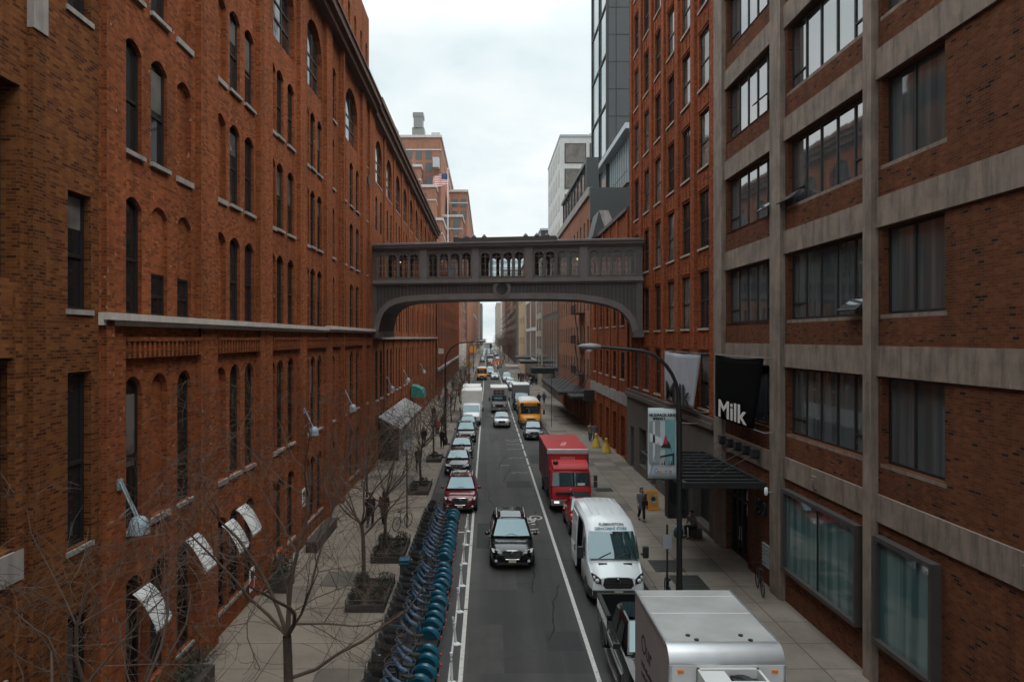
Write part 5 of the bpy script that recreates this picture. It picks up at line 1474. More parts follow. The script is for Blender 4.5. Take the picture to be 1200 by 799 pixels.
    for s in (-1, 1):
        pass
    for s in (-1, 1):
        p = MB(); z = hood-.22
        pts = [(s*hw*.46, .02, z-.06), (s*hw*.86, .15, z-.04), (s*hw*.92, .27, z+.09), (s*hw*.54, .07, z+.06)]
        q = [(x*1.0, y-.035, zz) for x, y, zz in pts]
        for i in range(4): p.face([pts[i], pts[(i+1)%4], q[(i+1)%4], q[i]])
        p.face(q); p.build('headlight', M[lamps], t)
        p = MB(); p.lathe([(.06,-.02),(.05,-.035),(.02,-.04)], (s*hw*.72, .03, .42), 10, 'y'); p.build('fog_lamp', M['lamp_glass'], t)
    p = MB(); gz0, gz1 = .50, hood-.16
    gp = [(-hw*.30,gz0),(hw*.30,gz0),(hw*.44,gz1-.06),(hw*.36,gz1),(-hw*.36,gz1),(-hw*.44,gz1-.06)]
    p.face([(x,-.025,z) for x, z in gp])
    for (x, z), (x2, z2) in zip(gp, gp[1:]+gp[:1]): p.face([(x,-.025,z),(x2,-.025,z2),(x2,.08,z2),(x,.08,z)])
    gr = p.build('grille', M['plastic'], t)
    p = MB()
    p.tube([(x,-.03,z) for x, z in gp], .016, 5, closed=True)
    for z in (gz0+.08, gz0+.16, gz0+.24): p.box(-hw*.36, hw*.36, -.034, -.02, z-.008, z+.008)
    p.build('grille_trim', M['chrome'] if grille != 'plastic' else M['grey_metal'], gr)
    p = MB(); p.lathe([(.02,-.06),(.065,-.055),(.075,-.04),(.075,-.02)], (0,0,gz1-.10), 12, 'y'); p.build('emblem', M['chrome'], gr)
    p = MB(); p.box(-hw*.7, hw*.7, .005, .1, .26, .36); p.build('lower_intake', M['plastic'], t)
    plate_(t, -.03, .44)
    if rails and style != 'sedan':
        for s in (-1, 1):
            p = MB(); x = s*(wt-.06); p.tube([(x,c1[0]+.25,Ht+.0),(x,c1[0]+.4,Ht+.05),(x,c2[0]-.4,Ht+.04),(x,c2[0]-.2,Ht-.02)], .018, 6); p.build('roof_rail', M['alu'], t)
    if roof_glass and detail > 1:
        p = MB(); p.box(-wt*.66, wt*.66, c1[0]+.12, c1[0]+1.25, Ht-.05, Ht+.045); p.build('roof_glass', M['car_glass'], t)  # glass panel laid on so the roof mirrors the sky
    if detail > 1:
        p = MB()
        for s in (-1, 1): p.tube([(s*.05-.35*0+s*.3, c0[0]-.05, c0[1]+.05), (s*.02, c0[0]+.05, c0[1]+.16)], .012, 4)
        p.build('wiper', M['plastic'], t)
        for s in (-1, 1):
            p = MB()
            for y in (L*.42, L*.62): p.box(s*hw*.985, s*(hw*.985+.03), y-.1, y+.08, belt-.2, belt-.165)
            p.build('handle', M[pm], t)
    for s in (-1, 1):
        p = MB(); p.box(s*hw*.62, s*hw*.86, L-.08, L+.0, belt-.22, belt-.06); p.build('tail_light', M['red_lens'], t)
    return t

def box_body(t, x, y0, y1, z0, z1, m_side, m_top, m_front, roundf=.0, name='cargo_box'):
    p = MB(); r = roundf
    prof = [(y0, z0)]
    if r:
        for k in range(7): a = PI/2*k/6; prof.append((y0+r-r*math.cos(a), z1-r+r*math.sin(a)))
    else: prof.append((y0, z1))
    prof += [(y1, z1), (y1, z0)]
    n_ = len(prof)
    p.face([(-x, a, b) for a, b in prof], 0); p.face([(x, a, b) for a, b in prof], 0)
    for i in range(n_):
        (a, b), (c, d) = prof[i], prof[(i+1) % n_]
        mi = 1 if (b > z1-1e-6 and d > z1-1e-6) else (2 if i < n_-3 else 0)
        if i == 0: mi = 2
        p.face([(-x,a,b),(x,a,b),(x,c,d),(-x,c,d)], mi, i > 0 and i < n_-3)
    return p.build(name, [M[m_side], M[m_top], M[m_front]], t, sharp=50, weld=True)

# ---- 1 dark SUV in the lane
car('glossy black SUV driving down the lane towards the camera with bright windshield', (1.05, 30.2, 0), L=4.85, W=1.9, Ht=1.72, hood=1.02, belt=1.08, pm='p_black', grille='chrome', name='suv', cat='suv')
# ---- parked row on the left
car('dark red SUV with chrome grille parked at the head of the left row', (-1.50, 40.0, 0), L=4.7, W=1.9, Ht=1.70, hood=1.04, belt=1.08, pm='p_red', grille='chrome', name='suv', cat='suv')
car('black hatchback with an orange plate parked right behind the dark red SUV', (-2.12, 50.9, 0), L=4.4, W=1.82, Ht=1.5, hood=.98, belt=.98, pm='p_black', style='sedan')
car('black saloon parked between the black hatchback and the taller dark SUV', (-2.08, 57.6, 0), L=4.7, W=1.82, Ht=1.48, hood=.95, belt=.96, pm='p_black', style='sedan')
car('dark SUV with a roof rack parked fourth in the left row', (-1.98, 66.6, 0), L=4.6, W=1.86, Ht=1.74, hood=1.05, belt=1.1, pm='p_grey', name='suv', cat='suv')
car('dark blue grey car parked squeezed in front of the white box truck', (-1.98, 73.0, 0), L=4.5, W=1.8, Ht=1.6, hood=1.0, belt=1.02, pm='p_blue', style='sedan')
# ---- other cars
car('silver saloon driving in the lane in front of the grey truck', (1.58, 78.0, 0), L=4.7, W=1.84, Ht=1.5, hood=.97, belt=.97, pm='p_silver', style='sedan', name='saloon_car')
car('small dark blue car parked with its nose by the rear of the red truck', (4.45, 68.5, 0), L=4.3, W=1.8, Ht=1.56, hood=1.0, belt=1.0, pm='p_blue', style='sedan')
car('bright red car half hidden between the red truck and the white van', (4.92, 35.0, 0), L=4.3, W=1.8, Ht=1.5, hood=.98, belt=.98, pm='p_red2', style='sedan')
car('white car parked behind the two white trucks on the left', (-1.75, 112, 0), L=4.6, W=1.85, Ht=1.65, pm='p_white', detail=1)
car('pale blue car double parked beyond the grey box truck on the right', (4.9, 133, 0), L=4.6, W=1.85, Ht=1.6, pm='p_silver', detail=1)
car('pale car standing second beyond the grey box truck on the right', (4.75, 147, 0), L=4.6, W=1.85, Ht=1.55, pm='p_silver', style='sedan', detail=1)
car('white people carrier standing third beyond the grey box truck', (4.4, 160, 0), L=4.8, W=1.95, Ht=2.0, hood=1.1, belt=1.15, pm='p_white', detail=1)
car('white saloon in the lane beside the farther yellow school bus', (1.78, 169, 0), L=4.6, W=1.84, Ht=1.5, pm='p_white', style='sedan', detail=1)
car('white van in the lane behind the white saloon near the avenue', (.75, 184, 0), L=5.4, W=2.0, Ht=2.3, hood=1.25, belt=1.3, pm='p_white', detail=1, name='van', cat='van')
rnd = random.Random(5)
for k in range(14):
    y = 290+k*24+rnd.uniform(-4,4); x = (-1.9, 4.5, .9)[k % 3]
    car('small pale car in the far traffic beyond the avenue', (x, y, 0), L=4.6, W=1.85, Ht=rnd.choice((1.5,1.7,2.1)), pm=rnd.choice(('p_white','p_silver','p_grey','p_white')), style=rnd.choice(('suv','sedan')), detail=0, group='far traffic beyond the avenue', name='distant_car')

# ---- white high-roof van
def hi_van(loc):
    t = thing('delivery_van', 'white high roof delivery van with an open sliding door and black grille', 'van', loc)
    W = 2.06; hw = W/2; L = 5.7
    def sec(y, wl, zb, zs, wt, zt, cr=.04): return half([(0,y,zb),(wl*.9,y,zb),(wl,y,zb+.15),(wl*1.0,y,zs*.7),(wl*.985,y,zs),(wl*.5+wt*.5,y,(zs+zt)/2),(wt+.02,y,zt-.16),(wt-.1,y,zt-.03),(wt*.5,y,zt+cr*.7),(0,y,zt+cr)])
    b = MB()
    b.loft([sec(0,.86,.36,.60,.72,.80), sec(.05,.93,.26,.75,.80,1.02), sec(.35,.99,.24,.95,.88,1.2), sec(.78,1.02,.24,1.15,.90,1.37), sec(1.0,1.03,.24,1.25,.92,1.45),
            sec(1.42,1.03,.24,1.3,.92,1.96), sec(1.64,1.03,.24,1.3,.92,2.24), sec(2.0,1.03,.24,1.3,.92,2.52), sec(2.5,1.03,.24,1.3,.92,2.66), sec(4.3,1.03,.24,1.3,.92,2.70), sec(L-.12,1.03,.26,1.3,.92,2.69), sec(L,1.0,.32,1.3,.89,2.65)])
    b.build('body', M['p_white'], t, sharp=38)
    # roof ribs
    p = MB()
    for x in (-.55,-.28,0,.28,.55): p.bar((x,2.75,2.70),(x,L-.3,2.725),.06,.03)
    p.build('roof_rib', M['p_white'], t)
    p = MB(); N = 8
    for i in range(N):
        def q(s, f):
            wl = .95+(.85-.95)*f; y = .93+(1.60-.93)*f; z = 1.42+(2.26-1.42)*f; x = (2*s-1)*wl
            return Vector((x, y-.075+.10*(2*s-1)**2*.7, z+.05))
        for j in range(3): p.face([q(i/N,j/3), q((i+1)/N,j/3), q((i+1)/N,(j+1)/3), q(i/N,(j+1)/3)], 0, True)
    p.build('windshield', M['car_glass'], t, weld=True)
    p = MB()
    p.tube([(-.86,.83,1.45),(-.3,.80,1.47),(.25,.80,1.47),(.86,.83,1.45)], .03, 5); p.build('cowl_trim', M['plastic'], t)
    p = MB(); p.tube([(-.6,.84,1.5),(-.1,.98,1.68)], .014, 4); p.tube([(.1,.84,1.5),(.55,.98,1.66)], .014, 4); p.build('wiper', M['plastic'], t)
    gp = [(-.46,.66),(.46,.66),(.56,.78),(.50,1.0),(.36,1.04),(-.36,1.04),(-.50,1.0),(-.56,.78)]
    p = MB(); p.face([(x,-.02+.0,z) for x, z in gp])
    for (x, z), (x2, z2) in zip(gp, gp[1:]+gp[:1]): p.face([(x,-.02,z),(x2,-.02,z2),(x2,.25,z2),(x,.25,z)])
    gr = p.build('grille', M['plastic'], t)
    p = MB()
    for z in (.76,.86,.95): p.box(-.46,.46,-.03,-.015,z-.012,z+.012)
    p.build('grille_bar', M['frame_grey'], gr)
    p = MB(); p.lathe([(.02,-.05),(.09,-.045),(.10,-.02)], (0,0,.93), 14, 'y'); e = p.build('emblem', M['chrome'], gr); 
    p = MB(); p.loft([half([(0,y,.28),(w_,y,.28),(w_,y,.60),(0,y,.60)]) for y, w_ in ((-.05,.80),(.0,.90),(.25,1.02),(.62,1.045))]); p.build('bumper', M['plastic'], t, bevel=.03)
    plate_(t, -.07, .50)
    for s in (-1, 1):
        p = MB(); pts = [(s*.60,.02,.80),(s*.86,.11,.84),(s*.95,.34,1.14),(s*.78,.16,1.10),(s*.62,.05,.98)]
        q = [(x+s*.01, y-.05, z+.01) for x, y, z in pts]
        p.face(q)
        for i in range(5): p.face([pts[i], pts[(i+1)%5], q[(i+1)%5], q[i]])
        hl = p.build('headlight', M['plastic'], t)
        p = MB(); p.ball((s*.76,.03,.93), (.08,.05,.08), 10, 6); p.ball((s*.86,.12,1.02), (.05,.05,.07), 8, 5); p.build('bulb', M['lamp_glass'], hl)
        p = MB(); q = [(s*1.08,.98),(s*1.22,.98),(s*1.30,.99),(s*1.30,1.03)]
        p.box(min(s*1.04,s*1.16),max(s*1.04,s*1.16),1.12,1.2,1.52,1.6); p.box(min(s*1.12,s*1.34),max(s*1.12,s*1.34),1.06,1.22,1.42,1.86); p.build('mirror', M['plastic'], t, bevel=.03)
        x = s*(1.045)
        glassq(t, 'side_window', [(s*1.035,1.35,1.42),(s*1.035,2.1,1.42),(s*.985,2.1,2.06),(s*.985,1.72,2.06)], 'car_side_glass')
        p = MB(); p.box(min(s*.3,s*.62),max(s*.3,s*.62),.62,.70,1.33,1.37); p.build('hood_vent', M['plastic'], t)
    # open sliding door on the street side
    p = MB(); p.face([(-1.044,2.35,.42),(-1.044,3.6,.42),(-1.04,3.6,1.3),(-.975,3.6,2.45),(-.975,2.35,2.45),(-1.04,2.35,1.3)]); p.build('dark_doorway', M['black_cloth'], t)  # flat black face over the body stands in for the unlit interior
    p = MB(); sid = [(-1.12,.40),(-1.12,1.3),(-1.0,2.5)]
    p.loft([[(-1.12,y,.40),(-1.12,y,1.3),(-1.05,y,2.45),(-1.01,y,2.45),(-1.08,y,1.3),(-1.08,y,.40)] for y in (3.5,4.95)], smooth=False); dr = p.build('sliding_door', M['p_white'], t)
    p = MB(); p.box(-1.15,-1.12,3.6,3.68,1.0,1.25); p.build('handle', M['plastic'], dr)
    p = MB(); 
    for z in (.75, 1.1): p.box(-1.135,-1.12,3.6,4.85,z,z+.05)
    p.build('door_rib', M['white_wall'], dr)
    p = MB()
    for s in (-1, 1): p.box(min(s*1.03,s*1.05),max(s*1.03,s*1.05),1.4 if s > 0 else 5.0,L-.1,.75,.83)
    p.build('side_rub_strip', M['plastic'], t)
    wheels(t, hw, (1.05, L-1.25), .36, .24); arches(t, hw*1.0, (1.05, L-1.25), .36)
    text('lettering', 'FLEMINGTON', .155, M['ink'], t, (.05, 1.87, 2.505), (R(36),0,0), .003, .004, sx=1.0)
    text('lettering', 'DEPARTMENT STORE', .135, mat('teal_ink', (.03,.19,.24), .6, var=0), t, (0, 1.69, 2.385), (R(46),0,0), .003, .006, sx=.95)
    return t
hi_van((4.74, 26.2, 0))

# ---- foreground white box truck with cooling unit
t = thing('box_truck', 'white box truck nearest the camera with a cooling unit and grubby lettered side', 'truck', (4.80, 14.5, 0))
bx = box_body(t, 1.16, .0, 3.35, .75, 3.5, 'p_truck_side', 'truck_roof', 'alu', .34)
p = MB()
p.box(-1.13,1.13,-.012,.02,.8,3.17); p.build('front_panel', M['p_white2'], bx)
for s in (-1, 1):
    p = MB(); p.box(min(s*1.12,s*1.175),max(s*1.12,s*1.175),-.02,.06,.75,3.16)
    p.box(min(s*1.13,s*1.178),max(s*1.13,s*1.178),.34,3.36,3.44,3.515); p.build('corner_trim', M['alu'], bx)
    p = MB(); p.box(s*.94-.06,s*.94+.06,-.04,-.0,3.02,3.08); p.build('marker_light', M['amber'], bx)
for x, y in ((-.62,.62),(.48,.62),(-.5,.40),(.6,.38)):
    p = MB(); p.lathe([(.05,3.5),(.05,3.525),(.02,3.53)], (x,y,0), 8); p.build('roof_vent', M['frame'], bx)
p = MB(); p.box(-1.12,1.12,1.83,1.87,3.495,3.508); p.box(-1.12,1.12,2.9,2.93,3.495,3.506); p.build('roof_seam', M['p_white2'], bx)
p = MB()
p.box(-.62,.62,-.62,-.0,2.35,2.42); p.box(-.62,-.57,-.62,0,2.42,3.12); p.box(.57,.62,-.62,0,2.42,3.12); p.box(-.62,.62,-.08,0,2.42,3.12)
p.box(-.57,.57,-.62,-.57,3.06,3.12); p.box(-.57,-.1,-.57,-.12,3.06,3.11)
for k in range(7): p.obox((0,-.6,2.5+k*.08),(1.14,.05,.045), Matrix.Rotation(R(25),3,'X'))
u = p.build('cooling_unit', M['p_white2'], t)
p = MB(); p.box(-.55,.55,-.5,-.1,2.45,2.95); p.lathe([(.2,2.95),(.2,3.03)], (.2,-.3,0), 12); p.tube([(-.1,-.4,2.96),(0,-.2,3.04),(.15,-.25,3.05),(.3,-.4,3.0)], .025, 5); p.build('machinery', M['plastic'], u)
text('lettering', 'Our', .62, M['ink'], bx, (-1.164, 2.62, 2.55), (R(90),0,R(-90)), .002, .0, align='LEFT', shear=.0)
p = MB(); rnd = random.Random(3)
for j, z in enumerate((2.02, 1.80)):
    y = 2.6
    for k in range(11):
        w_ = rnd.uniform(.05,.14); p.box(-1.166,-1.16,y-w_,y,z,z+rnd.choice((.08,.12,.12))); y -= w_+.05
p.build('lettering', M['ink'], bx)
# cab below the frame edge
c = MB(); sec = lambda y, w_, zb, zt: half([(0,y,zb),(w_*.9,y,zb),(w_,y,zb+.1),(w_,y,zt-.5),(w_*.92,y,zt-.08),(w_*.8,y,zt),(0,y,zt+.02)])
c.loft([sec(-2.05,.86,.5,1.35), sec(-1.95,.95,.4,1.7), sec(-1.55,.99,.38,2.25), sec(-.25,.99,.38,2.3), sec(-.15,.97,.4,2.25)]); c.build('cab', M['p_white2'], t, sharp=60)
glassq(t, 'windshield', [(-.85,-2.02,1.42),(.85,-2.02,1.42),(.8,-1.66,2.12),(-.8,-1.66,2.12)])
p = MB(); p.box(-.95,.95,-2.15,-2.02,.38,.68); p.build('bumper', M['plastic'], t)
p = MB(); p.box(-.5,.5,-.2,3.2,.5,.75); p.box(-1.1,1.1,3.3,3.4,.45,.6); p.build('chassis', M['frame'], t)
for s in (-1, 1):
    p = MB(); p.box(min(s*1.06,s*1.25),max(s*1.06,s*1.25),-1.65,-1.55,1.45,1.9); p.build('mirror', M['plastic'], t)
    p = MB(); p.box(s*.8-.15,s*.8+.15,-2.1,-2.0,.85,1.05); p.build('headlight', M['lamp_glass'], t)
    glassq(t, 'side_window', [(s*.995,-1.5,1.5),(s*.995,-.5,1.5),(s*.95,-.5,2.1),(s*.96,-1.4,2.1)], 'car_side_glass')
wheels(t, 1.08, (-1.3, 2.3), .40, .26)

# ---- black pickup behind it
t = thing('pickup_truck', 'black pickup truck tucked behind the white box truck, its roof mirroring the sky', 'pickup', (4.60, 18.15, 0))
W = 1.98; hw = W/2; L = 5.7
b = MB()
def psec(y, w_, zb, zt): return half([(0,y,zb),(w_*.88,y,zb),(w_*.98,y,zb+.1),(w_,y,(zb+zt)/2),(w_*.985,y,zt-.12),(w_*.95,y,zt-.02),(w_*.8,y,zt),(0,y,zt+.02)])
b.loft([psec(0,hw*.85,.4,.9), psec(.06,hw*.95,.32,1.08), psec(.5,hw,.3,1.17), psec(1.4,hw,.3,1.22), psec(3.7,hw,.3,1.25), psec(3.72,hw,.3,1.25)]); b.build('body', M['p_black'], t, sharp=60)
c = MB(); zb_ = 1.18
def pc(y, z, wt, wb2): return half([(0,y,zb_),(wb2,y,zb_),(wt+.02,y,z-.1),(wt-.06,y,z-.02),(0,y,z+.03)])
c.loft([half([(0,1.25,zb_),(hw*.93,1.25,zb_),(hw*.9,1.27,1.22),(hw*.85,1.27,1.23),(0,1.25,1.24)]), pc(2.0,1.86,hw*.74,hw*.94), pc(2.8,1.9,hw*.76,hw*.94), pc(3.4,1.86,hw*.74,hw*.94), half([(0,3.68,zb_),(hw*.92,3.68,zb_),(hw*.84,3.66,1.24),(hw*.8,3.66,1.25),(0,3.68,1.26)])])
c.build('roof', M['p_black'], t, sharp=50)
glassq(t, 'windshield', [(-hw*.8,1.27,1.30),(hw*.8,1.27,1.30),(hw*.66,1.96,1.86),(-hw*.66,1.96,1.86)])
glassq(t, 'rear_window', [(-hw*.78,3.70,1.3),(hw*.78,3.70,1.3),(hw*.66,3.46,1.85),(-hw*.66,3.46,1.85)])
glassq(t, 'roof_glass', [(-hw*.66,2.1,1.915),(hw*.66,2.1,1.915),(hw*.66,3.3,1.915),(-hw*.66,3.3,1.915)])  # glass sheet added on the roof so it mirrors the sky
for s in (-1, 1):
    for a, b_ in ((1.75,2.5),(2.58,3.35)): glassq(t, 'side_window', [(s*hw*.93,a,1.28),(s*hw*.93,b_,1.28),(s*hw*.79,b_-.05,1.76),(s*hw*.79,a+.25,1.76)], 'car_side_glass')
    p = MB(); p.box(min(s*hw*.97,s*(hw+.18)),max(s*hw*.97,s*(hw+.18)),1.62,1.70,1.22,1.38); p.build('mirror', M['plastic'], t, bevel=.02)
    p = MB(); p.box(s*.72-.14,s*.72+.14,-.03,.1,.82,1.0); p.build('headlight', M['lamp_glass'], t)
    p = MB(); p.box(min(s*hw*.99,s*(hw+.12)),max(s*hw*.99,s*(hw+.12)),1.5,3.6,.36,.42); p.build('side_step', M['chrome'], t)
    p = MB()
    for y in (2.45, 3.3): p.box(min(s*hw*.98,s*(hw+.03)),max(s*hw*.98,s*(hw+.03)),y-.12,y+.06,1.02,1.07)
    p.build('handle', M['chrome'], t)
p = MB(); p.box(-hw,-hw+.09,3.73,L,.42,1.30); p.box(hw-.09,hw,3.73,L,.42,1.30); p.box(-hw+.09,hw-.09,L-.09,L,.5,1.30); p.box(-hw+.09,hw-.09,3.73,3.8,.5,1.28); p.box(-hw+.09,hw-.09,3.8,L-.09,.6,.68)
bed = p.build('cargo_bed', M['p_black'], t, bevel=.02)
p = MB(); p.box(-hw+.11,hw-.11,3.82,L-.13,1.26,1.30); p.build('bed_cover', M['black_cloth'], bed)
p = MB(); p.box(-hw-.012,-hw+.12,3.74,L+.01,1.30,1.335); p.box(hw-.12,hw+.012,3.74,L+.01,1.30,1.335); p.box(-hw+.12,hw-.12,L-.12,L+.01,1.30,1.335); p.build('bed_rail', M['frame'], bed)
p = MB(); p.box(-.7,.7,-.03,.08,.6,1.0); p.build('grille', M['chrome'], t)
p = MB(); p.box(-.9,.9,-.12,.1,.38,.58); p.build('bumper', M['chrome'], t)
wheels(t, hw, (.95, L-1.15), .39, .25); arches(t, hw*1.0, (.95, L-1.15), .39)

# ---- red cab-over box truck
t = thing('box_truck', 'bright red box truck with a silver roof edge parked behind the red car', 'truck', (4.66, 40.2, 0))
bx = box_body(t, 1.2, 1.85, 8.3, .95, 3.25, 'p_truckred_dull', 'p_truckred', 'p_truckred', .0)
p = MB(); p.box(-1.21,1.21,1.80,1.90,2.98,3.27); p.build('roof_edge', M['alu'], bx, bevel=.03)
for s in (-1, 1):
    p = MB(); p.box(min(s*1.12,s*1.215),max(s*1.12,s*1.215),1.80,1.9,.95,2.98); p.build('corner_post', M['frame_grey'], bx)
    p = MB()
    for k in range(5): p.box(min(s*1.2,s*1.212),max(s*1.2,s*1.212),2.3+k*1.25,2.36+k*1.25,1.0,3.2)
    p.build('side_rib', M['frame_grey'], bx)
text('lettering', 'DESIGN', .24, mat('pink_ink', (.75,.45,.42), .7), bx, (0,1.845,2.72), (R(90),0,0), .002, .004); text('lettering', 'FURNITURE', .15, bpy.data.materials['pink_ink'], bx, (0,1.845,2.52), (R(90),0,0), .002, .003)
text('lettering', 'DESIGN', .42, bpy.data.materials['pink_ink'], bx, (.0,4.0,3.252), (0,0,R(78)), .002, .004)
c = MB(); cs_ = lambda y, w_, zb, zt: half([(0,y,zb),(w_*.94,y,zb),(w_,y,zb+.08),(w_,y,1.5),(w_*.97,y,zt-.2),(w_*.86,y,zt-.02),(0,y,zt+.02)])
c.loft([cs_(0,1.06,.75,1.38), cs_(.05,1.10,.62,1.46), cs_(.22,1.12,.6,2.28), cs_(.38,1.12,.6,2.42), cs_(1.55,1.12,.6,2.48), cs_(1.62,1.1,.62,2.46)]); c.build('cab', M['p_truckred'], t, sharp=50)
p = MB(); p.loft([half([(0,y,2.36),(w_,y,2.36),(w_*.98,y,z),(0,y,z+.02)]) for y, w_, z in ((.2,.98,2.40),(.5,1.02,2.62),(1.3,1.02,2.72),(1.6,.98,2.70))]); p.build('roof_fairing', M['p_truckred'], t, sharp=60)
p = MB(); N = 6
for i in range(N):
    q = lambda s, f: Vector(((2*s-1)*(1.05-.05*f), .02+.155*f, 1.50+.72*f))
    p.face([q(i/N,0), q((i+1)/N,0), q((i+1)/N,1), q(i/N,1)], 0, True)
ws = p.build('windshield', M['car_glass'], t, weld=True)
p = MB(); p.box(.35,.75,.02,.06,1.52,1.66); p.build('paper', M['white_paint'], ws)
p = MB(); p.box(-.85,.85,-.04,.03,1.0,1.16)
for k in range(3): p.box(-.85,.85,-.05,-.03,1.02+k*.05,1.04+k*.05)
p.build('grille', M['plastic'], t)
p = MB(); p.box(-1.13,1.13,-.08,.12,.42,.74); p.build('bumper', M['grey_metal'], t, bevel=.03)
for s in (-1, 1):
    p = MB(); p.box(s*.82-.14,s*.82+.14,-.1,-.06,.57,.68); p.build('headlight', M['lamp_lit'] if s < 0 else M['lamp_glass'], t, bevel=.01)
    p = MB(); p.tube([(s*1.08,.3,2.0),(s*1.36,.2,2.02),(s*1.36,.2,1.4),(s*1.08,.3,1.42)], .018, 5); p.box(s*1.36-.1,s*1.36+.1,.1,.22,1.76,2.06); p.box(s*1.36-.1,s*1.36+.1,.1,.22,1.40,1.72); p.build('mirror', M['plastic'], t, bevel=.01)
    glassq(t, 'side_window', [(s*1.125,.4,1.5),(s*1.125,1.35,1.5),(s*1.1,1.35,2.2),(s*1.1,.45,2.2)], 'car_side_glass')
p = MB(); p.lathe([(.07,0),(.09,-.02),(.05,-.03)], (0,-.0,1.28), 12, 'y'); p.build('emblem', M['chrome'], t)
p = MB(); p.ball((-.82,.55,2.72), (.16,.12,.12)); p.build('spot_lamp', M['plastic'], t)
plate_(t, -.09, .5)
p = MB(); p.box(-.45,.45,.3,8.2,.6,.95); p.box(-1.15,1.15,3.4,5.2,.5,.62); p.build('chassis', M['frame'], t)
wheels(t, 1.14, (.95, 6.4), .45, .28)

# ---- white and grey box trucks further away
def van_truck(label, loc, bm, cm, Lb, hb, style='hood', name='box_truck', rack=False, wd=1.13):
    t = thing(name, label, 'truck', loc)
    if style == 'hood':
        y0 = 1.75
        bx = box_body(t, wd, y0, y0+Lb, .8, hb, bm, 'p_white2', bm, .12)
        c = MB(); s_ = lambda y, w_, zb, zt: half([(0,y,zb),(w_*.94,y,zb),(w_,y,zb+.1),(w_,y,zt-.35),(w_*.93,y,zt-.06),(w_*.8,y,zt),(0,y,zt+.02)])
        c.loft([s_(0,.84,.5,1.0), s_(.06,.93,.42,1.2), s_(.75,1.0,.4,1.42), s_(.85,1.0,.4,1.5), s_(1.35,.98,.4,2.3), s_(1.85,.98,.4,2.38)]); c.build('cab', M[cm], t, sharp=60)
        glassq(t, 'windshield', [(-.9,.80,1.5),(.9,.80,1.5),(.82,1.26,2.22),(-.82,1.26,2.22)])
        p = MB(); p.box(-.55,.55,-.03,.05,.72,1.02); p.build('grille', M['plastic'], t)
        p = MB(); p.box(-.98,.98,-.1,.1,.4,.64); p.build('bumper', M['plastic'], t)
        for s in (-1, 1):
            p = MB(); p.box(s*.76-.14,s*.76+.14,-.03,.1,.84,1.06); p.build('headlight', M['lamp_glass'], t)
            p = MB(); p.box(s*1.28-.08,s*1.28+.08,1.0,1.1,1.5,1.95); p.bar((s*.95,1.1,1.6),(s*1.25,1.05,1.7),.04,.04); p.build('mirror', M['plastic'], t)
            p = MB(); p.box(s*.9-.05,s*.9+.05,y0-.03,y0+.02,hb-.3,hb-.24); p.build('marker_light', M['amber'], bx)
        wheels(t, 1.04, (.95, y0+Lb-1.4), .42, .26)
    else:
        bx = box_body(t, wd, .25, .25+Lb, .55, hb, bm, 'p_white2', bm, .1, 'body')
        p = MB(); p.loft([half([(0,y,.5),(w_,y,.5),(w_,y,z-.1),(w_*.9,y,z),(0,y,z)]) for y, w_, z in ((-.55,.86,1.15),(-.45,.95,1.3),(.25,1.05,1.45))]); p.build('hood', M[cm], t, sharp=60)
        glassq(t, 'windshield', [(-.98,.235,1.5),(.98,.235,1.5),(.95,.235,2.2),(-.95,.235,2.2)])
        p = MB(); p.box(-.5,.5,-.58,-.5,.75,1.1); p.build('grille', M['plastic'], t)
        p = MB(); p.box(-1.1,1.1,-.68,-.4,.4,.62); p.build('bumper', M['grey_metal'], t)
        for s in (-1, 1):
            p = MB(); p.lathe([(.12,-.57),(.10,-.6)], (s*.7,0,.95), 10, 'y'); p.build('headlight', M['lamp_glass'], t)
            p = MB(); p.box(s*1.3-.09,s*1.3+.09,.0,.1,1.5,2.0); p.bar((s*1.05,.2,1.8),(s*1.28,.05,1.8),.04,.04); p.build('mirror', M['plastic'], t)
        p = MB()
        for x in (-.55,-.05,.45):
            for z in (2.45, 2.8): p.box(x-.2, x+.22, .2, .24, z-.14, z+.14)
        p.build('vent_window', M['frame_grey'], t)
        wheels(t, 1.06, (.55, Lb-1.3), .42, .26)
    p = MB(); p.box(-.45,.45,.3,Lb+.5,.45,.8); p.build('chassis', M['frame'], t)
    plate_(t, -.12 if style == 'hood' else -.7, .52)
    return t
van_truck('white box truck with snub bonnet parked in the left row behind the blue grey car', (-1.75, 79.8, 0), 'p_white2', 'p_white', 5.0, 3.85)
van_truck('second white box truck parked right behind the first on the left', (-1.95, 88.5, 0), 'p_white2', 'p_white', 5.4, 3.7)
van_truck('grey step van driving in the lane behind the silver saloon', (1.56, 94.3, 0), 'p_truck_side', 'grey_metal', 6.5, 3.25, 'step', 'step_van')
van_truck('grey box truck with white roof parked behind the yellow school bus', (4.65, 97, 0), 'grey_metal', 'p_grey', 6, 3.35)
van_truck('dark truck crossing the far avenue in the middle of the road', (1.1, 262, 0), 'p_grey', 'p_red', 6, 3.4)

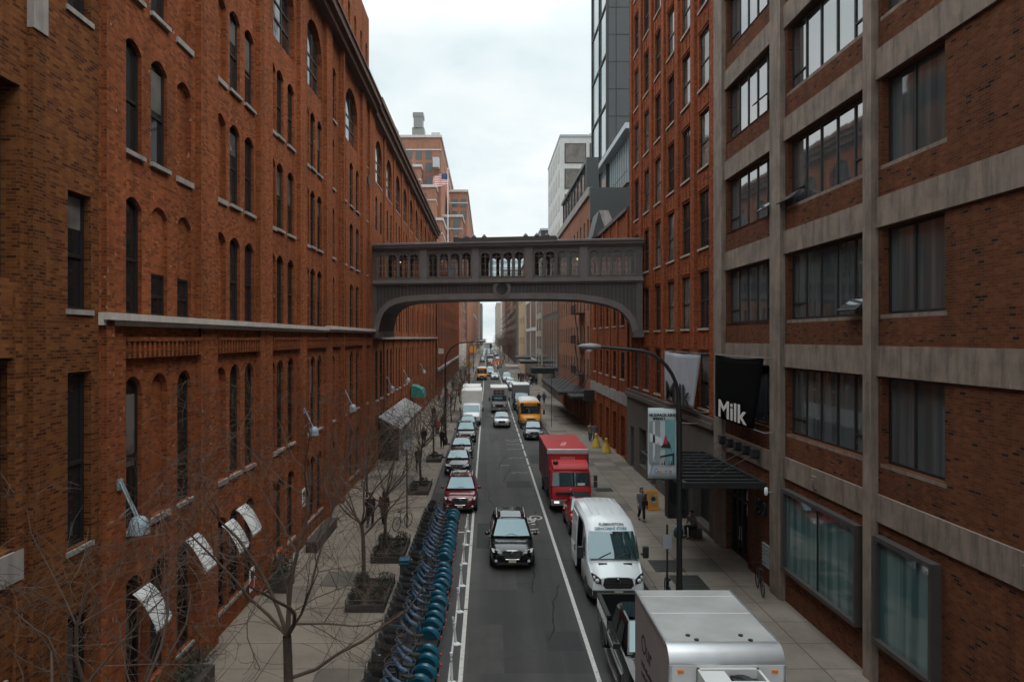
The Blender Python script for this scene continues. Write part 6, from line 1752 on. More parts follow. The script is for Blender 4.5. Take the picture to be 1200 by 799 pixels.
# ---- yellow school buses
def bus(label, loc, L=8.0):
    t = thing('school_bus', label, 'bus', loc)
    hw = 1.2
    def sec(y, w_, zb, zt): return half([(0,y,zb),(w_*.96,y,zb),(w_,y,zb+.1),(w_,y,zt-.55),(w_*.95,y,zt-.25),(w_*.78,y,zt-.07),(w_*.4,y,zt),(0,y,zt+.02)])
    b = MB(); b.loft([sec(1.35,hw*.97,.5,2.75), sec(1.5,hw,.5,2.85), sec(L-.2,hw,.5,2.85), sec(L,hw*.96,.5,2.75)]); b.build('body', M['bus_yellow'], t, sharp=50)
    p = MB()
    rr = [half([(hw*.93,y,2.62+.0),(hw*.79,y,2.80),(hw*.4,y,2.885),(0,y,2.91)]) for y in (1.75, L-.2)]
    p.loft([[(hw*.93,y,2.64),(hw*.79,y,2.81),(hw*.4,y,2.885),(0,y,2.91),(-hw*.4,y,2.885),(-hw*.79,y,2.81),(-hw*.93,y,2.64)] for y in (1.75,3.8,L-.15)], closed=False, cap=False); p.build('roof', M['p_white2'], t)
    p = MB(); p.loft([half([(0,y,.5),(w_*.95,y,.5),(w_,y,.6),(w_,y,z-.18),(w_*.86,y,z-.02),(0,y,z+.03)]) for y, w_, z in ((0,.86,1.12),(.08,.95,1.26),(.9,1.05,1.42),(1.4,1.1,1.46))]); p.build('hood', M['bus_yellow'], t, sharp=60)
    glassq(t, 'windshield', [(-1.05,1.335,1.5),(1.05,1.335,1.5),(1.02,1.345,2.25),(-1.02,1.345,2.25)])
    p = MB(); p.box(-.03,.03,1.31,1.34,1.5,2.25); p.box(-1.1,1.1,1.30,1.36,2.25,2.33); p.build('frame', M['plastic'], t)
    p = MB(); p.box(-.62,.62,1.22,1.36,2.36,2.66); pb = p.build('destination_panel', M['bus_yellow'], t)
    text('lettering', 'SCHOOL BUS', .2, M['ink'], pb, (0,1.215,2.51), (R(90),0,0), .002, .004)
    for s in (-1, 1):
        p = MB(); p.box(s*.9-.2,s*.9+.2,1.24,1.36,2.35,2.66); p.lathe([(.09,1.22),(.07,1.2)], (s*.82,0,2.5), 10, 'y'); p.build('warning_lamp', M['plastic'], t)
        p = MB(); p.lathe([(.12,-.02),(.10,-.05)], (s*.66,0,.98), 12, 'y'); p.build('headlight', M['lamp_glass'], t)
        p = MB(); p.tube([(s*1.0,1.2,2.2),(s*1.4,.7,2.1),(s*1.4,.7,1.6)], .02, 5); p.box(s*1.42-.1,s*1.42+.1,.62,.74,1.5,2.0); p.build('mirror', M['plastic'], t)
        for k in range(6):
            y = 2.0+k*.95; glassq(t, 'side_window', [(s*(hw+.006),y,1.6),(s*(hw+.006),y+.8,1.6),(s*(hw-.0),y+.8,2.2),(s*(hw-.0),y,2.2)], 'car_side_glass')
        p = MB(); p.box(min(s*hw,s*(hw+.015)),max(s*hw,s*(hw+.015)),1.6,L-.2,1.2,1.27); p.build('side_stripe', M['plastic'], t)
    p = MB(); p.box(-.42,.42,-.05,.03,.72,1.14); p.build('grille', M['frame_grey'], t)
    p = MB(); p.box(-1.1,1.1,-.15,.05,.42,.66); p.build('bumper', M['plastic'], t)
    plate_(t, -.16, .54)
    wheels(t, 1.14, (.75, L-2.0), .45, .28); arches(t, 1.16, (L-2.0,), .45)
    return t
bus('yellow school bus parked on the right in front of the grey box truck', (4.68, 77.3, 0))
bus('yellow school bus farther away in the left lane by the avenue', (-1.25, 166, 0))
# ------------------------------------------------------------------ share bikes and docks
def share_bike():
    t = thing('share_bike', 'blue share bike docked in the dense rack along the left kerb', 'bicycle', (0,0,0), 0, 'blue share bikes docked along the left kerb')
    r = .33
    tw = MB(); tw.tube([(r*math.cos(2*PI*k/22), 0, r*math.sin(2*PI*k/22)) for k in range(22)], .028, 6, closed=True); tyre = tw.mesh('wheel', M['rubber'])
    sp = MB(); sp.tube([((r-.03)*math.cos(2*PI*k/16), 0, (r-.03)*math.sin(2*PI*k/16)) for k in range(16)], .012, 4, closed=True); sp.lathe([(.03,-.04),(.03,.04)], n=8, axis='y')
    for k in range(9):
        a = 2*PI*k/9; sp.tube([(.03*math.cos(a),0,.03*math.sin(a)),((r-.03)*math.cos(a+.15),0,(r-.03)*math.sin(a+.15))], .004, 3, cap=False)
    rim = sp.mesh('rim', M['grey_metal'])
    for x in (-.55,.55): w_ = put('wheel', tyre, t, (x,0,r+.03)); put('rim', rim, w_)
    f = MB()
    f.tube([(.40,0,.86),(.30,0,.66),(.12,0,.50),(-.12,0,.42)], [.04,.05,.052,.045], 8)
    f.tube([(-.12,0,.40),(-.24,0,.80)], .035, 8); f.tube([(-.12,0,.40),(-.55,0,.36)], .025, 6); f.tube([(-.22,0,.70),(-.55,0,.38)], .02, 6)
    f.tube([(.38,0,.93),(.47,0,.60)], .03, 8)
    for s in (-1, 1): f.tube([(.47,s*.06,.62),(.55,s*.06,.36)], .016, 6)
    f.build('frame', M['bike_blue'], t)
    p = MB(); p.loft([[(.34,-.055,.80),(.34,.055,.80),(.37,.05,.86),(.37,-.05,.86)],[(.12,-.085,.52),(.12,.085,.52),(.16,.08,.60),(.16,-.08,.60)],[(-.08,-.06,.43),(-.08,.06,.43),(-.06,.05,.50),(-.06,-.05,.50)]], smooth=False); p.build('frame_glint_panel', M['bike_glint_panel'], t)  # pale panel carries the stripe of reflected light on the frame
    def fender(cx, a0, a1, w_, name):
        p = MB(); prev = None; N = 12
        for k in range(N+1):
            a = a0+(a1-a0)*k/N; R1 = r+.045
            row = []
            for u, dr in ((-w_,-.08),(-w_*.78,-.01),(0,.012),(w_*.78,-.01),(w_,-.08)): row.append((cx+(R1+dr)*math.cos(a), u, r+.03+(R1+dr)*math.sin(a)))
            if prev:
                for i in range(4): p.face([prev[i],prev[i+1],row[i+1],row[i]], 0, True)
            prev = row
        return p.build(name, M['bike_teal'], t, weld=True)
    fender(.55, R(20), R(130), .045, 'front_fender')
    fd = fender(-.55, R(40), R(175), .10, 'rear_fender')
    p = MB(); p.box(-.965,-.925,-.035,.035,.40,.47); p.build('tail_lamp', M['red_lens'], fd)
    p = MB()
    for s in (-1, 1): p.face([(-.86,s*.07,.46),(-.55,s*.08,.36),(-.28,s*.08,.46),(-.34,s*.075,.60),(-.55,s*.07,.70),(-.76,s*.07,.62)])
    p.build('skirt_guard', M['bike_guard'], t)
    p = MB(); p.tube([(-.23,0,.78),(-.27,0,.92)], .018, 6); p.build('seat_post', M['alu'], t)
    p = MB(); p.loft([[(x,-w_,z),(x,w_,z),(x,w_*.8,z+.06),(x,-w_*.8,z+.06)] for x, w_, z in ((-.42,.06,.93),(-.37,.11,.93),(-.25,.10,.92),(-.12,.03,.92),(-.08,.015,.92))]); p.build('saddle', M['rubber'], t)
    p = MB(); p.tube([(.38,0,.93),(.36,0,1.05)], .02, 6); p.tube([(.20,-.29,1.07),(.32,-.24,1.1),(.38,-.1,1.08),(.38,.1,1.08),(.32,.24,1.1),(.20,.29,1.07)], .014, 6); hb = p.build('handlebar', M['frame_grey'], t)
    p = MB(); p.tube([(.18,-.30,1.07),(.27,-.27,1.085)], .02, 6); p.tube([(.18,.30,1.07),(.27,.27,1.085)], .02, 6); p.build('grip', M['rubber'], hb)
    p = MB()
    p.loft([[(.44,-.14,.82),(.44,.14,.82),(.62,.12,.86),(.62,-.12,.86)],[(.41,-.18,1.08),(.41,.18,1.08),(.72,.16,1.12),(.72,-.16,1.12)]], cap=False, smooth=False); p.face([(.44,-.14,.82),(.44,.14,.82),(.62,.12,.86),(.62,-.12,.86)])
    p.build('basket', M['plastic'], t)
    p = MB(); p.lathe([(.055,-.10),(.055,.10)], (-.12,0,.40), 8, 'y')
    for s, a in ((1,.7),(-1,.7+PI)): p.tube([(-.12,s*.11,.40),(-.12+.16*math.cos(a),s*.12,.40+.16*math.sin(a)),(-.12+.16*math.cos(a),s*.2,.40+.16*math.sin(a))], .014, 5)
    p.build('crank', M['frame_grey'], t)
    return t
bike0 = share_bike()
dk = thing('bike_dock', 'dark grey docking post at the kerb end of the share bike row', 'dock', (0,0,0), 0, 'share bike docks')
p = MB(); p.loft([[(-.12,-.13,0),(.16,-.13,0),(.16,.13,0),(-.12,.13,0)],[(-.10,-.11,.55),(.10,-.11,.55),(.10,.11,.55),(-.10,.11,.55)],[(-.07,-.10,.80),(.02,-.10,.74),(.02,.10,.74),(-.07,.10,.80)]], smooth=False); p.build('post', M['frame_grey'], dk)
p = MB(); p.box(.08,.16,-.07,.07,.50,.62); p.build('latch', M['grey_metal'], dk)
p = MB(); p.box(-.3,1.0,-.3,.3,.004,.05); p.build('ground_plate', M['frame'], dk)
rnd = random.Random(11)
for k in range(33):
    y = 17.4+k*.645
    a = R(180-9+rnd.uniform(-5,5))
    loc = (-2.30+rnd.uniform(-.07,.07), y+rnd.uniform(-.05,.05), .05)
    lab = None
    if k in (7, 19, 29):                     # empty docks
        dup(dk, (-3.22, y+.16, 0)); continue
    if k == 32: lab = 'share bike at the far end of the docked row, beside the red SUV'
    o = dup(bike0, loc, a, lab, 'blue share bikes docked along the left kerb') if k else bike0
    o.location = loc; o.rotation_euler = (0,0,a)
    loc = (-3.22, y+.16, 0)
    if k: dup(dk, loc, 0)
    else: dk.location = loc
kb = thing('pay_kiosk', 'dark share bike payment kiosk among the docks at the kerb', 'kiosk', (-3.18, 27.9, 0))
p = MB(); p.box(-.16,.16,-.2,.2,0,1.0); p.build('base', M['frame_grey'], kb)
for z in (1.02, 1.14):
    p = MB(); p.box(-.2,.2,-.22,.22,z,z+.1); p.build('top_panel', M['bike_teal'], kb, bevel=.02)

def plain_bike(label, loc, rz, fm, basket=False):
    t = thing('bicycle', label, 'bicycle', loc, rz); r = .34
    for x in (-.52,.52):
        p = MB(); p.tube([(x+r*math.cos(2*PI*k/22),0,r+.02+r*math.sin(2*PI*k/22)) for k in range(22)], .02, 5, closed=True)
        for k in range(10): a = 2*PI*k/10; p.tube([(x,0,r+.02),(x+r*math.cos(a),0,r+.02+r*math.sin(a))], .004, 3, cap=False)
        p.build('wheel', M['rubber'], t)
    p = MB()
    for a, b in (((-.52,0,.36),(-.1,0,.32)),((-.1,0,.32),(-.22,0,.86)),((-.18,0,.72),(-.52,0,.36)),((-.1,0,.32),(.38,0,.74)),((-.2,0,.80),(.36,0,.84)),((.36,0,.96),(.40,0,.68)),((.40,0,.68),(.52,0,.36))): p.tube([a,b], .019, 6)
    p.build('frame', fm, t)
    p = MB(); p.tube([(.22,-.26,1.0),(.34,-.2,1.03),(.36,0,1.0),(.34,.2,1.03),(.22,.26,1.0)], .013, 5); p.build('handlebar', M['frame'], t)
    p = MB(); p.loft([[(x,-w_,.9),(x,w_,.9),(x,w_*.8,.95),(x,-w_*.8,.95)] for x, w_ in ((-.36,.06),(-.28,.08),(-.16,.03),(-.1,.015))]); p.build('saddle', M['rubber'], t)
    return t
plain_bike('dark bicycle leaning on the brick wall under the house number', (10.28, 27.35, .13), R(80), M['frame'])
plain_bike('teal bicycle locked to the thin sign post by the right lamp', (6.55, 26.3, .13), R(84), M['bike_teal'])
plain_bike('grey bicycle locked to the sign post on the left pavement', (-4.25, 36.4, .13), R(62), M['frame_grey'])

# ------------------------------------------------------------------ bare street trees
def tree_meshes(seed, H, r0, fork, spread, nl, depth=4, twigs=6, rmax=2.4):
    """a trunk mesh and a crown mesh of limbs, branches and fine twigs"""
    rnd = random.Random(seed); tr = MB(); cr = MB()
    def wander(p, d, L, r, n_, mb, sides, lift, r1=.5, wob=.16):
        pts = [p]; rad = [r]; dd = d.normalized()
        for k in range(n_):
            dd = (dd+Vector((rnd.gauss(0,wob), rnd.gauss(0,wob), rnd.gauss(lift,wob*.6)))).normalized()
            q = pts[-1]; hr = math.hypot(q.x, q.y)
            if hr > rmax*.75: dd = (dd-Vector((q.x, q.y, 0))*(.55/hr)*(hr/rmax)).normalized()
            if q.z > H*.93: dd = (dd-Vector((0,0,.4))).normalized()
            if hr > rmax and r < .012: break
            pts.append(pts[-1]+dd*L/n_); rad.append(max(.0045, r*(1-(1-r1)*(k+1)/n_)))
        if len(pts) > 1: mb.tube(pts, rad, sides, cap=False)
        return pts, rad
    def grow(p, d, L, r, lv):
        pts, rad = wander(p, d, L, r, 6 if lv > 1 else 4, cr, 6 if lv >= depth-1 else (4 if lv > 1 else 3), .04 if lv > 1 else -.01, .45, .17 if lv > 1 else .22)
        if lv == 0 or len(pts) < 2: return
        nch = twigs if lv <= 2 else 4
        for c in range(nch):
            i = rnd.randint(1, len(pts)-1) if c < nch-1 else len(pts)-1
            ax = (pts[i]-pts[i-1]).normalized(); o = ax.orthogonal(); o.rotate(Matrix.Rotation(rnd.uniform(0,2*PI), 3, ax))
            nd = (ax*rnd.uniform(.5,1.0)+o*rnd.uniform(.5,1.0)+Vector((0,0,.06))).normalized()
            grow(pts[i], nd, L*rnd.uniform(.5,.78), max(.0052, rad[i]*rnd.uniform(.42,.62)), lv-1)
    pts, rad = wander(Vector((0,0,-.05)), Vector((rnd.gauss(0,.03),rnd.gauss(0,.03),1)), fork, r0, 6, tr, 10, .3, .78, .07)
    rad0 = rad[-1]
    tr.tube([(0,0,-.05),(0,0,.12),(0,0,.35)], [r0*1.5,r0*1.15,r0], 10, cap=False)
    a0 = rnd.uniform(0,2*PI)
    for k in range(nl):
        a = a0+2*PI*k/nl+rnd.uniform(-.5,.5); sp = spread*rnd.uniform(.6,1.25)
        d = Vector((math.cos(a)*sp, math.sin(a)*sp, rnd.uniform(.25,.95)))
        i = len(pts)-1-(0 if k < nl-2 else rnd.randint(1,2))
        grow(pts[i], d, (H-fork)*rnd.uniform(.48,.72), rad0*rnd.uniform(.38,.6), depth-1)
    grow(pts[-1], Vector((rnd.gauss(0,.2),rnd.gauss(0,.2),1)), (H-fork)*.62, rad0*.62, depth-1)
    return tr.mesh('trunk', M['bark'], 60), cr.mesh('crown', M['twig'], 60)
def tree(label, loc, ms, rz=0, sc=1.0, group=None, twig=None):
    t = thing('bare_tree', label, 'tree', loc, rz, group); t.scale = (sc,)*3
    put('trunk', ms[0], t); c = put('crown', ms[1], t)
    if twig: recolor(c, M[twig])
    return t
T1 = tree_meshes(21, 9.0, .125, 2.9, .85, 6, 4, 5, 3.1)
T2 = tree_meshes(4, 7.4, .085, 2.7, .8, 7, 3, 6)
T3 = tree_meshes(9, 7.6, .08, 2.6, .85, 7, 3, 6)
T4 = tree_meshes(33, 8.0, .09, 2.8, .8, 8, 3, 6)
grp = 'bare trees along the left kerb'
tree('largest bare tree, nearest on the left pavement with a wide tangled crown', (-4.45, 16.4, .13), T1, R(200), 1.0, grp)
tree('bare tree closest to the camera, only its upper branches reaching over the near left wall', (-6.3, 11.6, .13), T1, R(75), .86, grp)
tree('bare tree rising from the nearer soil planter beside the share bikes', (-4.55, 26.9, .13), T2, R(30), 1.0, grp)
tree('slim bare tree rising from the second soil planter along the left kerb', (-4.5, 32.6, .13), T3, R(100), 1.0, grp)
tree('bare tree in the third planter opposite the dark red SUV', (-4.25, 46.3, .13), T4, R(50), .95, grp)
tree('bare tree in the fourth planter by the big metal canopy', (-4.2, 57, .13), T2, R(170), .95, grp)
for k, y in enumerate((72, 83, 95, 108, 122, 137)):
    tree('small bare street tree in the crowd of twigs beyond the left street lamp', (-4.3+.2*(k % 2), y, .13), (T2,T3,T4)[k % 3], R(70*k), .95, 'bare trees beyond the left street lamp')
rnd = random.Random(2)
for k in range(12):
    y = 270+k*26; s = 1 if k % 3 else -1
    tree('reddish bare tree in the far row beyond the avenue', ((8.2 if s > 0 else -5.2)+rnd.uniform(-.6,.6), y, .13), (T3,T4,T2)[k % 3], R(50*k), 1.7 if s > 0 else 1.2, 'far reddish trees beyond the avenue', 'twig_far')
tree('bare tree beside the thin sign post at the left pavement edge', (-6.4, 38.5, .13), T3, R(10), .9, grp)

def pit(label, x0, x1, y0, y1, shrubs):
    t = thing('tree_pit', label, 'planter', ((x0+x1)/2, (y0+y1)/2, .13)); w_, d = (x1-x0)/2, (y1-y0)/2
    p = MB(); p.box(-w_+.06,w_-.06,-d+.06,d-.06,0,.14); p.build('soil', M['soil'], t)
    p = MB()
    for a, b, c, e in ((-w_,w_,-d,-d+.06),(-w_,w_,d-.06,d),(-w_,-w_+.06,-d+.06,d-.06),(w_-.06,w_,-d+.06,d-.06)): p.box(a,b,c,e,0,.26)
    p.build('border', M['wood'], t)
    p = MB(); z = .42
    p.tube([(-w_,-d,z),(w_,-d,z),(w_,d,z)], .018, 5); p.tube([(-w_,-d,z),(-w_,d,z)], .018, 5)
    for x, y in ((-w_,-d),(w_,-d),(w_,d),(-w_,d)): p.tube([(x,y,0),(x,y,z)], .018, 5)
    p.build('rail', M['frame_grey'], t)
    rnd = random.Random(int(y0*7))
    for sx, sy, rr in shrubs:
        p = MB()
        for k in range(520):
            d_ = Vector((rnd.gauss(0,1),rnd.gauss(0,1),rnd.gauss(0,1))).normalized()*rr*rnd.uniform(.45,1.08)
            c = Vector((sx,sy,.14+rr*.85))+d_*Vector((1,1,.9)).length*0+Vector((sx*0,0,0))+d_
            if c.z < .14: continue
            n_ = (d_.normalized()+Vector((rnd.gauss(0,.5),rnd.gauss(0,.5),rnd.gauss(.2,.5)))).normalized(); e = n_.orthogonal().normalized()
            p.face([c-e*.018, c+n_*.035-e*.022, c+n_*.07, c+n_*.035+e*.022])
        p.build('shrub', M['shrub'], t)
pit('soil tree planter with clipped dark shrubs, nearest along the left kerb', -4.95, -3.6, 25.3, 28.2, [(.45,.5,.33),(-.4,-.9,.26),(.35,-.95,.3),(-.45,.7,.3)])
pit('soil tree planter with clipped dark shrubs, second along the left kerb', -4.95, -3.6, 30.8, 33.9, [(.4,.6,.34),(-.4,-1,.26),(.3,-1,.3),(-.4,.8,.3)])
pit('dark tree planter opposite the gap behind the dark red SUV', -4.9, -3.6, 44.2, 47.4, [(.2,.5,.3),(-.3,-.8,.25)])
pit('small dark tree planter farthest along, near the big metal canopy', -4.7, -3.55, 55.8, 58.2, [(0,.3,.25)])

# ------------------------------------------------------------------ people
def body_mesh(pose):
    J = pose
    ed = [('pelvis','spine'),('spine','chest'),('chest','neck'),('neck','head0'),('head0','head1'),('head1','head2')]
    for s in 'LR':
        ed += [('pelvis','hip'+s),('hip'+s,'knee'+s),('knee'+s,'ank'+s),('ank'+s,'toe'+s),('chest','sh'+s),('sh'+s,'elb'+s),('elb'+s,'wri'+s),('wri'+s,'palm'+s)]
    rad = dict(pelvis=.13, spine=.12, chest=.14, neck=.055, head0=.07, head1=.095, head2=.07, hip=.095, knee=.06, ank=.042, toe=.036, sh=.06, elb=.045, wri=.03, palm=.036)
    names = list(J); vs = [J[k] for k in names]
    r = [rad.get(k, rad.get(k[:-1], .01)) for k in names]
    E = [(names.index(a), names.index(b)) for a, b in ed]
    for s in 'LR':                                   # five unequal curled fingers per hand
        p = Vector(J['palm'+s]); w_ = Vector(J['wri'+s]); d = (p-w_).normalized(); side = d.cross(Vector((0,1,0)))
        side = side.normalized() if side.length > .01 else Vector((1,0,0))
        acr = d.cross(side).normalized()
        for i, ln in enumerate((.045,.075,.085,.078,.06)):
            base = p+acr*(.028-.014*i)+(side*.02*(1 if i == 0 else 0))
            dirn = (d+acr*(.9 if i == 0 else .1*(2-i))).normalized()
            m_ = base+dirn*ln*.6; e = m_+(dirn+side*.6).normalized()*ln*.5
            k = len(vs); vs += [tuple(base), tuple(m_), tuple(e)]; r += [.010,.0085,.007]
            E += [(names.index('palm'+s), k), (k, k+1), (k+1, k+2)]
    k = len(vs); h = Vector(J['head1']); vs.append(tuple(h+Vector((0,-.105,-.01)))); r.append(.016); E.append((names.index('head1'), k))
    me = bpy.data.meshes.new('b'); me.from_pydata(vs, E, []); o = bpy.data.objects.new('b', me); COL.objects.link(o)
    md = o.modifiers.new('skin', 'SKIN'); sv = me.skin_vertices[0].data
    for q, rr in zip(sv, r): q.radius = (rr, rr)
    sv[names.index('pelvis')].use_root = True
    o.modifiers.new('sub', 'SUBSURF').levels = 1
    dg = bpy.context.evaluated_depsgraph_get(); res = bpy.data.meshes.new_from_object(o.evaluated_get(dg))
    for f in res.polygons: f.use_smooth = True
    res.materials.clear(); res.materials.append(M['skin']); res.name = 'body'
    bpy.data.objects.remove(o); return res
def pose(step=.0, bend=0, sit=False):
    J = dict(pelvis=(0,0,.93), spine=(0,-.01,1.12), chest=(0,-.02,1.32), neck=(0,-.02,1.47), head0=(0,-.03,1.53), head1=(0,-.045,1.60), head2=(0,-.03,1.68))
    for s, k in (('L',1),('R',-1)):
        st = step*k
        J['hip'+s] = (.09*k,0,.88); J['knee'+s] = (.095*k,-.12*max(st,0)*2-.03+.05*min(st,0),.49+.01); J['ank'+s] = (.095*k,-.36*st+(.06 if st < 0 else 0),.09+(.05 if st < 0 else 0)); J['toe'+s] = (.10*k,-.36*st-.15+(.06 if st < 0 else 0),.04)
        J['sh'+s] = (.175*k,-.01,1.40); J['elb'+s] = (.225*k,.03+.16*st,1.13); J['wri'+s] = (.215*k,-.06+.30*st,.91); J['palm'+s] = (.212*k,-.08+.33*st,.84)
    if sit:
        for s, k in (('L',1),('R',-1)):
            J['knee'+s] = (.14*k,-.42,.56); J['ank'+s] = (.13*k,-.40,.12); J['toe'+s] = (.14*k,-.55,.06)
            J['elb'+s] = (.23*k,-.16,.76); J['wri'+s] = (.12*k,-.36,.68); J['palm'+s] = (.09*k,-.42,.68)
        for q in ('pelvis','spine','chest','neck','head0','head1','head2','hipL','hipR','shL','shR'):
            x, y, z = J[q]; J[q] = (x, y-(z-.93)*.25, z-.40)
    return J
def person_proto(name_label, J, coat='p', coat_len=.75, hair_long=False):
    t = thing('person', name_label, 'person', (0,0,0))
    put('body', body_mesh(J), t)
    V = {k: Vector(v) for k, v in J.items()}
    def ell(c, rx, ry, up=Vector((0,0,1))): return [(c.x+rx*math.cos(2*PI*j/14), c.y+ry*math.sin(2*PI*j/14), c.z) for j in range(14)]
    hem = V['pelvis'].copy(); sit = V['pelvis'].z < .7
    hem.z = coat_len if not sit else V['pelvis'].z-.08
    rings = [ell(hem,.205,.165), ell(V['pelvis']+Vector((0,0,.04)),.195,.155), ell(V['spine'],.178,.142), ell(V['chest'],.20,.148), ell(V['chest']+Vector((0,0,.08)),.205,.13), ell(V['neck']-Vector((0,0,.035)),.12,.09), ell(V['neck']+Vector((0,0,.02)),.07,.07)]
    p = MB(); p.loft(rings); p.build('jacket', M['black_cloth'], t, sharp=80)
    for s in 'LR':
        p = MB(); p.tube([V['sh'+s]+Vector((0,0,.0)), V['sh'+s].lerp(V['elb'+s],.5), V['elb'+s], V['wri'+s].lerp(V['elb'+s],.08)], [.083,.07,.06,.048], 9); p.build('sleeve', M['black_cloth'], t)
        p = MB(); p.tube([V['hip'+s]+Vector((0,0,.04)), V['hip'+s].lerp(V['knee'+s],.5), V['knee'+s], V['ank'+s]+Vector((0,0,.03))], [.115,.10,.078,.062], 10); p.build('trouser_leg', M['black_cloth'], t)
        a, b = V['ank'+s], V['toe'+s]; p = MB()
        p.loft([[(c.x+rx*math.cos(2*PI*j/8), c.y, max(c.z-.04,0)+.0+rz_*(.5+.5*math.sin(2*PI*j/8))) for j in range(8)] for c, rx, rz_ in ((a+Vector((0,.06,-.05)),.035,.07),(a+Vector((0,0,-.05)),.047,.12),((a+b)/2+Vector((0,0,-.02)),.05,.09),(b,.048,.07),(b+Vector((0,-.06,0)),.03,.04))]); p.build('shoe', M['ink'], t)
    h = V['head1']; p = MB()
    rr = []
    for k in range(7):
        th = PI*.56*k/6; q = max(.02, math.sin(th)); rr.append([(h.x+.098*q*math.cos(2*PI*j/14), h.y+.03+.112*q*math.sin(2*PI*j/14)+(.03*k/6), h.z+.035+.105*math.cos(th)) for j in range(14)])
    if hair_long: rr.append([(h.x+.10*math.cos(2*PI*j/14), h.y+.075+.06*math.sin(2*PI*j/14), h.z-.14) for j in range(14)])
    p.loft(rr); p.build('hair', M['hair'], t)
    p = MB()
    for s in (-1, 1): p.ball((h.x+s*.034, h.y-.088, h.z+.012), .011, 6, 4)
    p.build('eyes', M['ink'], t)
    p = MB(); p.box(h.x-.024, h.x+.024, h.y-.1, h.y-.085, h.z-.058, h.z-.05); p.build('mouth', mat('lip', (.3,.1,.09), .6) if 'lip' not in bpy.data.materials else bpy.data.materials['lip'], t)
    return t
CL = {k: mat('cloth_'+k, c, .9, var=.2, vscale=6) for k, c in dict(grey=(.12,.125,.13), navy=(.012,.016,.03), brown=(.06,.035,.025), tan=(.24,.17,.11), red=(.32,.02,.025), white=(.5,.5,.48), blue=(.04,.09,.17), olive=(.05,.05,.03), black=(.008,.008,.009)).items()}
def dress(t, coat, legs, hair=None):
    for c in t.children:
        nm = c.name.split('.')[0]
        if nm in ('jacket','sleeve'): recolor(c, CL[coat])
        if nm == 'trouser_leg': recolor(c, CL[legs])
        if nm == 'hair' and hair: recolor(c, hair)
walkA = person_proto('woman in a grey coat and black trousers walking with a bag on the right pavement', pose(.55), coat_len=.62, hair_long=True)
walkB = person_proto('person in a black jacket and dark trousers, nearer of the pair on the left pavement', pose(-.5))
stand = person_proto('person in a red jacket standing among the trees on the left pavement', pose(.05))
seat = person_proto('person in a grey hooded coat seated against the dark shopfront under the black canopy', pose(0, sit=True))
walkA.location = (8.1, 38.1, .13); dress(walkA, 'grey', 'black'); walkA.scale = (1,1,1)
hb = MB(); hb.loft([[(x,-.06+.0*k,z),(x,.06,z),(x*.9,.05,z+.26),(x*.9,-.05,z+.26)] for k, (x, z) in enumerate(((.0,.0),(.3,.0)))], smooth=False)
bag = MB(); bag.box(-.16,.16,-.06,.06,0,.24); bag.tube([(-.1,0,.24),(-.04,.02,.5),(.04,.02,.5),(.1,0,.24)], .012, 5)
tag(bag.build('handbag', M['ink'], None, (8.22, 37.83, .98), bevel=.02), 'black handbag held against the walking woman in the grey coat', 'bag')
walkB.location = (-5.95, 36.9, .13); walkB.rotation_euler = (0,0,R(180)); dress(walkB, 'black', 'navy')
q = dup(walkA, (-5.3, 37.3, .13), R(180), 'person in a dark brown coat walking away, right of the pair on the left pavement'); dress(q, 'brown', 'black')
stand.location = (-4.9, 71, .13); dress(stand, 'red', 'navy')
seat.location = (9.95, 34.9, .13); seat.rotation_euler = (0,0,R(-60)); dress(seat, 'grey', 'navy')
p = MB(); p.box(-.25,.25,-.22,.22,0,.44); tag(p.build('crate', M['wood'], None, (10.05, 34.95, .13)), 'dark crate used as a seat under the black canopy', 'crate')
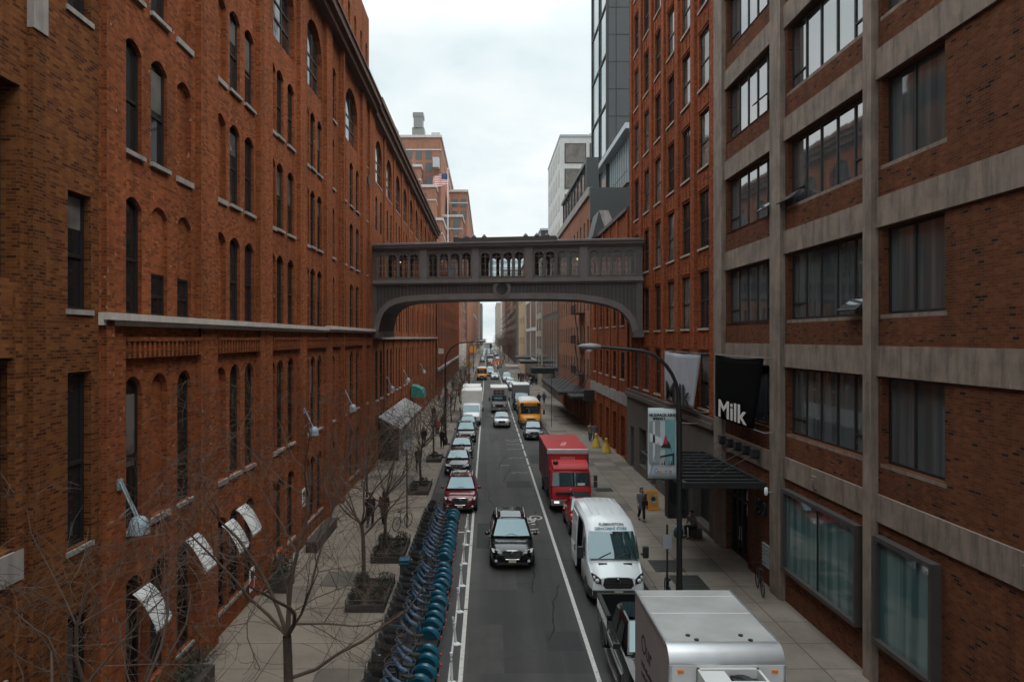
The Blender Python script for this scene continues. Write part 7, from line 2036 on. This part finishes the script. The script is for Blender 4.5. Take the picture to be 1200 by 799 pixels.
for (x, y, m, lab) in ((9.2,34.9,'bike_teal','teal bag on the pavement beside the seated person'),(9.5,35.7,'white_paint','pale bundle on the pavement behind the seated person')):
    p = MB(); p.loft([[(.24*s*math.cos(2*PI*j/9),.18*s*math.sin(2*PI*j/9)+.02*j%.05,z) for j in range(9)] for s, z in ((.8,0),(1,.12),(.95,.3),(.6,.46),(.2,.52))]); tag(p.build('bag', M[m], None, (x,y,.13)), lab, 'bag')
ppl = [(walkB,9.55,67.3,0,'tan','blue','person in a tan coat walking by the yellow bollards, left of the two'),
       (walkA,9.95,67.0,0,'grey','blue','person in a grey coat walking by the yellow bollards, right of the two'),
       (walkA,-5.6,64,180,'black','black','person in black walking away beside the left street lamp'),
       (walkB,-4.6,75,0,'navy','navy','person in navy walking among the trees just past the red jacket'),
       (stand,-5.6,78,30,'grey','black','person in a grey jacket standing under the green awning'),
       (walkA,-6.2,84,0,'brown','navy','person in a brown coat beyond the green awning'),
       (walkB,-3.9,63,0,'black','black','person in a black jacket stepping by the kerb next to the parked cars'),
       (walkB,-5.0,52.5,180,'olive','black','person in an olive jacket by the third planter'),
       (walkA,7.4,104,0,'navy','black','person in navy at the far end of the loading canopy, nearer the kerb'),
       (walkB,8.3,106,180,'blue','blue','person in blue walking away past the loading canopy')]
for pr, x, y, a, c, lg, lab in ppl: q = dup(pr, (x,y,.13), R(a), lab); dress(q, c, lg)
rnd = random.Random(8)
for k in range(22):
    q = dup((walkA,walkB,stand)[k % 3], (7.0+rnd.uniform(0,3.2), 138+rnd.uniform(0,30), .13), R(rnd.choice((0,180,30,-40))), 'pedestrian in the distant crowd under the far right canopies', 'distant crowd under the far right canopies')
    dress(q, rnd.choice(('white','black','tan','black','navy','white','red','brown')), rnd.choice(('black','navy','blue')))
for k in range(14):
    q = dup((walkA,walkB,stand)[k % 3], (-7.4+rnd.uniform(0,3.4), 98+rnd.uniform(0,90), .13), R(rnd.choice((0,180))), 'pedestrian on the distant left pavement among the bare trees', 'distant pedestrians on the left pavement')
    dress(q, rnd.choice(('black','navy','grey','brown','red')), rnd.choice(('black','navy','blue')))
for k in range(8):
    q = dup((walkA,walkB)[k % 2], (rnd.uniform(-1,5.5), 224+rnd.uniform(0,14), 0), R(rnd.choice((90,-90))), 'pedestrian crossing the far avenue', 'pedestrians crossing the far avenue')
    dress(q, rnd.choice(('white','black','tan','red')), 'black')
